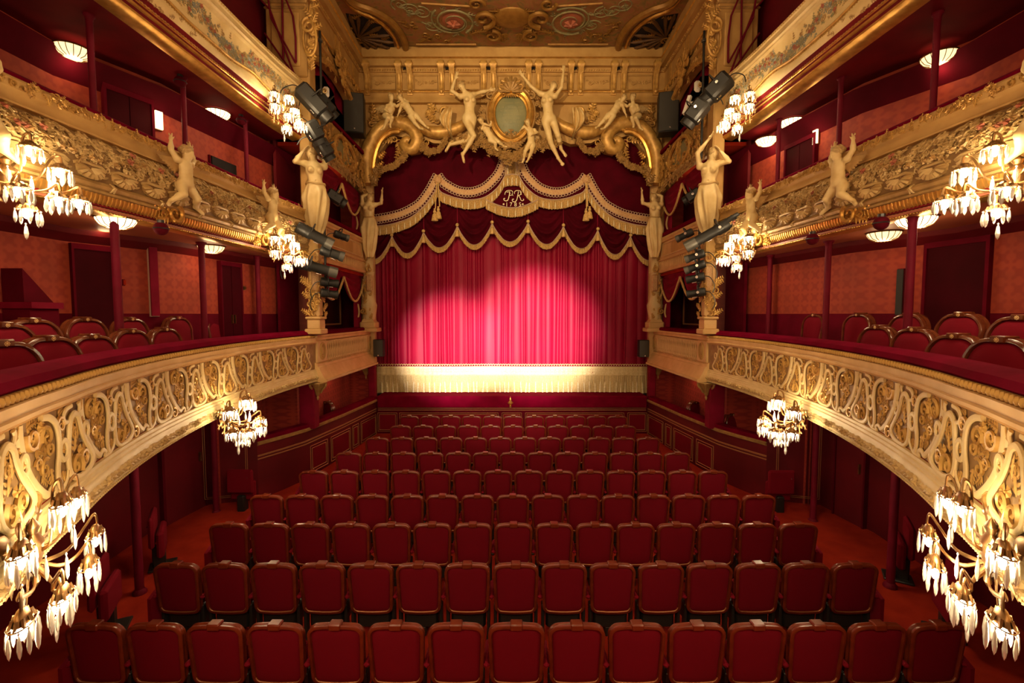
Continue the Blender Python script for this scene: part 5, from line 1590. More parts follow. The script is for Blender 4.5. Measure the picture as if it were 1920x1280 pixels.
# ================================================================== house curtain
YK = 14.55
cu_ = thing('house_curtain', 'lit crimson house curtain with a wide pale gold fringe at its foot', 'curtain', (0, YK, 1.35))
zf0, zf1, zf2 = zz(739, YK), zz(686, YK), zz(703, YK)
r_ = random.Random(4)
folds = []
x = -4.6
while x < 4.6:
    w = r_.choice((.05, .08, .12, .2, .3)) * r_.uniform(.7, 1.3); folds.append((x, w, r_.uniform(.35, 1.0))); x += w
fx = [f[0] for f in folds]
def fold_y(x, v):
    i = max(0, min(len(folds) - 1, int(np.searchsorted(fx, x)) - 1))
    x0, w, k = folds[i]; t = (x - x0) / w
    y = .080 * k * min(1.0, w / .09) * (math.sin(PI * min(max(t, 0), 1)) ** .7)
    return y + .02 * math.sin(x * 2.3 + v * 1.5) + .006 * math.sin(x * 17 + v * 3)
def panel(x0, x1, n_):
    mb = MB(); mb.grid(lambda u, v: (x0 + (x1 - x0) * u + .015 * math.sin(v * 5 + u * 40) * v, YK - fold_y(x0 + (x1 - x0) * u, v), zz(400, YK) + (zf0 - zz(400, YK)) * v), n_, 14); return mb
wpart('curtain_leaf', panel(-4.5, -0.03, 420), M['curtain'], cu_, True, 70)
wpart('curtain_leaf', panel(-0.05, 4.5, 420), M['curtain'], cu_, True, 70)
def yb(x): return YK - .11 - .02 * math.sin(x * 2.1)
mb = MB()
mb.grid(lambda u, v: (-4.42 + 8.84 * u, yb(-4.42 + 8.84 * u) - .015 * math.sin(v * 3 * PI) ** 2 - .01 * (math.sin(u * 380) * .5 + .5), zf1 + (zf2 - zf1) * v), 360, 9)
wpart('woven_band', mb, M['fringe_light'], cu_)
mb = MB()
for i in range(112):
    x = -4.4 + 8.8 * (i + .5) / 112
    mb.tube([(x + .034 * math.cos(a), yb(x) - .01, zf1 + .035 + .04 * math.sin(a)) for a in [PI * k / 6 - .3 for k in range(8)]], .010, 4)
    mb.ball((x, yb(x) - .03, zf1 - .10), (.012, .012, .016), 5, 3)
wpart('band_loops', mb, M['fringe_light'], cu_, kind='stuff')
mb = MB(); r_ = random.Random(2)
for layer in range(2):
    n_ = 620
    for i in range(n_):
        x = -4.42 + 8.84 * (i + r_.random()) / n_; w = r_.uniform(.007, .014); y = yb(x) + .02 * layer - r_.uniform(0, .05)
        gx = .05 * math.sin(x * 11 + 2 * math.sin(x * 3)) * (1 - layer * .6); zt = zf2 + .01; zb = zf0 + r_.uniform(0, .03)
        vs = []
        for t, k in ((0, .8), (.35, 1), (.7, 1.1), (1, 1.1)):
            xx = x + gx * t * t + r_.gauss(0, .006) * t; z = zt + (zb - zt) * t
            vs += [(xx - w * k, y, z), (xx, y - w * k, z), (xx + w * k, y, z)]
        mb.add(vs, [(a + o, a + o + 1, a + o + 4, a + o + 3) for o in (0, 3, 6) for a in (0, 1)])
wpart('long_fringe', mb, M['fringe_light'], cu_, kind='stuff')
td = MB(); td.lathe([(.001, 0.0), (.012, -.02), (.03, -.14), (.014, -.17), (.035, -.18), (.035, -.20), (.014, -.205), (.035, -.23), (.035, -.25), (.014, -.26), (.02, -.28), (.042, -.44), (.001, -.44)], 8); td_me = td.mesh('hanging_tassel', M['tassel_pale'])
for i in range(52):
    x = -4.35 + 8.7 * (i + .5 + r_.uniform(-.25, .25)) / 52
    put('hanging_tassel', td_me, cu_, mtx=local_mtx(Matrix.Translation((x, yb(x) - .06, zf0 + .40 + r_.uniform(0, .05))) @ Matrix.Rotation(r_.uniform(-.08, .08), 4, 'Y') @ Matrix.Scale(.8, 4), cu_))

# ================================================================== stage front
YF = 13.7
sf = thing('stage_apron', 'dark red panelled stage front with a velvet band and thin gilt lines', 'stage', (0, YF, 0))
za, zb_, zc2, zd = zz(742, YF), zz(764, YF), zz(770, YF), 0.0
mb = MB(); mb.box((0, YF + .35, (za + zb_) / 2), (8.14, .8, za - zb_), .03); wpart('velvet_band', mb, M['rail_velvet'], sf)
mb = MB(); mb.box((0, YF + .12, zb_ / 2), (8.14, .2, zb_), .0); wpart('wood_wall', mb, M['dark_velvet'], sf, False)
mb = MB()
for py in (765, 768.5): mb.box((0, YF + .01, zz(py, YF)), (8.1, .03, .02), .004)
wpart('gilt_rail', mb, M['brass_line'], sf, kind='stuff')
def frame_lines(mb, x0, x1, z0, z1, y, d=.045, r=.009):
    for k in (0, d): 
        for (a, b_) in (((x0 + k, z1 - k), (x1 - k, z1 - k)), ((x0 + k, z0 + k), (x1 - k, z0 + k)), ((x0 + k, z0 + k), (x0 + k, z1 - k)), ((x1 - k, z0 + k), (x1 - k, z1 - k))):
            mb.tube([(a[0], y, a[1]), (b_[0], y, b_[1])], r, 4)
for x0, x1 in ((708, 744), (749, 934), (941, 978), (985, 1170), (1177, 1213)):
    a, b_ = P(x0, 774, YF), P(x1, 774, YF)
    mb = MB(); mb.box(((a.x + b_.x) / 2, YF + .02, (.25 + a.z) / 2), (b_.x - a.x - .1, .02, a.z - .35), .006); wpart('panel', mb, M['seat_velvet'], sf)
    mb = MB(); frame_lines(mb, a.x, b_.x, .25, a.z, YF + .01); wpart('panel_moulding', mb, M['brass_line'], sf)
fin = thing('stage_ornament', 'small gilt finial fixed in the middle of the stage front', 'ornament', (P(957, 755, YF).x, YF - .06, zz(763, YF)))
mb = MB(); mb.lathe([(.001, 0), (.03, .01), (.035, .05), (.02, .07), (.05, .10), (.09, .14), (.06, .18), (.03, .21), (.035, .25), (.001, .33)], 10)
put('finial', mb.mesh('finial', M['gilt']), fin)
# boxes beside the stalls: panelled parapets
BA = [(5.10, 9.04), (4.85, 9.55), (4.62, 10.1), (4.36, 11.6), (4.10, 13.68)]
bx_ = thing('box_parapet', 'right dark red panelled stalls-box parapet with a gilt-edged velvet rail', 'parapet', (4.4, 11.5, 0), group='stalls-box parapets')
mb = MB(); mb.sweep(BA, [(0, 0), (0, 1.22), (-.10, 1.22), (-.10, 0)], cap=True); wpart('wall_panelling', mb, M['red_wall'], bx_)
mb = MB(); mb.sweep(BA, [(-.22, 1.20), (-.24, 1.30), (-.12, 1.34), (0.02, 1.32), (.03, 1.24), (-.22, 1.2)]); wpart('velvet_rail', mb, M['rail_velvet'], bx_)
mb = MB(); mb.sweep(BA, [(.02, 1.24), (.05, 1.22), (.045, 1.17), (.0, 1.15)]); wpart('gilt_edge', mb, M['gold_dull'], bx_)
mb = MB(); mb.sweep(BA, [(.0, .96), (.02, .95), (.02, .93), (0, .92)]); mb.sweep(BA, [(.0, .89), (.02, .88), (.02, .87), (0, .86)]); wpart('gilt_rail', mb, M['brass_line'], bx_, kind='stuff')
PBA = Path(BA)
for u0_, u1_ in ((1.35, 2.0), (2.15, 3.1), (3.25, 3.6), (3.75, 4.75)):
    p, t, n = PBA.at((u0_ + u1_) / 2)
    mb = MB(); w = u1_ - u0_
    frame_lines(mb, -w / 2, w / 2, .18, .78, 0.012, .06)
    put('panel_moulding', mb.mesh('panel_moulding', M['brass_line']), bx_, mtx=local_mtx(placer(PBA, (u0_ + u1_) / 2, 0, 0), bx_))
    mb = MB(); mb.box((0, 0.008, .48), (w - .16, .016, .44), .006); put('panel', mb.mesh('panel', M['seat_velvet']), bx_, mtx=local_mtx(placer(PBA, (u0_ + u1_) / 2, 0, 0), bx_))
mirror(bx_, 'left dark red panelled stalls-box parapet with a gilt-edged velvet rail')
# red velvet piers between those boxes
for (x, y, w, nm_) in ((4.62, 10.35, .34, 'nearer the aisle'), (4.22, 13.75, .2, 'next to the stage')):
    t = thing('box_pier', 'red velvet pier of the right stalls boxes, ' + nm_, 'pillar', (x, y, 1.2), 0, 'stalls-box piers')
    mb = MB(); mb.box((0, 0, .52), (w, w * .8, 1.05), .02); put('shaft', mb.mesh('pier_shaft', M['velvet']), t)
    mb = MB(); mb.box((0, 0, 1.0), (w * 1.15, w, .08), .02); put('cap', mb.mesh('pier_cap', M['velvet']), t)
    mirror(t, 'red velvet pier of the left stalls boxes, ' + nm_)
# ================================================================== carved figures: one smooth surface per body
class Sdf:
    def __init__(s, lo, hi, vox):
        s.vox = vox; s.lo = np.array(lo, np.float32)
        n = np.ceil((np.array(hi) - np.array(lo)) / vox).astype(int) + 1
        s.n = n
        s.ax = [s.lo[i] + vox * np.arange(n[i], dtype=np.float32) for i in range(3)]
        s.d = np.full(tuple(n), 1e3, np.float32)
    def _sub(s, lo, hi):
        sl = []; g = []
        for i in range(3):
            a = int(max(0, math.floor((lo[i] - s.lo[i]) / s.vox))); b_ = int(min(s.n[i], math.ceil((hi[i] - s.lo[i]) / s.vox) + 1))
            if b_ <= a: return None, None
            sl.append(slice(a, b_)); g.append(s.ax[i][a:b_])
        X, Y, Z = np.meshgrid(*g, indexing='ij', sparse=True)
        return tuple(sl), (X, Y, Z)
    def _mix(s, sl, d, k, cut=False):
        o = s.d[sl]
        if cut:
            d = -d
            h = np.clip(.5 - .5 * (d - o) / k, 0, 1) if k else (d > o).astype(np.float32)
            s.d[sl] = d + (o - d) * h + k * h * (1 - h) if k else np.maximum(o, d)
        elif k:
            h = np.clip(.5 + .5 * (d - o) / k, 0, 1)
            s.d[sl] = d * (1 - h) + o * h - k * h * (1 - h)
        else: s.d[sl] = np.minimum(o, d)
    def cone(s, a, b_, r1, r2, k=.03, cut=False):
        a = np.array(a, np.float32); b_ = np.array(b_, np.float32); m = max(r1, r2) + 2 * k + 3 * s.vox
        sl, g = s._sub(np.minimum(a, b_) - m, np.maximum(a, b_) + m)
        if sl is None: return
        v = b_ - a; L2 = float(v @ v) + 1e-9
        px, py, pz = g[0] - a[0], g[1] - a[1], g[2] - a[2]
        t = np.clip((px * v[0] + py * v[1] + pz * v[2]) / L2, 0, 1)
        d = np.sqrt((px - v[0] * t) ** 2 + (py - v[1] * t) ** 2 + (pz - v[2] * t) ** 2) - (r1 + (r2 - r1) * t)
        s._mix(sl, d.astype(np.float32), k, cut)
    def ell(s, c, r, R=None, k=.03, cut=False):
        c = np.array(c, np.float32); m = max(r) + 2 * k + 3 * s.vox
        sl, g = s._sub(c - m, c + m)
        if sl is None: return
        px, py, pz = g[0] - c[0], g[1] - c[1], g[2] - c[2]
        if R is not None:
            q = [px * R[0][i] + py * R[1][i] + pz * R[2][i] for i in range(3)]   # R columns = axes
        else: q = [px, py, pz]
        k0 = np.sqrt((q[0] / r[0]) ** 2 + (q[1] / r[1]) ** 2 + (q[2] / r[2]) ** 2)
        k1 = np.sqrt((q[0] / r[0] ** 2) ** 2 + (q[1] / r[1] ** 2) ** 2 + (q[2] / r[2] ** 2) ** 2) + 1e-9
        s._mix(sl, (k0 * (k0 - 1) / k1).astype(np.float32), k, cut)
    def mesh(s, name, m, f=None, org=(0, 0, 0)):
        d = s.d; n = d.shape; ins = d < 0
        cnt = sum(ins[i:n[0] - 1 + i, j:n[1] - 1 + j, k:n[2] - 1 + k].astype(np.int8) for i in (0, 1) for j in (0, 1) for k in (0, 1))
        cell = (cnt > 0) & (cnt < 8)
        idx = -np.ones(cell.shape, np.int64); ci = np.argwhere(cell); idx[tuple(ci.T)] = np.arange(len(ci))
        pos = np.zeros((len(ci), 3)); w = np.zeros(len(ci))
        cor = [(i, j, k) for i in (0, 1) for j in (0, 1) for k in (0, 1)]
        dv = {c: d[ci[:, 0] + c[0], ci[:, 1] + c[1], ci[:, 2] + c[2]] for c in cor}
        for a in cor:
            for ax in range(3):
                if a[ax]: continue
                b_ = list(a); b_[ax] = 1; b_ = tuple(b_)
                da, db = dv[a], dv[b_]; x = (da < 0) != (db < 0)
                t = np.where(x, da / np.where(x, da - db, 1), 0)
                p = np.array(a, float)[None] + np.zeros((len(ci), 3)); p[:, ax] += t
                pos[x] += p[x]; w[x] += 1
        pos = s.lo + (ci + pos / w[:, None]) * s.vox
        faces = []
        for ax in range(3):
            o = [i for i in range(3) if i != ax]
            sl0 = [slice(1, n[i] - 1) for i in range(3)]; sl1 = list(sl0); sl0[ax] = slice(0, n[ax] - 1); sl1[ax] = slice(1, n[ax])
            a, b_ = ins[tuple(sl0)], ins[tuple(sl1)]
            e = np.argwhere(a != b_)
            if len(e) == 0: continue
            base = e.copy(); base[:, o[0]] += 1; base[:, o[1]] += 1
            q = []
            for (p, r) in ((1, 1), (0, 1), (0, 0), (1, 0)):
                c = base.copy(); c[:, o[0]] -= p; c[:, o[1]] -= r; q.append(idx[tuple(c.T)])
            q = np.stack(q, 1); fl = a[tuple(e.T)]
            if ax == 1: fl = ~fl
            q[~fl] = q[~fl][:, ::-1]; faces.append(q)
        faces = np.concatenate(faces)
        vs = [f(*p) for p in pos] if f else pos
        me = bpy.data.meshes.new(name)
        me.from_pydata([(p[0] - org[0], p[1] - org[1], p[2] - org[2]) for p in vs], [], faces.tolist())
        me.materials.append(m); me.polygons.foreach_set('use_smooth', [True] * len(me.polygons)); me.update()
        return me

def V(*a): return np.array(a, float)
def nrm(v): return v / (np.linalg.norm(v) + 1e-9)
def hand(S_, wrist, d, side, size, curl=.35):
    """palm, four fingers of different lengths and a thumb; d = direction of the hand, side = direction of the thumb"""
    d = nrm(d); side = nrm(side - d * (side @ d)); pn = np.cross(d, side); h = size
    pc = wrist + d * h * .28
    S_.ell(pc, (h * .24, h * .13, h * .30), np.stack([side, pn, d], 1), .4 * h * .2)
    for i, (o, l) in enumerate(((.17, .46), (.06, .52), (-.06, .48), (-.16, .38))):
        a = wrist + d * h * .50 + side * h * o; b_ = a + (d + side * o * .5 + pn * curl * .4) * h * l * .55; c = b_ + (d * .7 + pn * curl) * h * l * .5
        S_.cone(a, b_, h * .062, h * .055, h * .02); S_.cone(b_, c, h * .055, h * .042, h * .02)
    a = wrist + d * h * .16 + side * h * .18; b_ = a + (d * .6 + side * .75) * h * .24; S_.cone(a, b_, h * .075, h * .06, h * .04); S_.cone(b_, b_ + (d * .9 + side * .25) * h * .2, h * .06, h * .045, h * .02)
def head(S_, c, up, fw, h, hair=None, style='bun'):
    """c = centre of the skull, h = head height"""
    up = nrm(up); fw = nrm(fw - up * (fw @ up)); rt = np.cross(fw, up)
    R = np.stack([rt, fw, up], 1)
    S_.ell(c + up * h * .06, (h * .33, h * .39, h * .42), R, .02)
    S_.ell(c - up * h * .20 + fw * h * .10, (h * .25, h * .28, h * .30), R, .03)
    S_.ell(c - up * h * .42 + fw * h * .23, (h * .10, h * .09, h * .08), R, .02)
    S_.cone(c + up * h * .02 + fw * h * .40, c - up * h * .14 + fw * h * .48, h * .035, h * .06, .012)
    S_.ell(c - up * h * .27 + fw * h * .38, (h * .10, h * .05, h * .035), R, .008)
    for q in (-1, 1):
        S_.ell(c + up * h * .015 + fw * h * .40 + rt * q * h * .14, (h * .075, h * .06, h * .05), R, .012, True)
        S_.ell(c + up * h * .0 + fw * h * .335 + rt * q * h * .14, (h * .055, h * .045, h * .04), R, .004)
        S_.ell(c - up * h * .04 + rt * q * h * .33, (h * .04, h * .07, h * .11), R, .008)
        S_.cone(c + up * h * .10 + fw * h * .38 + rt * q * h * .05, c + up * h * .09 + fw * h * .33 + rt * q * h * .23, h * .03, h * .025, .01)
    S_.ell(c - up * h * .335 + fw * h * .40, (h * .08, h * .05, h * .012), R, .006, True)
    if hair is not None:
        hair.ell(c + up * h * .14 - fw * h * .06, (h * .40, h * .42, h * .42), R, .02)
        r = random.Random(int(abs(c[0]) * 1000) % 97)
        for i in range(22):
            a = r.uniform(0, 2 * PI); e = r.uniform(-.1, 1.2)
            p = c + up * h * .14 - fw * h * .06 + (rt * math.cos(a) * math.cos(e) * .38 + (-fw) * abs(math.sin(a)) * math.cos(e) * .42 + fw * .15 * math.cos(a * 2) + up * math.sin(e) * .42) * h
            hair.ell(p, (h * .10, h * .10, h * .09), None, .02)
        if style == 'bun': hair.ell(c - fw * h * .48 + up * h * .10, (h * .20, h * .18, h * .20), R, .03)
        # keep the face open
        hair.ell(c + fw * h * .38 - up * h * .16, (h * .27, h * .30, h * .40), R, .02, True)
def body(S_, J, H, female=True, child=False, legs=True, hair=None):
    """J: joints. H: standing height the proportions are taken from"""
    k = H / 1.75; f = 1.28 if child else 1.0
    pel, ch, nk, hd = J['pelvis'], J['chest'], J['neck'], J['head']
    up = nrm(ch - pel); sl, sr = J['sh_l'], J['sh_r']; lat = nrm(sr - sl); fw = np.cross(up, lat); fw = nrm(J.get('front', fw))
    R = np.stack([nrm(np.cross(fw, up)), fw, up], 1); rt = R[:, 0]
    B = .05 * k
    wst = pel * .5 + ch * .5 + fw * .01 * k
    S_.ell(ch, (.155 * k * (1.0 if female else 1.05), .115 * k, .17 * k), R, B)
    S_.ell(wst, (.122 * k * f, .095 * k * f, .14 * k), R, B)
    S_.ell(pel, (.165 * k * (1.05 if female else 1), .125 * k * f, .13 * k), R, B)
    S_.ell(pel + up * .08 * k + fw * .05 * k, (.11 * k * f, .07 * k * f, .10 * k), R, B)
    for q in (-1, 1):
        S_.ell(pel - fw * .06 * k + rt * q * .08 * k - up * .05 * k, (.085 * k, .09 * k, .09 * k), R, .04 * k)
        if female and not child:
            S_.ell(ch + fw * .105 * k + rt * q * .075 * k + up * .0 * k, (.058 * k, .055 * k, .060 * k), R, .025 * k)
            S_.ell(ch + fw * .16 * k + rt * q * .08 * k - up * .003 * k, (.011 * k,) * 3, None, .01 * k)
    S_.ell(pel + up * .105 * k + fw * .118 * k * f, (.012 * k, .014 * k, .016 * k), R, .008, True)
    S_.cone(ch + up * .13 * k, nk, .075 * k, .055 * k, .05 * k)
    S_.cone(nk, hd, .052 * k * f, .05 * k * f, .03 * k)
    S_.cone(nk - up * .05 * k, sl, .055 * k, .055 * k, .05 * k); S_.cone(nk - up * .05 * k, sr, .055 * k, .055 * k, .05 * k)
    hh = J.get('hh', .225 * k * (1.35 if child else 1))
    head(S_, hd + nrm(hd - nk) * hh * .15, hd - nk, J.get('face', fw), hh, hair)
    for s in 'lr':
        sh, el_, wr = J['sh_' + s], J['el_' + s], J['wr_' + s]
        S_.ell(sh, (.062 * k * f,) * 3, None, .03 * k)
        S_.cone(sh, el_, .052 * k * f, .040 * k * f, .025 * k); S_.cone(el_, el_ * .65 + wr * .35, .040 * k * f, .043 * k * f, .02 * k); S_.cone(el_ * .65 + wr * .35, wr, .043 * k * f, .026 * k * f, .02 * k)
        hand(S_, wr, J.get('hd_' + s, wr - el_), J.get('th_' + s, fw), .185 * k * (1.1 if child else 1))
        if legs:
            hp, kn, an = J['hip_' + s], J['kn_' + s], J['an_' + s]
            S_.cone(hp, kn, .098 * k * f, .062 * k * f, .04 * k)
            S_.ell(kn + fw * .012 * k, (.058 * k * f,) * 3, None, .02 * k)
            mid = kn * .68 + an * .32 - fw * .018 * k
            S_.cone(kn, mid, .056 * k * f, .060 * k * f, .02 * k); S_.cone(mid, an, .060 * k * f, .036 * k * f, .02 * k)
            td_ = nrm(J.get('toe_' + s, an + fw) - an); heel = an - td_ * .035 * k - nrm(kn - an) * .03 * k
            ball_ = an + td_ * .15 * k - nrm(kn - an) * .035 * k
            S_.cone(an, heel, .036 * k * f, .034 * k * f, .02 * k); S_.cone(heel, ball_, .036 * k * f, .034 * k * f, .02 * k)
            sd = nrm(np.cross(td_, nrm(kn - an)))
            for i in range(5):
                p0 = ball_ + sd * (i - 2) * .018 * k; S_.cone(p0, p0 + td_ * (.065 - .008 * abs(i - 1)) * k, .016 * k, .012 * k, .008 * k)
def wing(S_, root, d, n_, ln, w, k=.02):
    """feathered wing: rows of overlapping quills fanning from the root"""
    d = nrm(d); n_ = nrm(n_ - d * (n_ @ d)); 
    S_.cone(root, root + d * ln * .45 + n_ * ln * .15, w * .35, w * .25, k)
    for i in range(8):
        t = i / 7; a = root + (d * .45 * t + n_ * .15 * t) * ln
        e = a + (d * (.25 + .55 * t) - n_ * (.75 - .45 * t)) * ln * (.5 + .2 * t)
        S_.cone(a, e, w * .22, w * .10, k * .5)
def bounds(J, m): 
    a = np.array([v for k, v in J.items() if isinstance(v, np.ndarray) and k not in ('front', 'face') and not k.startswith(('hd_', 'th_'))])
    return a.min(0) - m, a.max(0) + m

# ---- the two large nude figures either side of the cartouche (joints read off the photograph at the depth of the arch)
def figure(name, label, cat, jp, H, scale, ox, oy, Y0, vox, female=True, child=False, dep=None, front=None, face=None, wings=(), group=None, drape=None, hd=None):
    """jp: {joint: (crop x, crop y, depth towards the hall)}"""
    J = {}
    for k, (x, y, d) in jp.items():
        q = P(ox + x / scale, oy + y / scale, Y0); J[k] = V(q.x, d, q.z)
    J['front'] = V(*(front or (0, 1, 0))); J['face'] = V(*(face or front or (0, 1, 0)))
    if hd: J.update({k: V(*v) for k, v in hd.items()})
    lo, hi = bounds(J, .30 * H / 1.75 + .02)
    body_s, hair_s = Sdf(lo, hi, vox), Sdf(lo, hi, vox)
    body(body_s, J, H, female, child, True, hair_s)
    base = Vector((J['pelvis'][0], Y0, J['pelvis'][2]))
    t = thing(name, label, cat, base, 0, group)
    f = lambda x, y, z: (x, Y0 - y, z)
    put('body', body_s.mesh(name + '_body', M['statue'], f, base), t)
    put('hair', hair_s.mesh(name + '_hair', M['hair'], f, base), t)
    for i, w in enumerate(wings):
        ws = Sdf(lo - .4, hi + .4, vox * 1.2); r = J[w[0]]
        wing(ws, r + V(*w[1]), V(*w[2]), V(*w[3]), w[4], w[5]); put('wing', ws.mesh(name + '_wing', M['hair'], f, base), t)
    return t
fig_l = figure('statue', 'cream statue of a nude woman flying left of the cartouche, one leg bent back', 'statue',
    dict(pelvis=(395, 680, .22), chest=(400, 500, .26), neck=(352, 400, .26), head=(318, 350, .28), sh_l=(290, 440, .24), el_l=(185, 375, .26), wr_l=(228, 235, .26), sh_r=(440, 412, .22), el_r=(530, 370, .16), wr_r=(628, 345, .14),
         hip_l=(355, 710, .24), kn_l=(448, 915, .32), an_l=(320, 1110, .22), toe_l=(345, 1215, .26), hip_r=(430, 705, .18), kn_r=(395, 935, .18), an_r=(165, 975, .08), toe_r=(120, 1065, .1)),
    2.05, 6.4, 820, 120, 13.72, .017, front=(.15, 1, 0), face=(-.55, .8, .05), group='large flying statues', hd={'th_l': (1, .2, 0), 'th_r': (0, 0, 1)})
fig_r = figure('statue', 'cream statue of a nude woman flying right of the cartouche, both arms raised', 'statue',
    dict(pelvis=(1330, 690, .22), chest=(1310, 505, .26), neck=(1345, 395, .26), head=(1372, 345, .27), sh_l=(1230, 405, .24), el_l=(1115, 315, .24), wr_l=(1030, 205, .24), sh_r=(1405, 435, .24), el_r=(1480, 330, .26), wr_r=(1500, 150, .26),
         hip_l=(1290, 725, .24), kn_l=(1350, 985, .30), an_l=(1440, 1155, .22), toe_l=(1485, 1225, .28), hip_r=(1380, 715, .18), kn_r=(1440, 905, .26), an_r=(1480, 1030, .12), toe_r=(1515, 1080, .14)),
    2.05, 6.4, 820, 120, 13.72, .017, front=(-.1, 1, 0), face=(.5, .85, 0), group='large flying statues', hd={'th_l': (1, .2, 0), 'th_r': (-1, .2, 0)})
ch_l = figure('putto', 'small cream putto left of the cartouche foot, reaching up to its frame', 'statue',
    dict(pelvis=(655, 925, .20), chest=(600, 835, .22), neck=(565, 780, .22), head=(540, 740, .24), sh_l=(545, 815, .24), el_l=(570, 770, .3), wr_l=(620, 790, .32), sh_r=(620, 790, .2), el_r=(650, 750, .2), wr_r=(655, 690, .2),
         hip_l=(640, 945, .22), kn_l=(700, 985, .26), an_l=(700, 1035, .2), toe_l=(725, 1060, .25), hip_r=(685, 930, .18), kn_r=(740, 970, .22), an_r=(790, 1000, .14), toe_r=(820, 1015, .2)),
    1.15, 6.4, 820, 120, 13.72, .013, False, True, front=(.1, 1, .1), face=(-.2, 1, 0), group='small putti under the cartouche')
ch_r = figure('putto', 'small cream putto right of the cartouche foot, hanging with legs down', 'statue',
    dict(pelvis=(1120, 975, .20), chest=(1118, 865, .22), neck=(1100, 800, .22), head=(1085, 760, .24), sh_l=(1080, 825, .22), el_l=(1040, 790, .24), wr_l=(1010, 820, .24), sh_r=(1160, 825, .2), el_r=(1190, 860, .24), wr_r=(1150, 890, .3),
         hip_l=(1095, 1000, .22), kn_l=(1050, 1090, .28), an_l=(1035, 1170, .2), toe_l=(1020, 1205, .26), hip_r=(1145, 1000, .18), kn_r=(1125, 1090, .26), an_r=(1090, 1165, .18), toe_r=(1075, 1195, .24)),
    1.15, 6.4, 820, 120, 13.72, .013, False, True, front=(-.05, 1, 0), face=(-.3, 1, 0), wings=(('chest', (.05, -.1, 0), (.6, -.1, -.6), (.7, 0, .5), .42, .16),), group='small putti under the cartouche')
# pairs of putti above the side scrolls
pa = figure('putto', 'cream winged putto seated on the left scroll, leaning to its companion', 'statue',
    dict(pelvis=(270, 705, .16), chest=(300, 640, .2), neck=(305, 580, .22), head=(308, 545, .24), sh_l=(265, 610, .2), el_l=(250, 660, .28), wr_l=(290, 690, .32), sh_r=(335, 605, .22), el_r=(365, 625, .26), wr_r=(400, 590, .24),
         hip_l=(245, 710, .2), kn_l=(285, 750, .34), an_l=(240, 830, .26), toe_l=(225, 850, .32), hip_r=(285, 720, .2), kn_r=(325, 745, .34), an_r=(300, 800, .26), toe_r=(310, 825, .32)),
    1.2, 5.333, 680, 90, 13.72, .014, False, True, front=(.3, 1, 0), face=(.7, .7, 0), wings=(('chest', (-.08, -.08, .03), (-.8, -.1, .1), (.1, 0, 1), .42, .17),), group='putti on the arch scrolls')
pb = figure('putto', 'cream putto stretched along the left scroll beside the winged one', 'statue',
    dict(pelvis=(510, 690, .18), chest=(455, 615, .22), neck=(425, 575, .22), head=(405, 550, .24), sh_l=(410, 610, .26), el_l=(400, 660, .3), wr_l=(385, 700, .3), sh_r=(460, 570, .18), el_r=(430, 540, .16), wr_r=(395, 560, .2),
         hip_l=(500, 715, .22), kn_l=(540, 785, .24), an_l=(580, 825, .2), toe_l=(605, 835, .24), hip_r=(540, 695, .16), kn_r=(590, 755, .2), an_r=(635, 800, .16), toe_r=(655, 815, .2)),
    1.2, 5.333, 680, 90, 13.72, .014, False, True, front=(-.2, 1, -.1), face=(-.6, .8, 0), group='putti on the arch scrolls')
mirror(pa, 'cream winged putto seated on the right scroll, leaning to its companion')
mirror(pb, 'cream putto stretched along the right scroll beside the winged one')
# drapery tails beside the large figures
for px0, s in ((843, -1), (1078, 1)):
    q0 = P(px0, 205, 13.75)
    t = thing('drapery_tail', 'carved drapery tail hanging beside the %s flying statue' % ('left' if s < 0 else 'right'), 'ornament', q0)
    mb = MB()
    def dfn(u, v):
        w = .20 + .14 * math.sin(v * 5); x = (u - .5) * w + .10 * math.sin(v * 4.2) * s; return (x, -.10 - .08 * math.sin(u * 14 + v * 3), -.9 * v)
    mb.grid(dfn, 18, 14); put('cloth', mb.mesh('drapery_cloth', M['statue'], True, 80), t)
    mb = MB(); mb.box((0, .02, -.35), (.12, .1, .5), .03); put('hook', mb.mesh('drapery_root', M['gold']), t)

# ---- caryatids: bare to the waist, long pleated skirts
def caryatid(name, label, loc, rz, H, pose, skirt_h, group, vox=.016):
    k = H / 1.75
    J = {n: V(*p) * k for n, p in pose.items()}
    J['front'] = nrm(V(*pose.get('front', (0, 1, 0)))); J['face'] = V(*pose.get('face', (0, 1, 0)))
    lo, hi = bounds(J, .32 * k)
    b_, h_ = Sdf(lo, hi, vox), Sdf(lo, hi, vox)
    body(b_, J, H, True, False, False, h_)
    t = thing(name, label, 'statue', loc, rz, group)
    put('body', b_.mesh(name + '_body', M['statue']), t); put('hair', h_.mesh(name + '_hair', M['hair']), t)
    pel = J['pelvis']; mb = MB()
    r = random.Random(3)
    def sk(u, v):
        a = 2 * PI * u
        rad = k * (np.interp(v, (0, .1, .3, .55, .8, 1.0), (.155, .19, .215, .205, .165, .10)))
        fold = (.5 + .5 * math.sin(a * 8 + 3.4 * v + .8 * math.sin(a * 2 + 4 * v))) ** 1.4
        rad *= 1 + (.30 * min(1, v * 4)) * (fold - .5)
        # a swag of cloth drawn across the hips
        rad *= 1 + .05 * math.sin(16 * (v - .25 * math.sin(a + .8)) ) * max(0, 1 - v * 1.5)
        return (pel[0] + rad * math.cos(a), pel[1] + rad * .86 * math.sin(a), pel[2] + .06 * k - v * skirt_h)
    mb.grid(sk, 72, 34); put('skirt', mb.mesh(name + '_skirt', M['statue'], True, 80), t)
    mb = MB(); mb.tube([(pel[0] + .165 * k * math.cos(a), pel[1] + .142 * k * math.sin(a), pel[2] + .06 * k + .012 * math.sin(a * 3)) for a in [2 * PI * i / 30 for i in range(30)]], .020 * k, 6, True); put('girdle', mb.mesh(name + '_girdle', M['shell']), t)
    return t
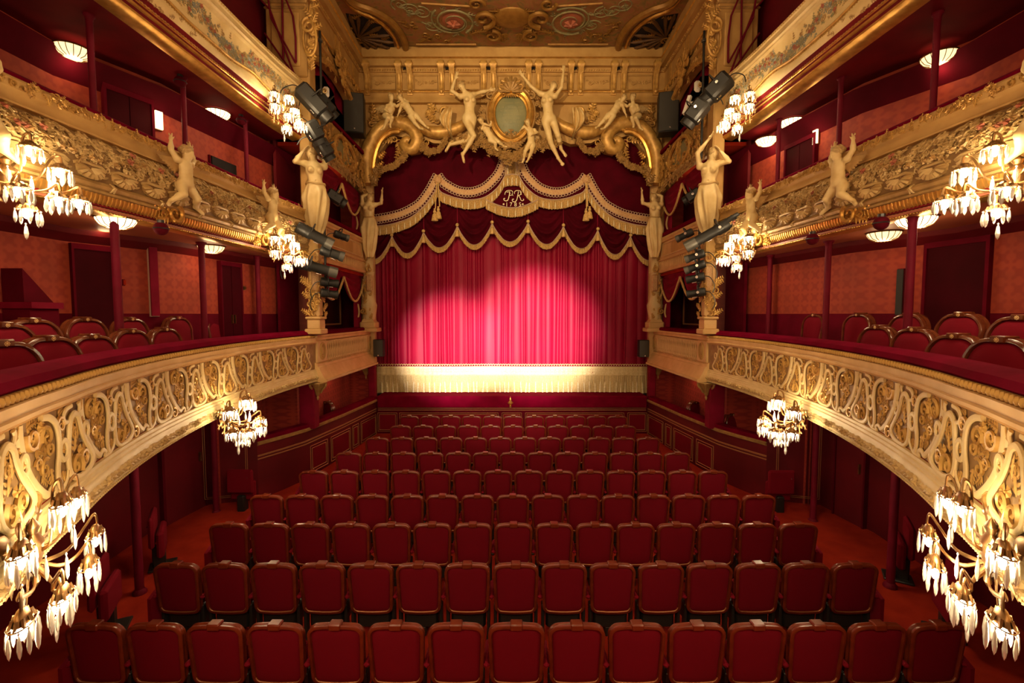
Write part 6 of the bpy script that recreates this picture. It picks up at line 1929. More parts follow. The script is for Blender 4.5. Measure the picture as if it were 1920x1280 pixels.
POSE1 = dict(pelvis=(0, 0, 0), chest=(.02, .02, .30), neck=(.02, 0, .47), head=(.06, .03, .56), sh_l=(-.16, .0, .42), el_l=(-.20, .06, .66), wr_l=(-.02, .08, .86), sh_r=(.19, .02, .42), el_r=(.36, .12, .40), wr_r=(.22, .12, .60), face=(.6, .8, -.1))
q = PX(592, 352, -4.28)
cary_l = caryatid('caryatid', 'large cream caryatid on the left pier, arms raised to the balcony lamp', (q.x, q.y, q.z), math.radians(-150), 2.0, POSE1, 1.05, 'pier caryatids')
q = PX(1328, 352, 4.28)
cary_r = mirror(cary_l, 'large cream caryatid on the right pier, arms raised to the balcony lamp')
POSE2 = dict(pelvis=(0, 0, 0), chest=(.01, .03, .29), neck=(.0, .01, .45), head=(.04, .04, .53), sh_l=(-.17, .0, .41), el_l=(-.17, .03, .62), wr_l=(-.02, -.02, .70), sh_r=(.18, .03, .40), el_r=(.36, .05, .44), wr_r=(.38, .04, .70), face=(.7, .7, -.2))
q = P(692, 412, 13.55)
cary2 = caryatid('caryatid', 'smaller cream caryatid left of the stage valance, one arm raised', (q.x, q.y, q.z), math.radians(180), 1.85, dict({n: ((-v[0], v[1], v[2])) for n, v in POSE2.items() if n != 'x'}), 1.15, 'caryatids beside the stage', .017)
mirror(cary2, 'smaller cream caryatid right of the stage valance, one arm raised')

# ---- putti on the second balcony fronts
POSE3 = dict(pelvis=(0, .10, 0), chest=(0, .13, .24), neck=(.01, .12, .38), head=(.02, .14, .45), sh_l=(-.15, .10, .34), el_l=(-.24, .08, .46), wr_l=(-.20, .05, .62), sh_r=(.15, .10, .34), el_r=(.24, .08, .44), wr_r=(.22, .05, .62),
             hip_l=(-.08, .10, -.05), kn_l=(-.16, .20, -.22), an_l=(-.30, .10, -.36), toe_l=(-.38, .14, -.42), hip_r=(.08, .10, -.05), kn_r=(.12, .22, -.24), an_r=(.24, .10, -.34), toe_r=(.32, .14, -.40))
J = {n: V(*p) * .92 for n, p in POSE3.items()}; J['front'] = V(0, 1, 0); J['face'] = V(.2, 1, 0)
lo, hi = bounds(J, .24)
b_, h_, w_ = Sdf(lo, hi, .013), Sdf(lo, hi, .013), Sdf(lo - .2, hi + .2, .016)
body(b_, J, 1.18, False, True, True, h_)
wing(w_, J['chest'] + V(-.06, -.08, 0), V(-.8, -.1, .25), V(.2, 0, 1), .34, .13); 
pm_ = [b_.mesh('putto_body', M['statue']), h_.mesh('putto_hair', M['hair']), w_.mesh('putto_wing', M['gold_dull'])]
for i, y in enumerate(PUTTI_Y):
    uu = min(range(0, int(P2.L * 100)), key=lambda k: abs(P2.at(k / 100)[0].y - y)) / 100
    p, t_, n = P2.at(uu)
    t = thing('putto', 'cream winged putto on the right second balcony front, ' + ('nearest the viewer', 'middle of three', 'farthest from the viewer')[i], 'statue', (p.x + n.x * .15, p.y + n.y * .15, 5.58), math.atan2(t_.y, t_.x), 'putti on the second balcony fronts')
    for nm_, me in zip(('body', 'hair', 'wing'), pm_): put(nm_, me, t, scale=.9 if i else 1.0)
    mirror(t, t['label'].replace('right', 'left'))
# ================================================================== piers and stage boxes
def pier():
    x, y = -4.36, 10.22
    t = thing('carved_pier', 'carved cream and gold pier left of the stage box, standing on the first balcony', 'pillar', (x, y, 3.34), 0, 'carved piers of the stage boxes')
    z0 = 3.34
    mb = MB(); mb.box((x, y, z0 + .06), (.36, .40, .12), .02); mb.box((x, y, z0 + .22), (.28, .32, .22), .02); mb.box((x, y, z0 + .36), (.34, .38, .06), .02); wpart('pedestal', mb, M['cream_warm'], t)
    mb = MB(); mb.box((x, y, z0 + 1.10), (.24, .28, 1.45), .05); wpart('shaft', mb, M['cream_warm'], t)
    for s, nm_ in ((0, 'front'),):
        mb = MB(); mb.box((x + .06, y - .14, z0 + 1.22), (.16, .06, .55), .03); wpart('red_panel', mb, M['braid'], t)
    mb = MB(lambda a, b_, c_: (a, y - .14 - b_, c_))
    o_scroll(mb, x + .10, z0 + 1.66, .10, 1.6, 1, .25, 1.4, .03, 7, 18); o_scroll(mb, x - .10, z0 + 1.66, .10, 1.6, -1, .25, 1.4, .03, 7, 18)
    for k in range(16): acanthus(mb, x + rnd.uniform(-.1, .1), z0 + .4 + k * .05, .2, rnd.uniform(.3, 2.8), .02, 4, .45)
    for k in range(6): o_scroll(mb, x + rnd.uniform(-.1, .1), z0 + .45 + k * .1, .07, rnd.uniform(0, 6), 1, .25, 1.2, .03, 6, 12)
    wpart('pier_leaves', mb, M['gold'], t, kind='stuff')
    mb = MB(lambda a, b_, c_: (x + .13 + b_, a, c_))
    for k in range(12): acanthus(mb, y + rnd.uniform(-.1, .1), z0 + .4 + k * .1, .2, rnd.uniform(.3, 2.8), .02, 4, .45)
    wpart('side_leaves', mb, M['gold'], t, kind='stuff')
    mb = MB(); mb.box((x, y + .05, z0 + 2.3), (.22, .3, 1.0), .03); wpart('upper_block', mb, M['ochre'], t)
    mb = MB(); mb.box((x - .12, y + .10, z0 + 5.2), (.26, .34, 5.2), .03); wpart('tall_pilaster', mb, M['ochre'], t)
    return t
mirror(pier(), 'carved cream and gold pier right of the stage box, standing on the first balcony')
# upper pilasters with consoles and medallions, beside the third balcony
def upper_pier():
    x, y = -4.50, 10.2
    t = thing('upper_pilaster', 'ochre pilaster with scrolled consoles above the left third balcony end', 'pillar', (x, y, 8.9), 0, 'upper pilasters')
    mb = MB(); mb.box((x - .30, y + .05, 10.2), (.85, .3, 2.7), .02); wpart('shaft', mb, M['ochre'], t)
    mb = MB(); mb.box((x - .30, y - .12, 9.6), (.60, .05, 1.1), .02); mb.box((x - .30, y - .12, 11.0), (.6, .05, .8), .02); wpart('sunk_panels', mb, M['ochre'], t, kind='stuff')
    mb = MB(); mb.box((x - .3, y - .1, 10.42), (.95, .12, .16), .03); mb.box((x - .3, y - .1, 10.25), (.9, .08, .05), .02); wpart('cornice', mb, M['gold_dull'], t, kind='stuff')
    for dx in (-.18, .18):
        mb = MB(); mb.tube([(x - .3 + dx, y - .18, 11.0), (x - .3 + dx, y - .24, 10.62), (x - .3 + dx, y - .16, 10.45)], [.035, .06, .03], 6); wpart('console', mb, M['ochre'], t)
    mb = MB(lambda a, b_, c_: (a, y - .12 - b_, c_)); o_scroll(mb, x + .22, 9.85, .16, 1.6, 1, .22, 1.4, .03, 7, 20)
    for k in range(12): acanthus(mb, x + .22 + rnd.uniform(-.1, .1), 8.95 + k * .14, .24, rnd.uniform(.3, 2.8), .02, 4, .45)
    mb.tube([(x + .22 + .14 * math.cos(a), .02, 9.6 + .35 * math.sin(a)) for a in [2 * PI * k / 20 for k in range(20)]], .03, 6, True)
    wpart('medallion_leaves', mb, M['gold'], t, kind='stuff')
    return t
mirror(upper_pier(), 'ochre pilaster with scrolled consoles above the right third balcony end')

def stage_box():
    """the three loges between pier and stage on the left"""
    XW = -5.16
    # level 1: draped opening with a dark mirror on the back wall
    t = thing('box_mirror', 'dark gilt-framed mirror on the back wall of the left first-balcony stage box', 'mirror', (XW + .05, 12.6, 3.5), 0, 'stage-box mirrors')
    mb = MB(); mb.box((XW + .02, 12.6, 4.15), (.11, 2.0, 1.3), 0); wpart('glass', mb, M['mirror'], t, False)
    mb = MB()
    for a, b_ in (((11.6, 3.5), (13.6, 3.5)), ((11.6, 4.8), (13.6, 4.8)), ((11.6, 3.5), (11.6, 4.8)), ((13.6, 3.5), (13.6, 4.8))): mb.tube([(XW + .08, *a), (XW + .08, *b_)], .025, 5)
    wpart('frame', mb, M['brass_line'], t)
    mirror(t, 'dark gilt-framed mirror on the back wall of the right first-balcony stage box')
    for lev, zt, ztag in ((1, 4.93, 'first'), (2, 7.35, 'second')):
        d = thing('box_drapery', 'swagged red drapery with cream cord in the left %s-level stage box' % ztag, 'curtain', (-4.50, 12.1, zt), 0, 'stage-box draperies')
        for i, (y0, y1) in enumerate(((10.5, 12.2), (12.2, 13.85))):
            mb = MB()
            def fn(u, v, y0=y0, y1=y1):
                s_ = math.sin(PI * u); y = y0 + (y1 - y0) * u
                return (-4.52 + .05 * s_ + .035 * s_ * math.sin(v * 24), y, zt - (.16 + .62 * s_) * v)
            mb.grid(fn, 16, 20); wpart('swag', mb, M['velvet'], d)
            mb = MB(); mb.tube([(-4.44, y0 + (y1 - y0) * k / 14, zt - .16 - .62 * math.sin(PI * k / 14)) for k in range(15)], .030, 6); wpart('cord', mb, M['fringe'], d)
        mb = MB(); mb.tube(catmull([(-4.45 + .04 * math.sin(k * 2.2), 13.78 + .05 * math.sin(k * 1.7), zt - .1 - k * .17) for k in range(11)], 3), .022, 5); wpart('tail_cord', mb, M['fringe'], d)
        mb = MB(); mb.grid(lambda u, v: (-4.6 - .3 * v * 0 + .05 * math.sin(u * 22), 13.35 + .55 * u, zt - 1.55 * v), 16, 4); wpart('side_curtain', mb, M['velvet'], d)
        mirror(d, 'swagged red drapery with cream cord in the right %s-level stage box' % ztag)
    # level 2 parapet
    f = thing('loge_parapet', 'cream panelled stage-box parapet at second-balcony level, left side', 'balcony', (-4.4, 12, 5.0), 0, 'second-level stage-box fronts')
    BL = [(-4.36, 14.0), (-4.40, 12.0), (-4.44, 10.4)]
    mb = MB(); mb.sweep(BL, [(-.2, 5.98), (-.2, 6.10), (0.02, 6.12), (.04, 6.02), (-.2, 5.98)]); wpart('velvet_rail', mb, M['rail_velvet'], f)
    mb = MB(); mb.sweep(BL, [(-.15, 5.0), (-.15, 5.99), (.05, 5.99), (.06, 5.93), (.03, 5.90), (.04, 5.86), (0, 5.84), (0, 5.40), (.03, 5.38), (.04, 5.34), (.0, 5.32), (.02, 5.12), (.05, 5.06), (.03, 5.0), (-.15, 5.0)]); wpart('entablature', mb, M['cream_warm'], f)
    mb = MB(); mb.box((-4.40, 12.2, 5.62), (.03, 2.6, .34), .01); wpart('ochre_panel', mb, M['ochre'], f)
    mb = MB()
    for a, b_ in (((10.9, 5.45), (13.5, 5.45)), ((10.9, 5.79), (13.5, 5.79)), ((10.9, 5.45), (10.9, 5.79)), ((13.5, 5.45), (13.5, 5.79))): mb.tube([(-4.375, *a), (-4.375, *b_)], .018, 5)
    wpart('panel_frame', mb, M['cream'], f)
    am_ = MB(); am_.tube([(0, -.05, 0), (0.0, -.05, .16), (.0, 0, .21), (0, .05, .16), (0, .05, 0)], .014, 5); ame = am_.mesh('arcade_arch', M['cream_warm'])
    for i in range(26): put('arcade_arch', ame, f, mtx=local_mtx(Matrix.Translation((-4.37, 10.55 + i * .125, 5.1)), f))
    mirror(f, 'cream panelled stage-box parapet at second-balcony level, right side')
    # level 3 parapet: gold cartouche panel with an arched lower edge
    f = thing('loge_parapet', 'richly carved gold stage-box parapet at third-balcony level, left side', 'balcony', (-4.4, 12, 7.4), 0, 'third-level stage-box fronts')
    mb = MB(); mb.sweep(BL, [(-.2, 8.42), (-.2, 8.54), (0.03, 8.55), (.05, 8.45), (-.2, 8.42)]); wpart('velvet_rail', mb, M['rail_velvet'], f)
    mb = MB(); n_ = 14
    poly = [(10.45, 8.43), (13.98, 8.43)] + [(13.98 - 3.53 * k / n_, 7.35 + .16 * math.sin(PI * k / n_)) for k in range(n_ + 1)]
    mb.prism(poly, lambda a, b_, h: (-4.44 + h + (.02 if a > 13.9 else 0), a, b_), -.12, .04); wpart('carved_panel', mb, M['gold_dull'], f, False)
    FM = lambda x, y, z: (-4.40 + y, x, z)
    mb = MB(FM); mb.tube([(12.2 + .75 * math.cos(a), .06, 7.95 + .36 * math.sin(a)) for a in [2 * PI * k / 30 for k in range(30)]], .05, 7, True); wpart('oval_frame', mb, M['gold'], f)
    mb = MB(FM); mb.ball((12.2, .0, 7.95), (.66, .07, .30), 16, 8); wpart('oval_field', mb, M['leaf'], f)
    mb = MB(FM); foliage(mb, 10.55, 13.9, 7.5, 8.38, 110, .06, .13, 77, .05, .1); wpart('carved_leaves', mb, M['gold'], f, kind='stuff')
    mb = MB(FM)
    for i in range(60):
        y = 10.5 + 3.4 * i / 59; z = 7.36 + .14 * math.sin(PI * (13.98 - y) / 3.53) - .02
        o_flower(mb, y, z + rnd.uniform(-.07, .07), rnd.uniform(.06, .09), .08, 6); 
        if i % 3 == 0: acanthus(mb, y, z, .22, rnd.uniform(0, 6), .06, 3, .5)
    wpart('rose_border', mb, M['gold_dull'], f, kind='stuff')
    mirror(f, 'richly carved gold stage-box parapet at third-balcony level, right side')
    # arched head of the third-level box
    f = thing('box_arch', 'ochre arch with carved crest over the left third-level stage box', 'arch', (-4.45, 12, 9.6), 0, 'stage-box arches')
    mb = MB(); poly = [(10.35, 10.42), (14.0, 10.42), (14.0, 8.7), (13.75, 8.7)] + [(12.1 + 1.65 * math.cos(PI * k / 14), 9.1 + .72 * math.sin(PI * k / 14)) for k in range(15)] + [(10.45, 8.7), (10.35, 8.7)]
    mb.prism(poly, lambda a, b_, h: (-4.55 + h, a, b_), -.12, .06); wpart('arch_wall', mb, M['ochre'], f, False)
    mb = MB(); mb.tube([(-4.46, 12.1 + 1.70 * math.cos(PI * k / 20), 9.1 + .77 * math.sin(PI * k / 20)) for k in range(21)], .07, 7); wpart('arch_moulding', mb, M['gold'], f)
    GM = lambda x, y, z: (-4.49 + y, x, z)
    mb = MB(GM); foliage(mb, 10.5, 13.8, 9.75, 10.35, 70, .06, .12, 55, .02, .1)
    for k in range(10): acanthus(mb, 12.1 + rnd.uniform(-.35, .35), 9.75 + rnd.uniform(0, .5), .38, PI / 2 + rnd.uniform(-.9, .9), .12, 4, .42); o_scroll(mb, 12.1 + rnd.uniform(-.3, .3), 9.9 + rnd.uniform(-.2, .4), .13, rnd.uniform(0, 6), 1, .24, 1.3, .15, 6, 14)
    wpart('crest_leaves', mb, M['gold'], f, kind='stuff')
    mb = MB(); mb.grid(lambda u, v: (-4.75 - .04 * math.sin(u * 30), 10.5 + 3.4 * u, 9.9 - 1.1 * v * (abs(u - .45) * 1.4 + .08)), 24, 6); wpart('red_curtain', mb, M['velvet'], f)
    mirror(f, 'ochre arch with carved crest over the right third-level stage box')
stage_box()
# inner walls and floors of the stage boxes
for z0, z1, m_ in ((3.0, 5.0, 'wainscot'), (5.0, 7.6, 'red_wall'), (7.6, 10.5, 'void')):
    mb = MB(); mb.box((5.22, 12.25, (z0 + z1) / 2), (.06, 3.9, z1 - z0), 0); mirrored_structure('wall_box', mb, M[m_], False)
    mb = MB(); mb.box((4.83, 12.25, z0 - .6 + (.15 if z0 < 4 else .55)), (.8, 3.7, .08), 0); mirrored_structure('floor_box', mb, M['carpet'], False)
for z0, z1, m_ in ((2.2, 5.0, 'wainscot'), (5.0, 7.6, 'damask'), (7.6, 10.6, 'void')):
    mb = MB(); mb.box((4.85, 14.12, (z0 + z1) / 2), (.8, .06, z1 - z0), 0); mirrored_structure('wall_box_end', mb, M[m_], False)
# lit panels of wall seen through the second-level boxes
for s, w in ((-1, 'left'), (1, 'right')):
    t = thing('box_window', 'small bright window at the back of the %s second-level stage box' % w, 'window', (s * 5.16, 12.0, 6.2), 0, 'stage-box windows')
    mb = MB(); mb.box((s * 5.15, 12.2, 7.0), (.03, .9, .28), .01); wpart('lit_pane', mb, M['lightbox'], t)
    mb = MB(); mb.box((s * 5.16, 12.2, 6.4), (.03, 1.2, 1.0), .01); wpart('red_blind', mb, M['damask_bright'], t)
    mb = MB()
    for y in (11.6, 12.8): mb.box((s * 5.13, y, 6.6), (.05, .06, 1.5), .01)
    wpart('frame', mb, M['braid'], t, kind='stuff')
    lamp('box_light', (s * 4.9, 12.0, 7.0), 5, WARM, .1)
    lamp('box_light', (s * 4.7, 12.4, 2.15), 3, WARM, .1)

# ================================================================== stage projectors
def projector(p0, p1, Y0, Y1, r, label, lens=True, box=False):
    a, b_ = P(*p0, Y0), P(*p1, Y1); d = b_ - a; L = d.length
    t = thing('stage_projector', label, 'projector', a, 0, 'stage projectors on the box piers')
    t.rotation_euler = d.to_track_quat('X', 'Z').to_euler()
    Rx = Matrix.Rotation(PI / 2, 3, 'Y')
    mb = MB()
    if box:
        mb.box((L * .4, 0, 0), (L * .8, r * 2.1, r * 2.0), r * .3)
        for k in range(5): mb.box((L * (.12 + .07 * k), 0, r * 1.02), (.012, r * 1.4, .02), .003)
    else:
        mb.lathe([(.001, 0), (r * .9, .01), (r, .04), (r, L * .42), (r * .85, L * .45), (r * .85, L * .9)], 16, (0, 0, 0), Rx)
        for k in range(3): mb.lathe([(r * 1.05, L * (.12 + .1 * k)), (r * 1.05, L * (.12 + .1 * k) + .02)], 16, (0, 0, 0), Rx)
    put('housing', mb.mesh('projector_housing', M['black']), t)
    mb = MB(); mb.lathe([(r * .95, L * .8), (r * .98, L), (r * .86, L), (r * .82, L * .93)], 16, (0, 0, 0), Rx); put('lens_hood', mb.mesh('projector_hood', M['grey_metal' if lens else 'black']), t)
    mb = MB(); mb.lathe([(.001, L * .95), (r * .5, L * .945), (r * .84, L * .92)], 16, (0, 0, 0), Rx); put('lens', mb.mesh('projector_lens', M['lens']), t)
    mb = MB(); w = r * 1.35
    mb.tube([(L * .38, -w, 0), (L * .38, -w, r * 1.5), (L * .38, 0, r * 1.75), (L * .38, w, r * 1.5), (L * .38, w, 0)], .014, 5); put('yoke', mb.mesh('projector_yoke', M['black']), t)
    mb = MB(); mb.lathe([(.03, -w - .03), (.03, -w + .02)], 8, (L * .38, 0, 0), Matrix.Rotation(PI / 2, 3, 'X')); mb.lathe([(.001, 0), (.03, 0)], 8, (L * .38, w + .03, 0), Matrix.Rotation(PI / 2, 3, 'X')); put('knob', mb.mesh('projector_knob', M['silver']), t)
    mb = MB(); mb.tube(catmull([(0, 0, 0), (-.10, .03, -.06), (-.16, .08, -.25), (-.1, .12, -.4)], 4), .010, 5); put('cable', mb.mesh('projector_cable', M['black']), t)
    mb = MB(); mb.box((L * .6, 0, -r * 1.0), (.10, .05, .015), .004); put('label_plate', mb.mesh('projector_plate', M['silver']), t)
    return t
projector((556, 424), (624, 459), 9.45, 9.75, .125, 'long black projector on the left pier, just under the caryatid')
projector((626, 437), (653, 447), 10.3, 10.5, .085, 'short projector with bright metal hood on the left pier')
projector((600, 467), (645, 482), 9.9, 10.1, .115, 'black projector on the left pier below the long one')
projector((548, 489), (632, 512), 9.5, 9.9, .120, 'long black projector low on the left pier, behind the crystal lamp')
projector((600, 527), (634, 532), 10.0, 10.2, .095, 'black projector on the left pier, second lowest of the stack', False)
projector((600, 548), (633, 553), 10.0, 10.2, .095, 'black projector on the left pier, lowest of the stack', False)
projector((613, 361), (648, 384), 10.9, 11.1, .125, 'black projector in the left second-level stage box', False, True)
projector((560, 163), (618, 226), 9.6, 9.9, .155, 'large grey-black projector beside the left third-balcony lamp', False, True)
projector((593, 182), (628, 222), 10.3, 10.6, .15, 'black projector in front of the left third-level box', False, True)
projector((577, 228), (602, 270), 9.5, 9.7, .14, 'black projector hanging under the left third-balcony end', False, True)
projector((596, 262), (621, 300), 9.7, 9.9, .13, 'black projector just above the left caryatid', False, True)
projector((1390, 406), (1285, 464), 9.4, 9.8, .125, 'long black projector on the right pier, just under the caryatid')
projector((1300, 433), (1268, 449), 10.2, 10.4, .085, 'short projector with bright metal hood on the right pier, above the long one')
projector((1322, 473), (1285, 487), 10.0, 10.2, .09, 'bright-lensed projector on the right pier, top of the lower stack')
projector((1323, 493), (1284, 508), 10.0, 10.2, .09, 'bright-lensed projector on the right pier, second of the lower stack')
projector((1322, 517), (1287, 525), 10.0, 10.2, .09, 'black projector on the right pier, third of the lower stack', False)
projector((1324, 546), (1288, 552), 10.0, 10.2, .09, 'black projector on the right pier, lowest of the stack', False)
projector((1314, 359), (1282, 379), 10.9, 11.1, .12, 'black projector in the right second-level stage box', False, True)
projector((1368, 143), (1320, 192), 9.6, 9.9, .165, 'large grey-black projector beside the right third-balcony lamp', False, True)
projector((1322, 190), (1286, 236), 9.7, 9.9, .16, 'black projector under the large one on the right', False, True)
# vertical bars the projectors hang from
for s, w in ((-1, 'left'), (1, 'right')):
    for zlo, zhi, lv in ((4.3, 6.1, 'first'), (7.2, 9.9, 'third')):
        t = thing('projector_bar', 'vertical black bar carrying projectors beside the %s %s-level stage box' % (w, lv), 'bar', (s * 4.16, 10.3, zlo), 0)
        mb = MB(); mb.tube([(0, 0, 0), (0, 0, zhi - zlo)], .028, 8); put('tube', mb.mesh('bar_tube', M['black']), t)
        mb = MB()
        for k in range(3): mb.box((-.0, 0, .2 + k * (zhi - zlo - .4) / 2), (.09, .10, .06), .01)
        put('clamps', mb.mesh('bar_clamps', M['grey_metal']), t, kind='stuff')
# sirens and the white hardware in the third-level boxes
for px, py, w in ((611, 173, 'left'), (1308, 162, 'right')):
    q = P(px, py, 11.0); t = thing('siren', 'small white siren in the %s third-level stage box' % w, 'siren', q)
    mb = MB(); mb.box((0, 0, 0), (.16, .10, .26), .05); put('case', mb.mesh('siren_case', M['sign_white']), t)
    mb = MB(); mb.lathe([(.001, .0), (.05, .0), (.06, .03), (.04, .035)], 12, (.02, -.09, -.02), Matrix.Rotation(PI / 2, 3, 'X')); put('horn', mb.mesh('siren_horn', M['statue']), t)
    mb = MB(); mb.ball((.02, -.09, -.02), .016, 6, 4); put('red_dot', mb.mesh('siren_dot', M['velvet']), t)
q0, q1 = P(1294, 180, 10.2), P(1283, 214, 10.2)
t = thing('bracket_arm', 'pale metal bracket arm beside the right third-level box projectors', 'bracket', q0)
mb = MB(); mb.tube([(0, 0, 0), tuple(q1 - q0)], .05, 4); mb.tube([tuple((q1 - q0) * .4), (.25, 0, -.1)], .025, 4); put('arm', mb.mesh('bracket_arm', M['sign_white'], False), t)
mb = MB(); mb.ball(tuple((q1 - q0) * .4), .04, 6, 4); put('bolt', mb.mesh('bracket_bolt', M['grey_metal']), t)

# ================================================================== loudspeakers
def speaker(px, py, Y, w, d, h, label, rz=0):
    q = P(px, py, Y)
    t = thing('loudspeaker', label, 'loudspeaker', q, rz, 'loudspeakers beside the stage')
    mb = MB(); mb.box((0, 0, 0), (w, d, h), .02); put('cabinet', mb.mesh('speaker_cabinet', M['black']), t)
    mb = MB(); mb.grid(lambda u, v: ((u - .5) * w * .92, -d / 2 - .03 * math.sin(PI * u) - .004, (v - .5) * h * .94), 10, 2); put('grille', mb.mesh('speaker_grille', M['speaker']), t)
    mb = MB(); mb.lathe([(.001, 0), (.02, 0), (.02, .01)], 10, (w * .05, -d / 2 - .04, -h * .41), Matrix.Rotation(PI / 2, 3, 'X')); put('badge', mb.mesh('speaker_badge', M['silver']), t)
    mb = MB(); mb.box((0, d / 2 + .06, h * .2), (.06, .14, .05), .01); mb.box((0, d / 2 + .12, 0), (.12, .03, h * .6), .01); put('bracket', mb.mesh('speaker_bracket', M['black']), t, kind='stuff')
speaker(665, 217, 13.3, .55, .45, 1.10, 'tall grey loudspeaker high on the left of the arch', .2)
speaker(1252, 215, 13.3, .55, .45, 1.10, 'tall grey loudspeaker high on the right of the arch', -.2)
speaker(711, 652, 13.95, .30, .25, .52, 'small black loudspeaker left of the curtain foot', 0)
speaker(1206, 653, 13.95, .30, .25, .52, 'small black loudspeaker right of the curtain foot', 0)
# round ceiling loudspeakers under the galleries
for px, py, z, w in ((302, 433, SOFF2, 'left first'), (1652, 423, SOFF2, 'right first'), (1523, 452, SOFF2, 'right first'), (338, 157, SOFF3, 'left second'), (452, 229, SOFF3, 'left second')):
    q = PZ(px, py, z - .12)
    far = ', the farther one' if px in (1523, 452) else ', the nearer one' if px in (1652, 338) else ''
    t = thing('ball_loudspeaker', 'round dark red loudspeaker under the ceiling of the %s balcony gallery%s' % (w, far), 'loudspeaker', (q.x, q.y, z + .02), 0, 'round ceiling loudspeakers')
    mb = MB(); mb.ball((0, 0, -.11), .085, 14, 9); put('ball', mb.mesh('speaker_ball', M['dark_velvet']), t)
    mb = MB(); mb.tube([(0, 0, 0), (0, 0, -.04)], .04, 8); put('mount', mb.mesh('speaker_mount', M['black']), t)
    mb = MB(); mb.tube([(.086 * math.cos(a), .086 * math.sin(a), -.11) for a in [2 * PI * k / 20 for k in range(20)]], .008, 4, True); put('rim', mb.mesh('speaker_rim', M['black']), t)

# ================================================================== doors, signs and fittings on the gallery walls
def on_wall(px0, px1, path=WG):
    a, b_ = wall_hit(px0, path), wall_hit(px1, path)
    return a[0], b_[0]
def wall_panel(mb, a, b_, z0, z1, off, th, s):
    d = (b_ - a).normalized(); n = Vector((-d.y, d.x))
    if n.x * s > 0: n = -n
    vs = []
    for q in (a, b_):
        for o in (off, off + th):
            for z in (z0, z1): vs.append((q.x + n.x * o, q.y + n.y * o, z))
    mb.add(vs, [(0, 1, 3, 2), (4, 6, 7, 5), (0, 4, 5, 1), (2, 3, 7, 6), (0, 2, 6, 4), (1, 5, 7, 3)])
def door(i, px0, px1, z0, z1, leaves, m_='door', handle=True, path=WG, frame='wainscot'):
    a, b_ = on_wall(px0, px1, path); s = -1 if px0 < 960 else 1
    t = bpy.data.objects.new('door_%d' % i, None); COL.objects.link(t); t.location = (a.x, a.y, z0); t['kind'] = 'structure'
    n = leaves
    for k in range(n):
        mb = MB(); c = a.lerp(b_, k / n + .01); d = a.lerp(b_, (k + 1) / n - .01); wall_panel(mb, c, d, z0, z1, .02, .05, s); wpart('leaf', mb, M[m_], t, False)
        if handle:
            e = c.lerp(d, .86 if k == 0 else .14); f_ = c.lerp(d, .90 if k == 0 else .10)
            mb = MB(); wall_panel(mb, e, f_, z0 + .95, z0 + 1.12, .07, .04, s); wpart('handle', mb, M['brass'], t, False)
    mb = MB()
    for c, d in ((a.lerp(b_, -.06), a), (b_, a.lerp(b_, 1.06))): wall_panel(mb, c, d, z0, z1 + .08, .0, .09, s)
    wall_panel(mb, a, b_, z1, z1 + .08, .0, .09, s)
    wpart('door_frame', mb, M[frame], t, False)
door(1, 140, 213, FL1 + .1, 4.72, 1, handle=False)
door(2, 412, 448, FL1 + .1, 4.72, 2)
door(3, 1740, 1850, FL1 + .1, 4.75, 1, handle=False)
door(4, 215, 296, 5.3, 7.15, 2, 'door', False)
door(5, 1470, 1520, 5.3, 7.05, 2, 'door', False)
for i, (px0, px1) in enumerate(((288, 366), (1585, 1640))):
    door(6 + i, px0, px1, .02, 2.1, 1, 'red_wall', True, WS, 'dark_velvet')
def plate(name, label, cat, px0, px1, py0, py1, m_, rim='brass', off=.02, group=None, path=WG, th=.05):
    a, b_ = on_wall(px0, px1, path); s = -1 if px0 < 960 else 1
    z1 = P((px0 + px1) / 2, py0, (a.y + b_.y) / 2).z; z0 = P((px0 + px1) / 2, py1, (a.y + b_.y) / 2).z
    t = thing(name, label, cat, (a.x, a.y, z0), 0, group)
    mb = MB(); wall_panel(mb, a, b_, z0, z1, off, th, s); wpart('face', mb, M[m_], t, False)
    mb = MB(); e = .04
    wall_panel(mb, a.lerp(b_, -.05), b_.lerp(a, -.05), z0 - .012, z1 + .012, off - .02, th * .8, s); wpart('case', mb, M[rim], t, False)
    return t, a, b_, z0, z1
lit = []
for args in (('lit_sign', 'plain lit sign box over the dark door, left first balcony', 'sign', 165, 202, 428, 447, 'lightbox'),
             ('lit_sign', 'plain lit sign box over the dark door, right first balcony', 'sign', 1760, 1801, 406, 427, 'lightbox'),
             ('wall_light', 'upright lit wall light beside the double door, left second balcony', 'lamp', 304, 317, 210, 243, 'lightbox'),
             ('wall_light', 'upright lit wall light beside the double door, right second balcony', 'lamp', 1517, 1525, 244, 270, 'lightbox')):
    t, a, b_, z0, z1 = plate(*args)
    c = (a + b_) / 2; s = -1 if c.x < 0 else 1
    lamp('sign_light', (c.x - s * .25, c.y - .1, (z0 + z1) / 2), 3.0, WARM, .08)
t, a, b_, z0, z1 = plate('exit_sign', 'small green running-man exit sign over the left double door', 'sign', 428, 442, 463, 474, 'exit_green', 'black')
c = (a + b_) / 2; d = (b_ - a).normalized(); n = Vector((-d.y, d.x)); n = -n if n.x * -1 > 0 else n
mb = MB(); h_ = z1 - z0
def ep(u, v): q = a.lerp(b_, u); return (q.x + n.x * .078, q.y + n.y * .078, z0 + h_ * v)
for pts in (((.45, .60), (.40, .38)), ((.40, .38), (.52, .22), (.50, .08)), ((.40, .38), (.30, .25), (.20, .22)), ((.45, .58), (.58, .48)), ((.44, .56), (.32, .48)), ((.72, .08), (.72, .85), (.90, .85), (.90, .08))): mb.tube([ep(*p) for p in pts], .012, 4)
mb.ball(ep(.49, .76), .018, 6, 4)
wpart('running_man', mb, M['exit_white'], t, kind='stuff')
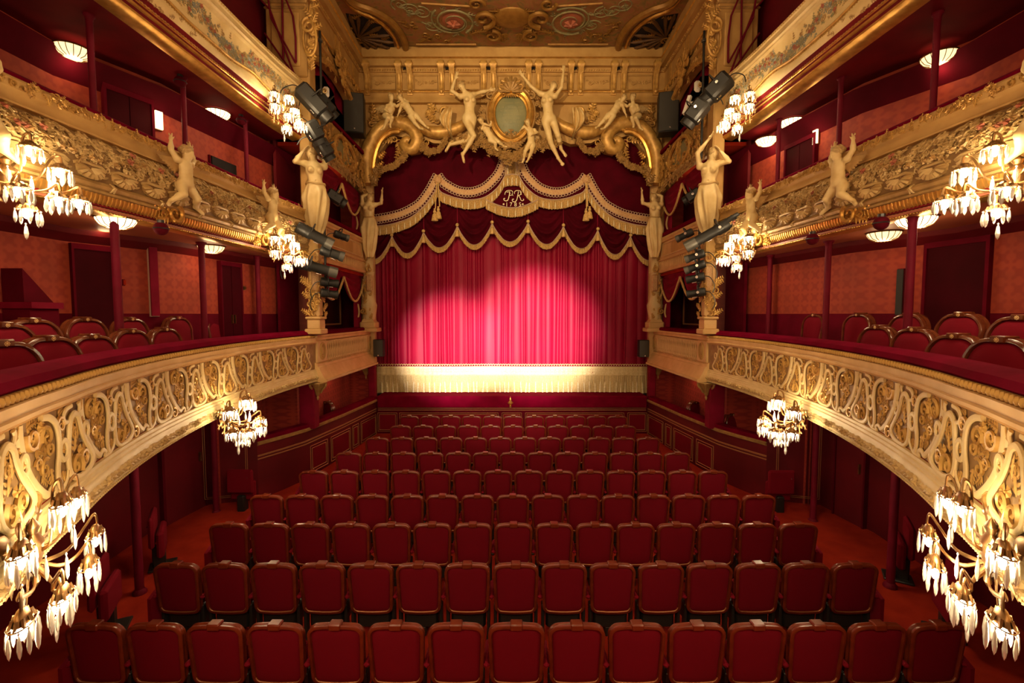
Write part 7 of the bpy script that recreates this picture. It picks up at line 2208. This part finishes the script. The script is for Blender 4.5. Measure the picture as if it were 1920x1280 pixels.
plate('vent_grille', 'dark slot grille low on the left second balcony wall', 'vent', 403, 447, 302, 330, 'void', 'dark_velvet')
plate('pass_door_hatch', 'narrow dark slit panel on the right first-balcony wall', 'panel', 1682, 1694, 505, 590, 'black', 'dark_velvet')
plate('wall_pilaster', 'narrow pink strip on the left first-balcony wall', 'panel', 281, 296, 450, 592, 'velvet', 'mauve')
plate('alarm_box', 'small red alarm box on the left first-balcony wall', 'box', 231, 235, 525, 534, 'carpet', 'wainscot')
plate('wall_switch', 'small brass switch beside the left double door', 'switch', 454, 458, 537, 543, 'brass', 'gold_dull')
plate('door_lever', 'white and brass latch plate beside the right dark door', 'latch', 1843, 1851, 504, 580, 'brass', 'sign_white')
plate('door_lever', 'brass latch plate on the left dark door', 'latch', 211, 216, 530, 582, 'brass', 'gold_dull')
# heating valve red box and fold-down seats against the stalls walls
def fold_seat(px, py, label, rz, w=.5):
    q = PZ(px, py, 0.02)
    t = thing('folding_seat', label, 'seat', (q.x, q.y, 0), rz, 'folding aisle seats')
    mb = MB(); mb.box((0, 0, .62), (w, .07, .46), .03); put('back', mb.mesh('folding_back', M['seat_velvet']), t)
    mb = MB(); mb.box((0, .10, .42), (w * .95, .09, .38), .03); put('seat', mb.mesh('folding_cushion', M['seat_velvet']), t)
    mb = MB(); mb.box((0, .06, .17), (.14, .16, .34), .02); mb.box((0, .1, .015), (.30, .34, .03), .01); put('foot', mb.mesh('folding_foot', M['black']), t)
    mb = MB(); mb.ball((.16, -.05, .70), .014, 6, 4); put('stud', mb.mesh('folding_stud', M['silver']), t)
fold_seat(1463, 962, 'red folding seat against the cross wall, right stalls', 0)
fold_seat(452, 960, 'red folding seat against the cross wall, left stalls', 0)
fold_seat(290, 1062, 'red folding seat in the left aisle, behind the nearer post', -1.0, .55)
fold_seat(1700, 1085, 'red folding seat in the right aisle, behind the nearer post', 1.0, .55)
fold_seat(190, 1180, 'red folding seat at the left stalls wall, under the crystal lamp', -1.1, .6)
fold_seat(1790, 1190, 'red folding seat at the right stalls wall, under the crystal lamp', 1.1, .6)
# dim chairs in the stalls boxes
for px, py, w in ((1305, 765, 'right'), (1375, 785, 'right'), (610, 770, 'left')):
    Y = 12.1 if px != 1375 else 10.6
    q = P(px, py, Y)
    t = gallery_chair(q.x, q.y, .45, 2.6 if w == 'left' else -2.6, 'dim red chair inside the %s stalls box%s' % (w, ', nearer the aisle' if px == 1375 else ', nearer the stage' if px == 1305 else ''), 'chairs in the stalls boxes')
mirrored_structure('floor_box', between([(x + .12, y) for x, y in BA[2:]], [(5.01, 10.15), (5.01, 13.68)], .39, .45), M['carpet'], False)
# partitions with thin gilt lines in the stalls: panel on the cross wall
for s, w in ((-1, 'left'), (1, 'right')):
    t = thing('wall_moulding', 'thin gilt frame on the cross wall, %s stalls' % w, 'moulding', (s * 5.6, 8.85, .2))
    mb = MB(); frame_lines(mb, -.38, .38, 0, 1.75, -.06, .03, .006)
    o = put('gilt_frame', mb.mesh('gilt_frame', M['brass_line']), t, rz=-s * .254)
# red safety rails at the ends of the third balcony
def safety_rail():
    t = thing('safety_rail', 'red metal safety rail at the end of the right third balcony', 'railing', (4.55, 10.0, 8.85), 0, 'safety rails of the third balcony')
    def q(px, py): return P(px, py, 10.0)
    A_ = [[(1417, 0), (1412, 34), (1366, 118)], [(1391, 0), (1389, 112)], [(1440, -10), (1414, 18), (1369, 138)], [(1424, 62), (1372, 136)], [(1386, -6), (1371, 30), (1366, 70), (1365, 116)]]
    for l in A_:
        mb = MB(); mb.tube([tuple(q(*p)) for p in l], .02, 6); wpart('rail_tube', mb, M['post'], t)
    return t
mirror(safety_rail(), 'red metal safety rail at the end of the left third balcony')
# tall red doorway posts at the ends of the third gallery
mb = MB(); mb.box((4.72, 10.35, 10.2), (.14, .2, 3.0), .01); mirrored_structure('trim_door', mb, M['velvet'], False)
# dark entrance hood on the far left of the first balcony
a, b_ = on_wall(2, 60)
t = thing('entrance_counter', 'dark red counter with a sloped hood on the left first-balcony wall', 'counter', (a.x, a.y, FL1))
mb = MB(); wall_panel(mb, a, b_, FL1 + .1, 3.85, .02, .35, -1); wpart('body', mb, M['wainscot'], t, False)
mb = MB(); wall_panel(mb, a.lerp(b_, -.05), b_.lerp(a, -.05), 3.85, 3.93, .0, .42, -1); wpart('top', mb, M['velvet'], t, False)
mb = MB(); d = (b_ - a); mb.add([(a.x + .03, a.y, 3.93), (b_.x + .03, b_.y, 3.93), (a.x + .03, a.y, 4.35), (a.x + .3, a.y, 3.93), (b_.x + .3, b_.y, 3.93), (a.x + .3, a.y, 4.35)], [(0, 1, 2), (3, 5, 4), (0, 3, 4, 1), (1, 4, 5, 2), (0, 2, 5, 3)]); wpart('hood', mb, M['dark_velvet'], t, False)

# ================================================================== lustre added to light the hall, unseen above the frame
lu = thing('added_lustre', 'crystal lustre added unseen under the middle of the ceiling', 'lamp', (0, 6.2, 9.6))
mb = MB(); mb.tube([(0, 0, 2.0), (0, 0, .2)], .03, 6); mb.lathe([(.001, -.6), (.12, -.5), (.06, -.2), (.2, 0), (.08, .3), (.14, .5), (.001, .6)], 12); put('stem', mb.mesh('lustre_stem', M['brass']), lu)
for i in range(12):
    a = 2 * PI * i / 12; ca_, sa_ = math.cos(a), math.sin(a)
    mb = MB(); mb.tube(catmull([(.1 * ca_, .1 * sa_, 0), (.5 * ca_, .5 * sa_, -.25), (.85 * ca_, .85 * sa_, -.1), (.9 * ca_, .9 * sa_, .1)], 4), .018, 6)
    am2 = put('arm', mb.mesh('lustre_arm', M['brass']), lu)
    put('bulb', bulb_me, am2, loc=(.9 * ca_, .9 * sa_, .22)); put('crystal_drop', drop_me, am2, loc=(.9 * ca_, .9 * sa_, .06), scale=1.4)
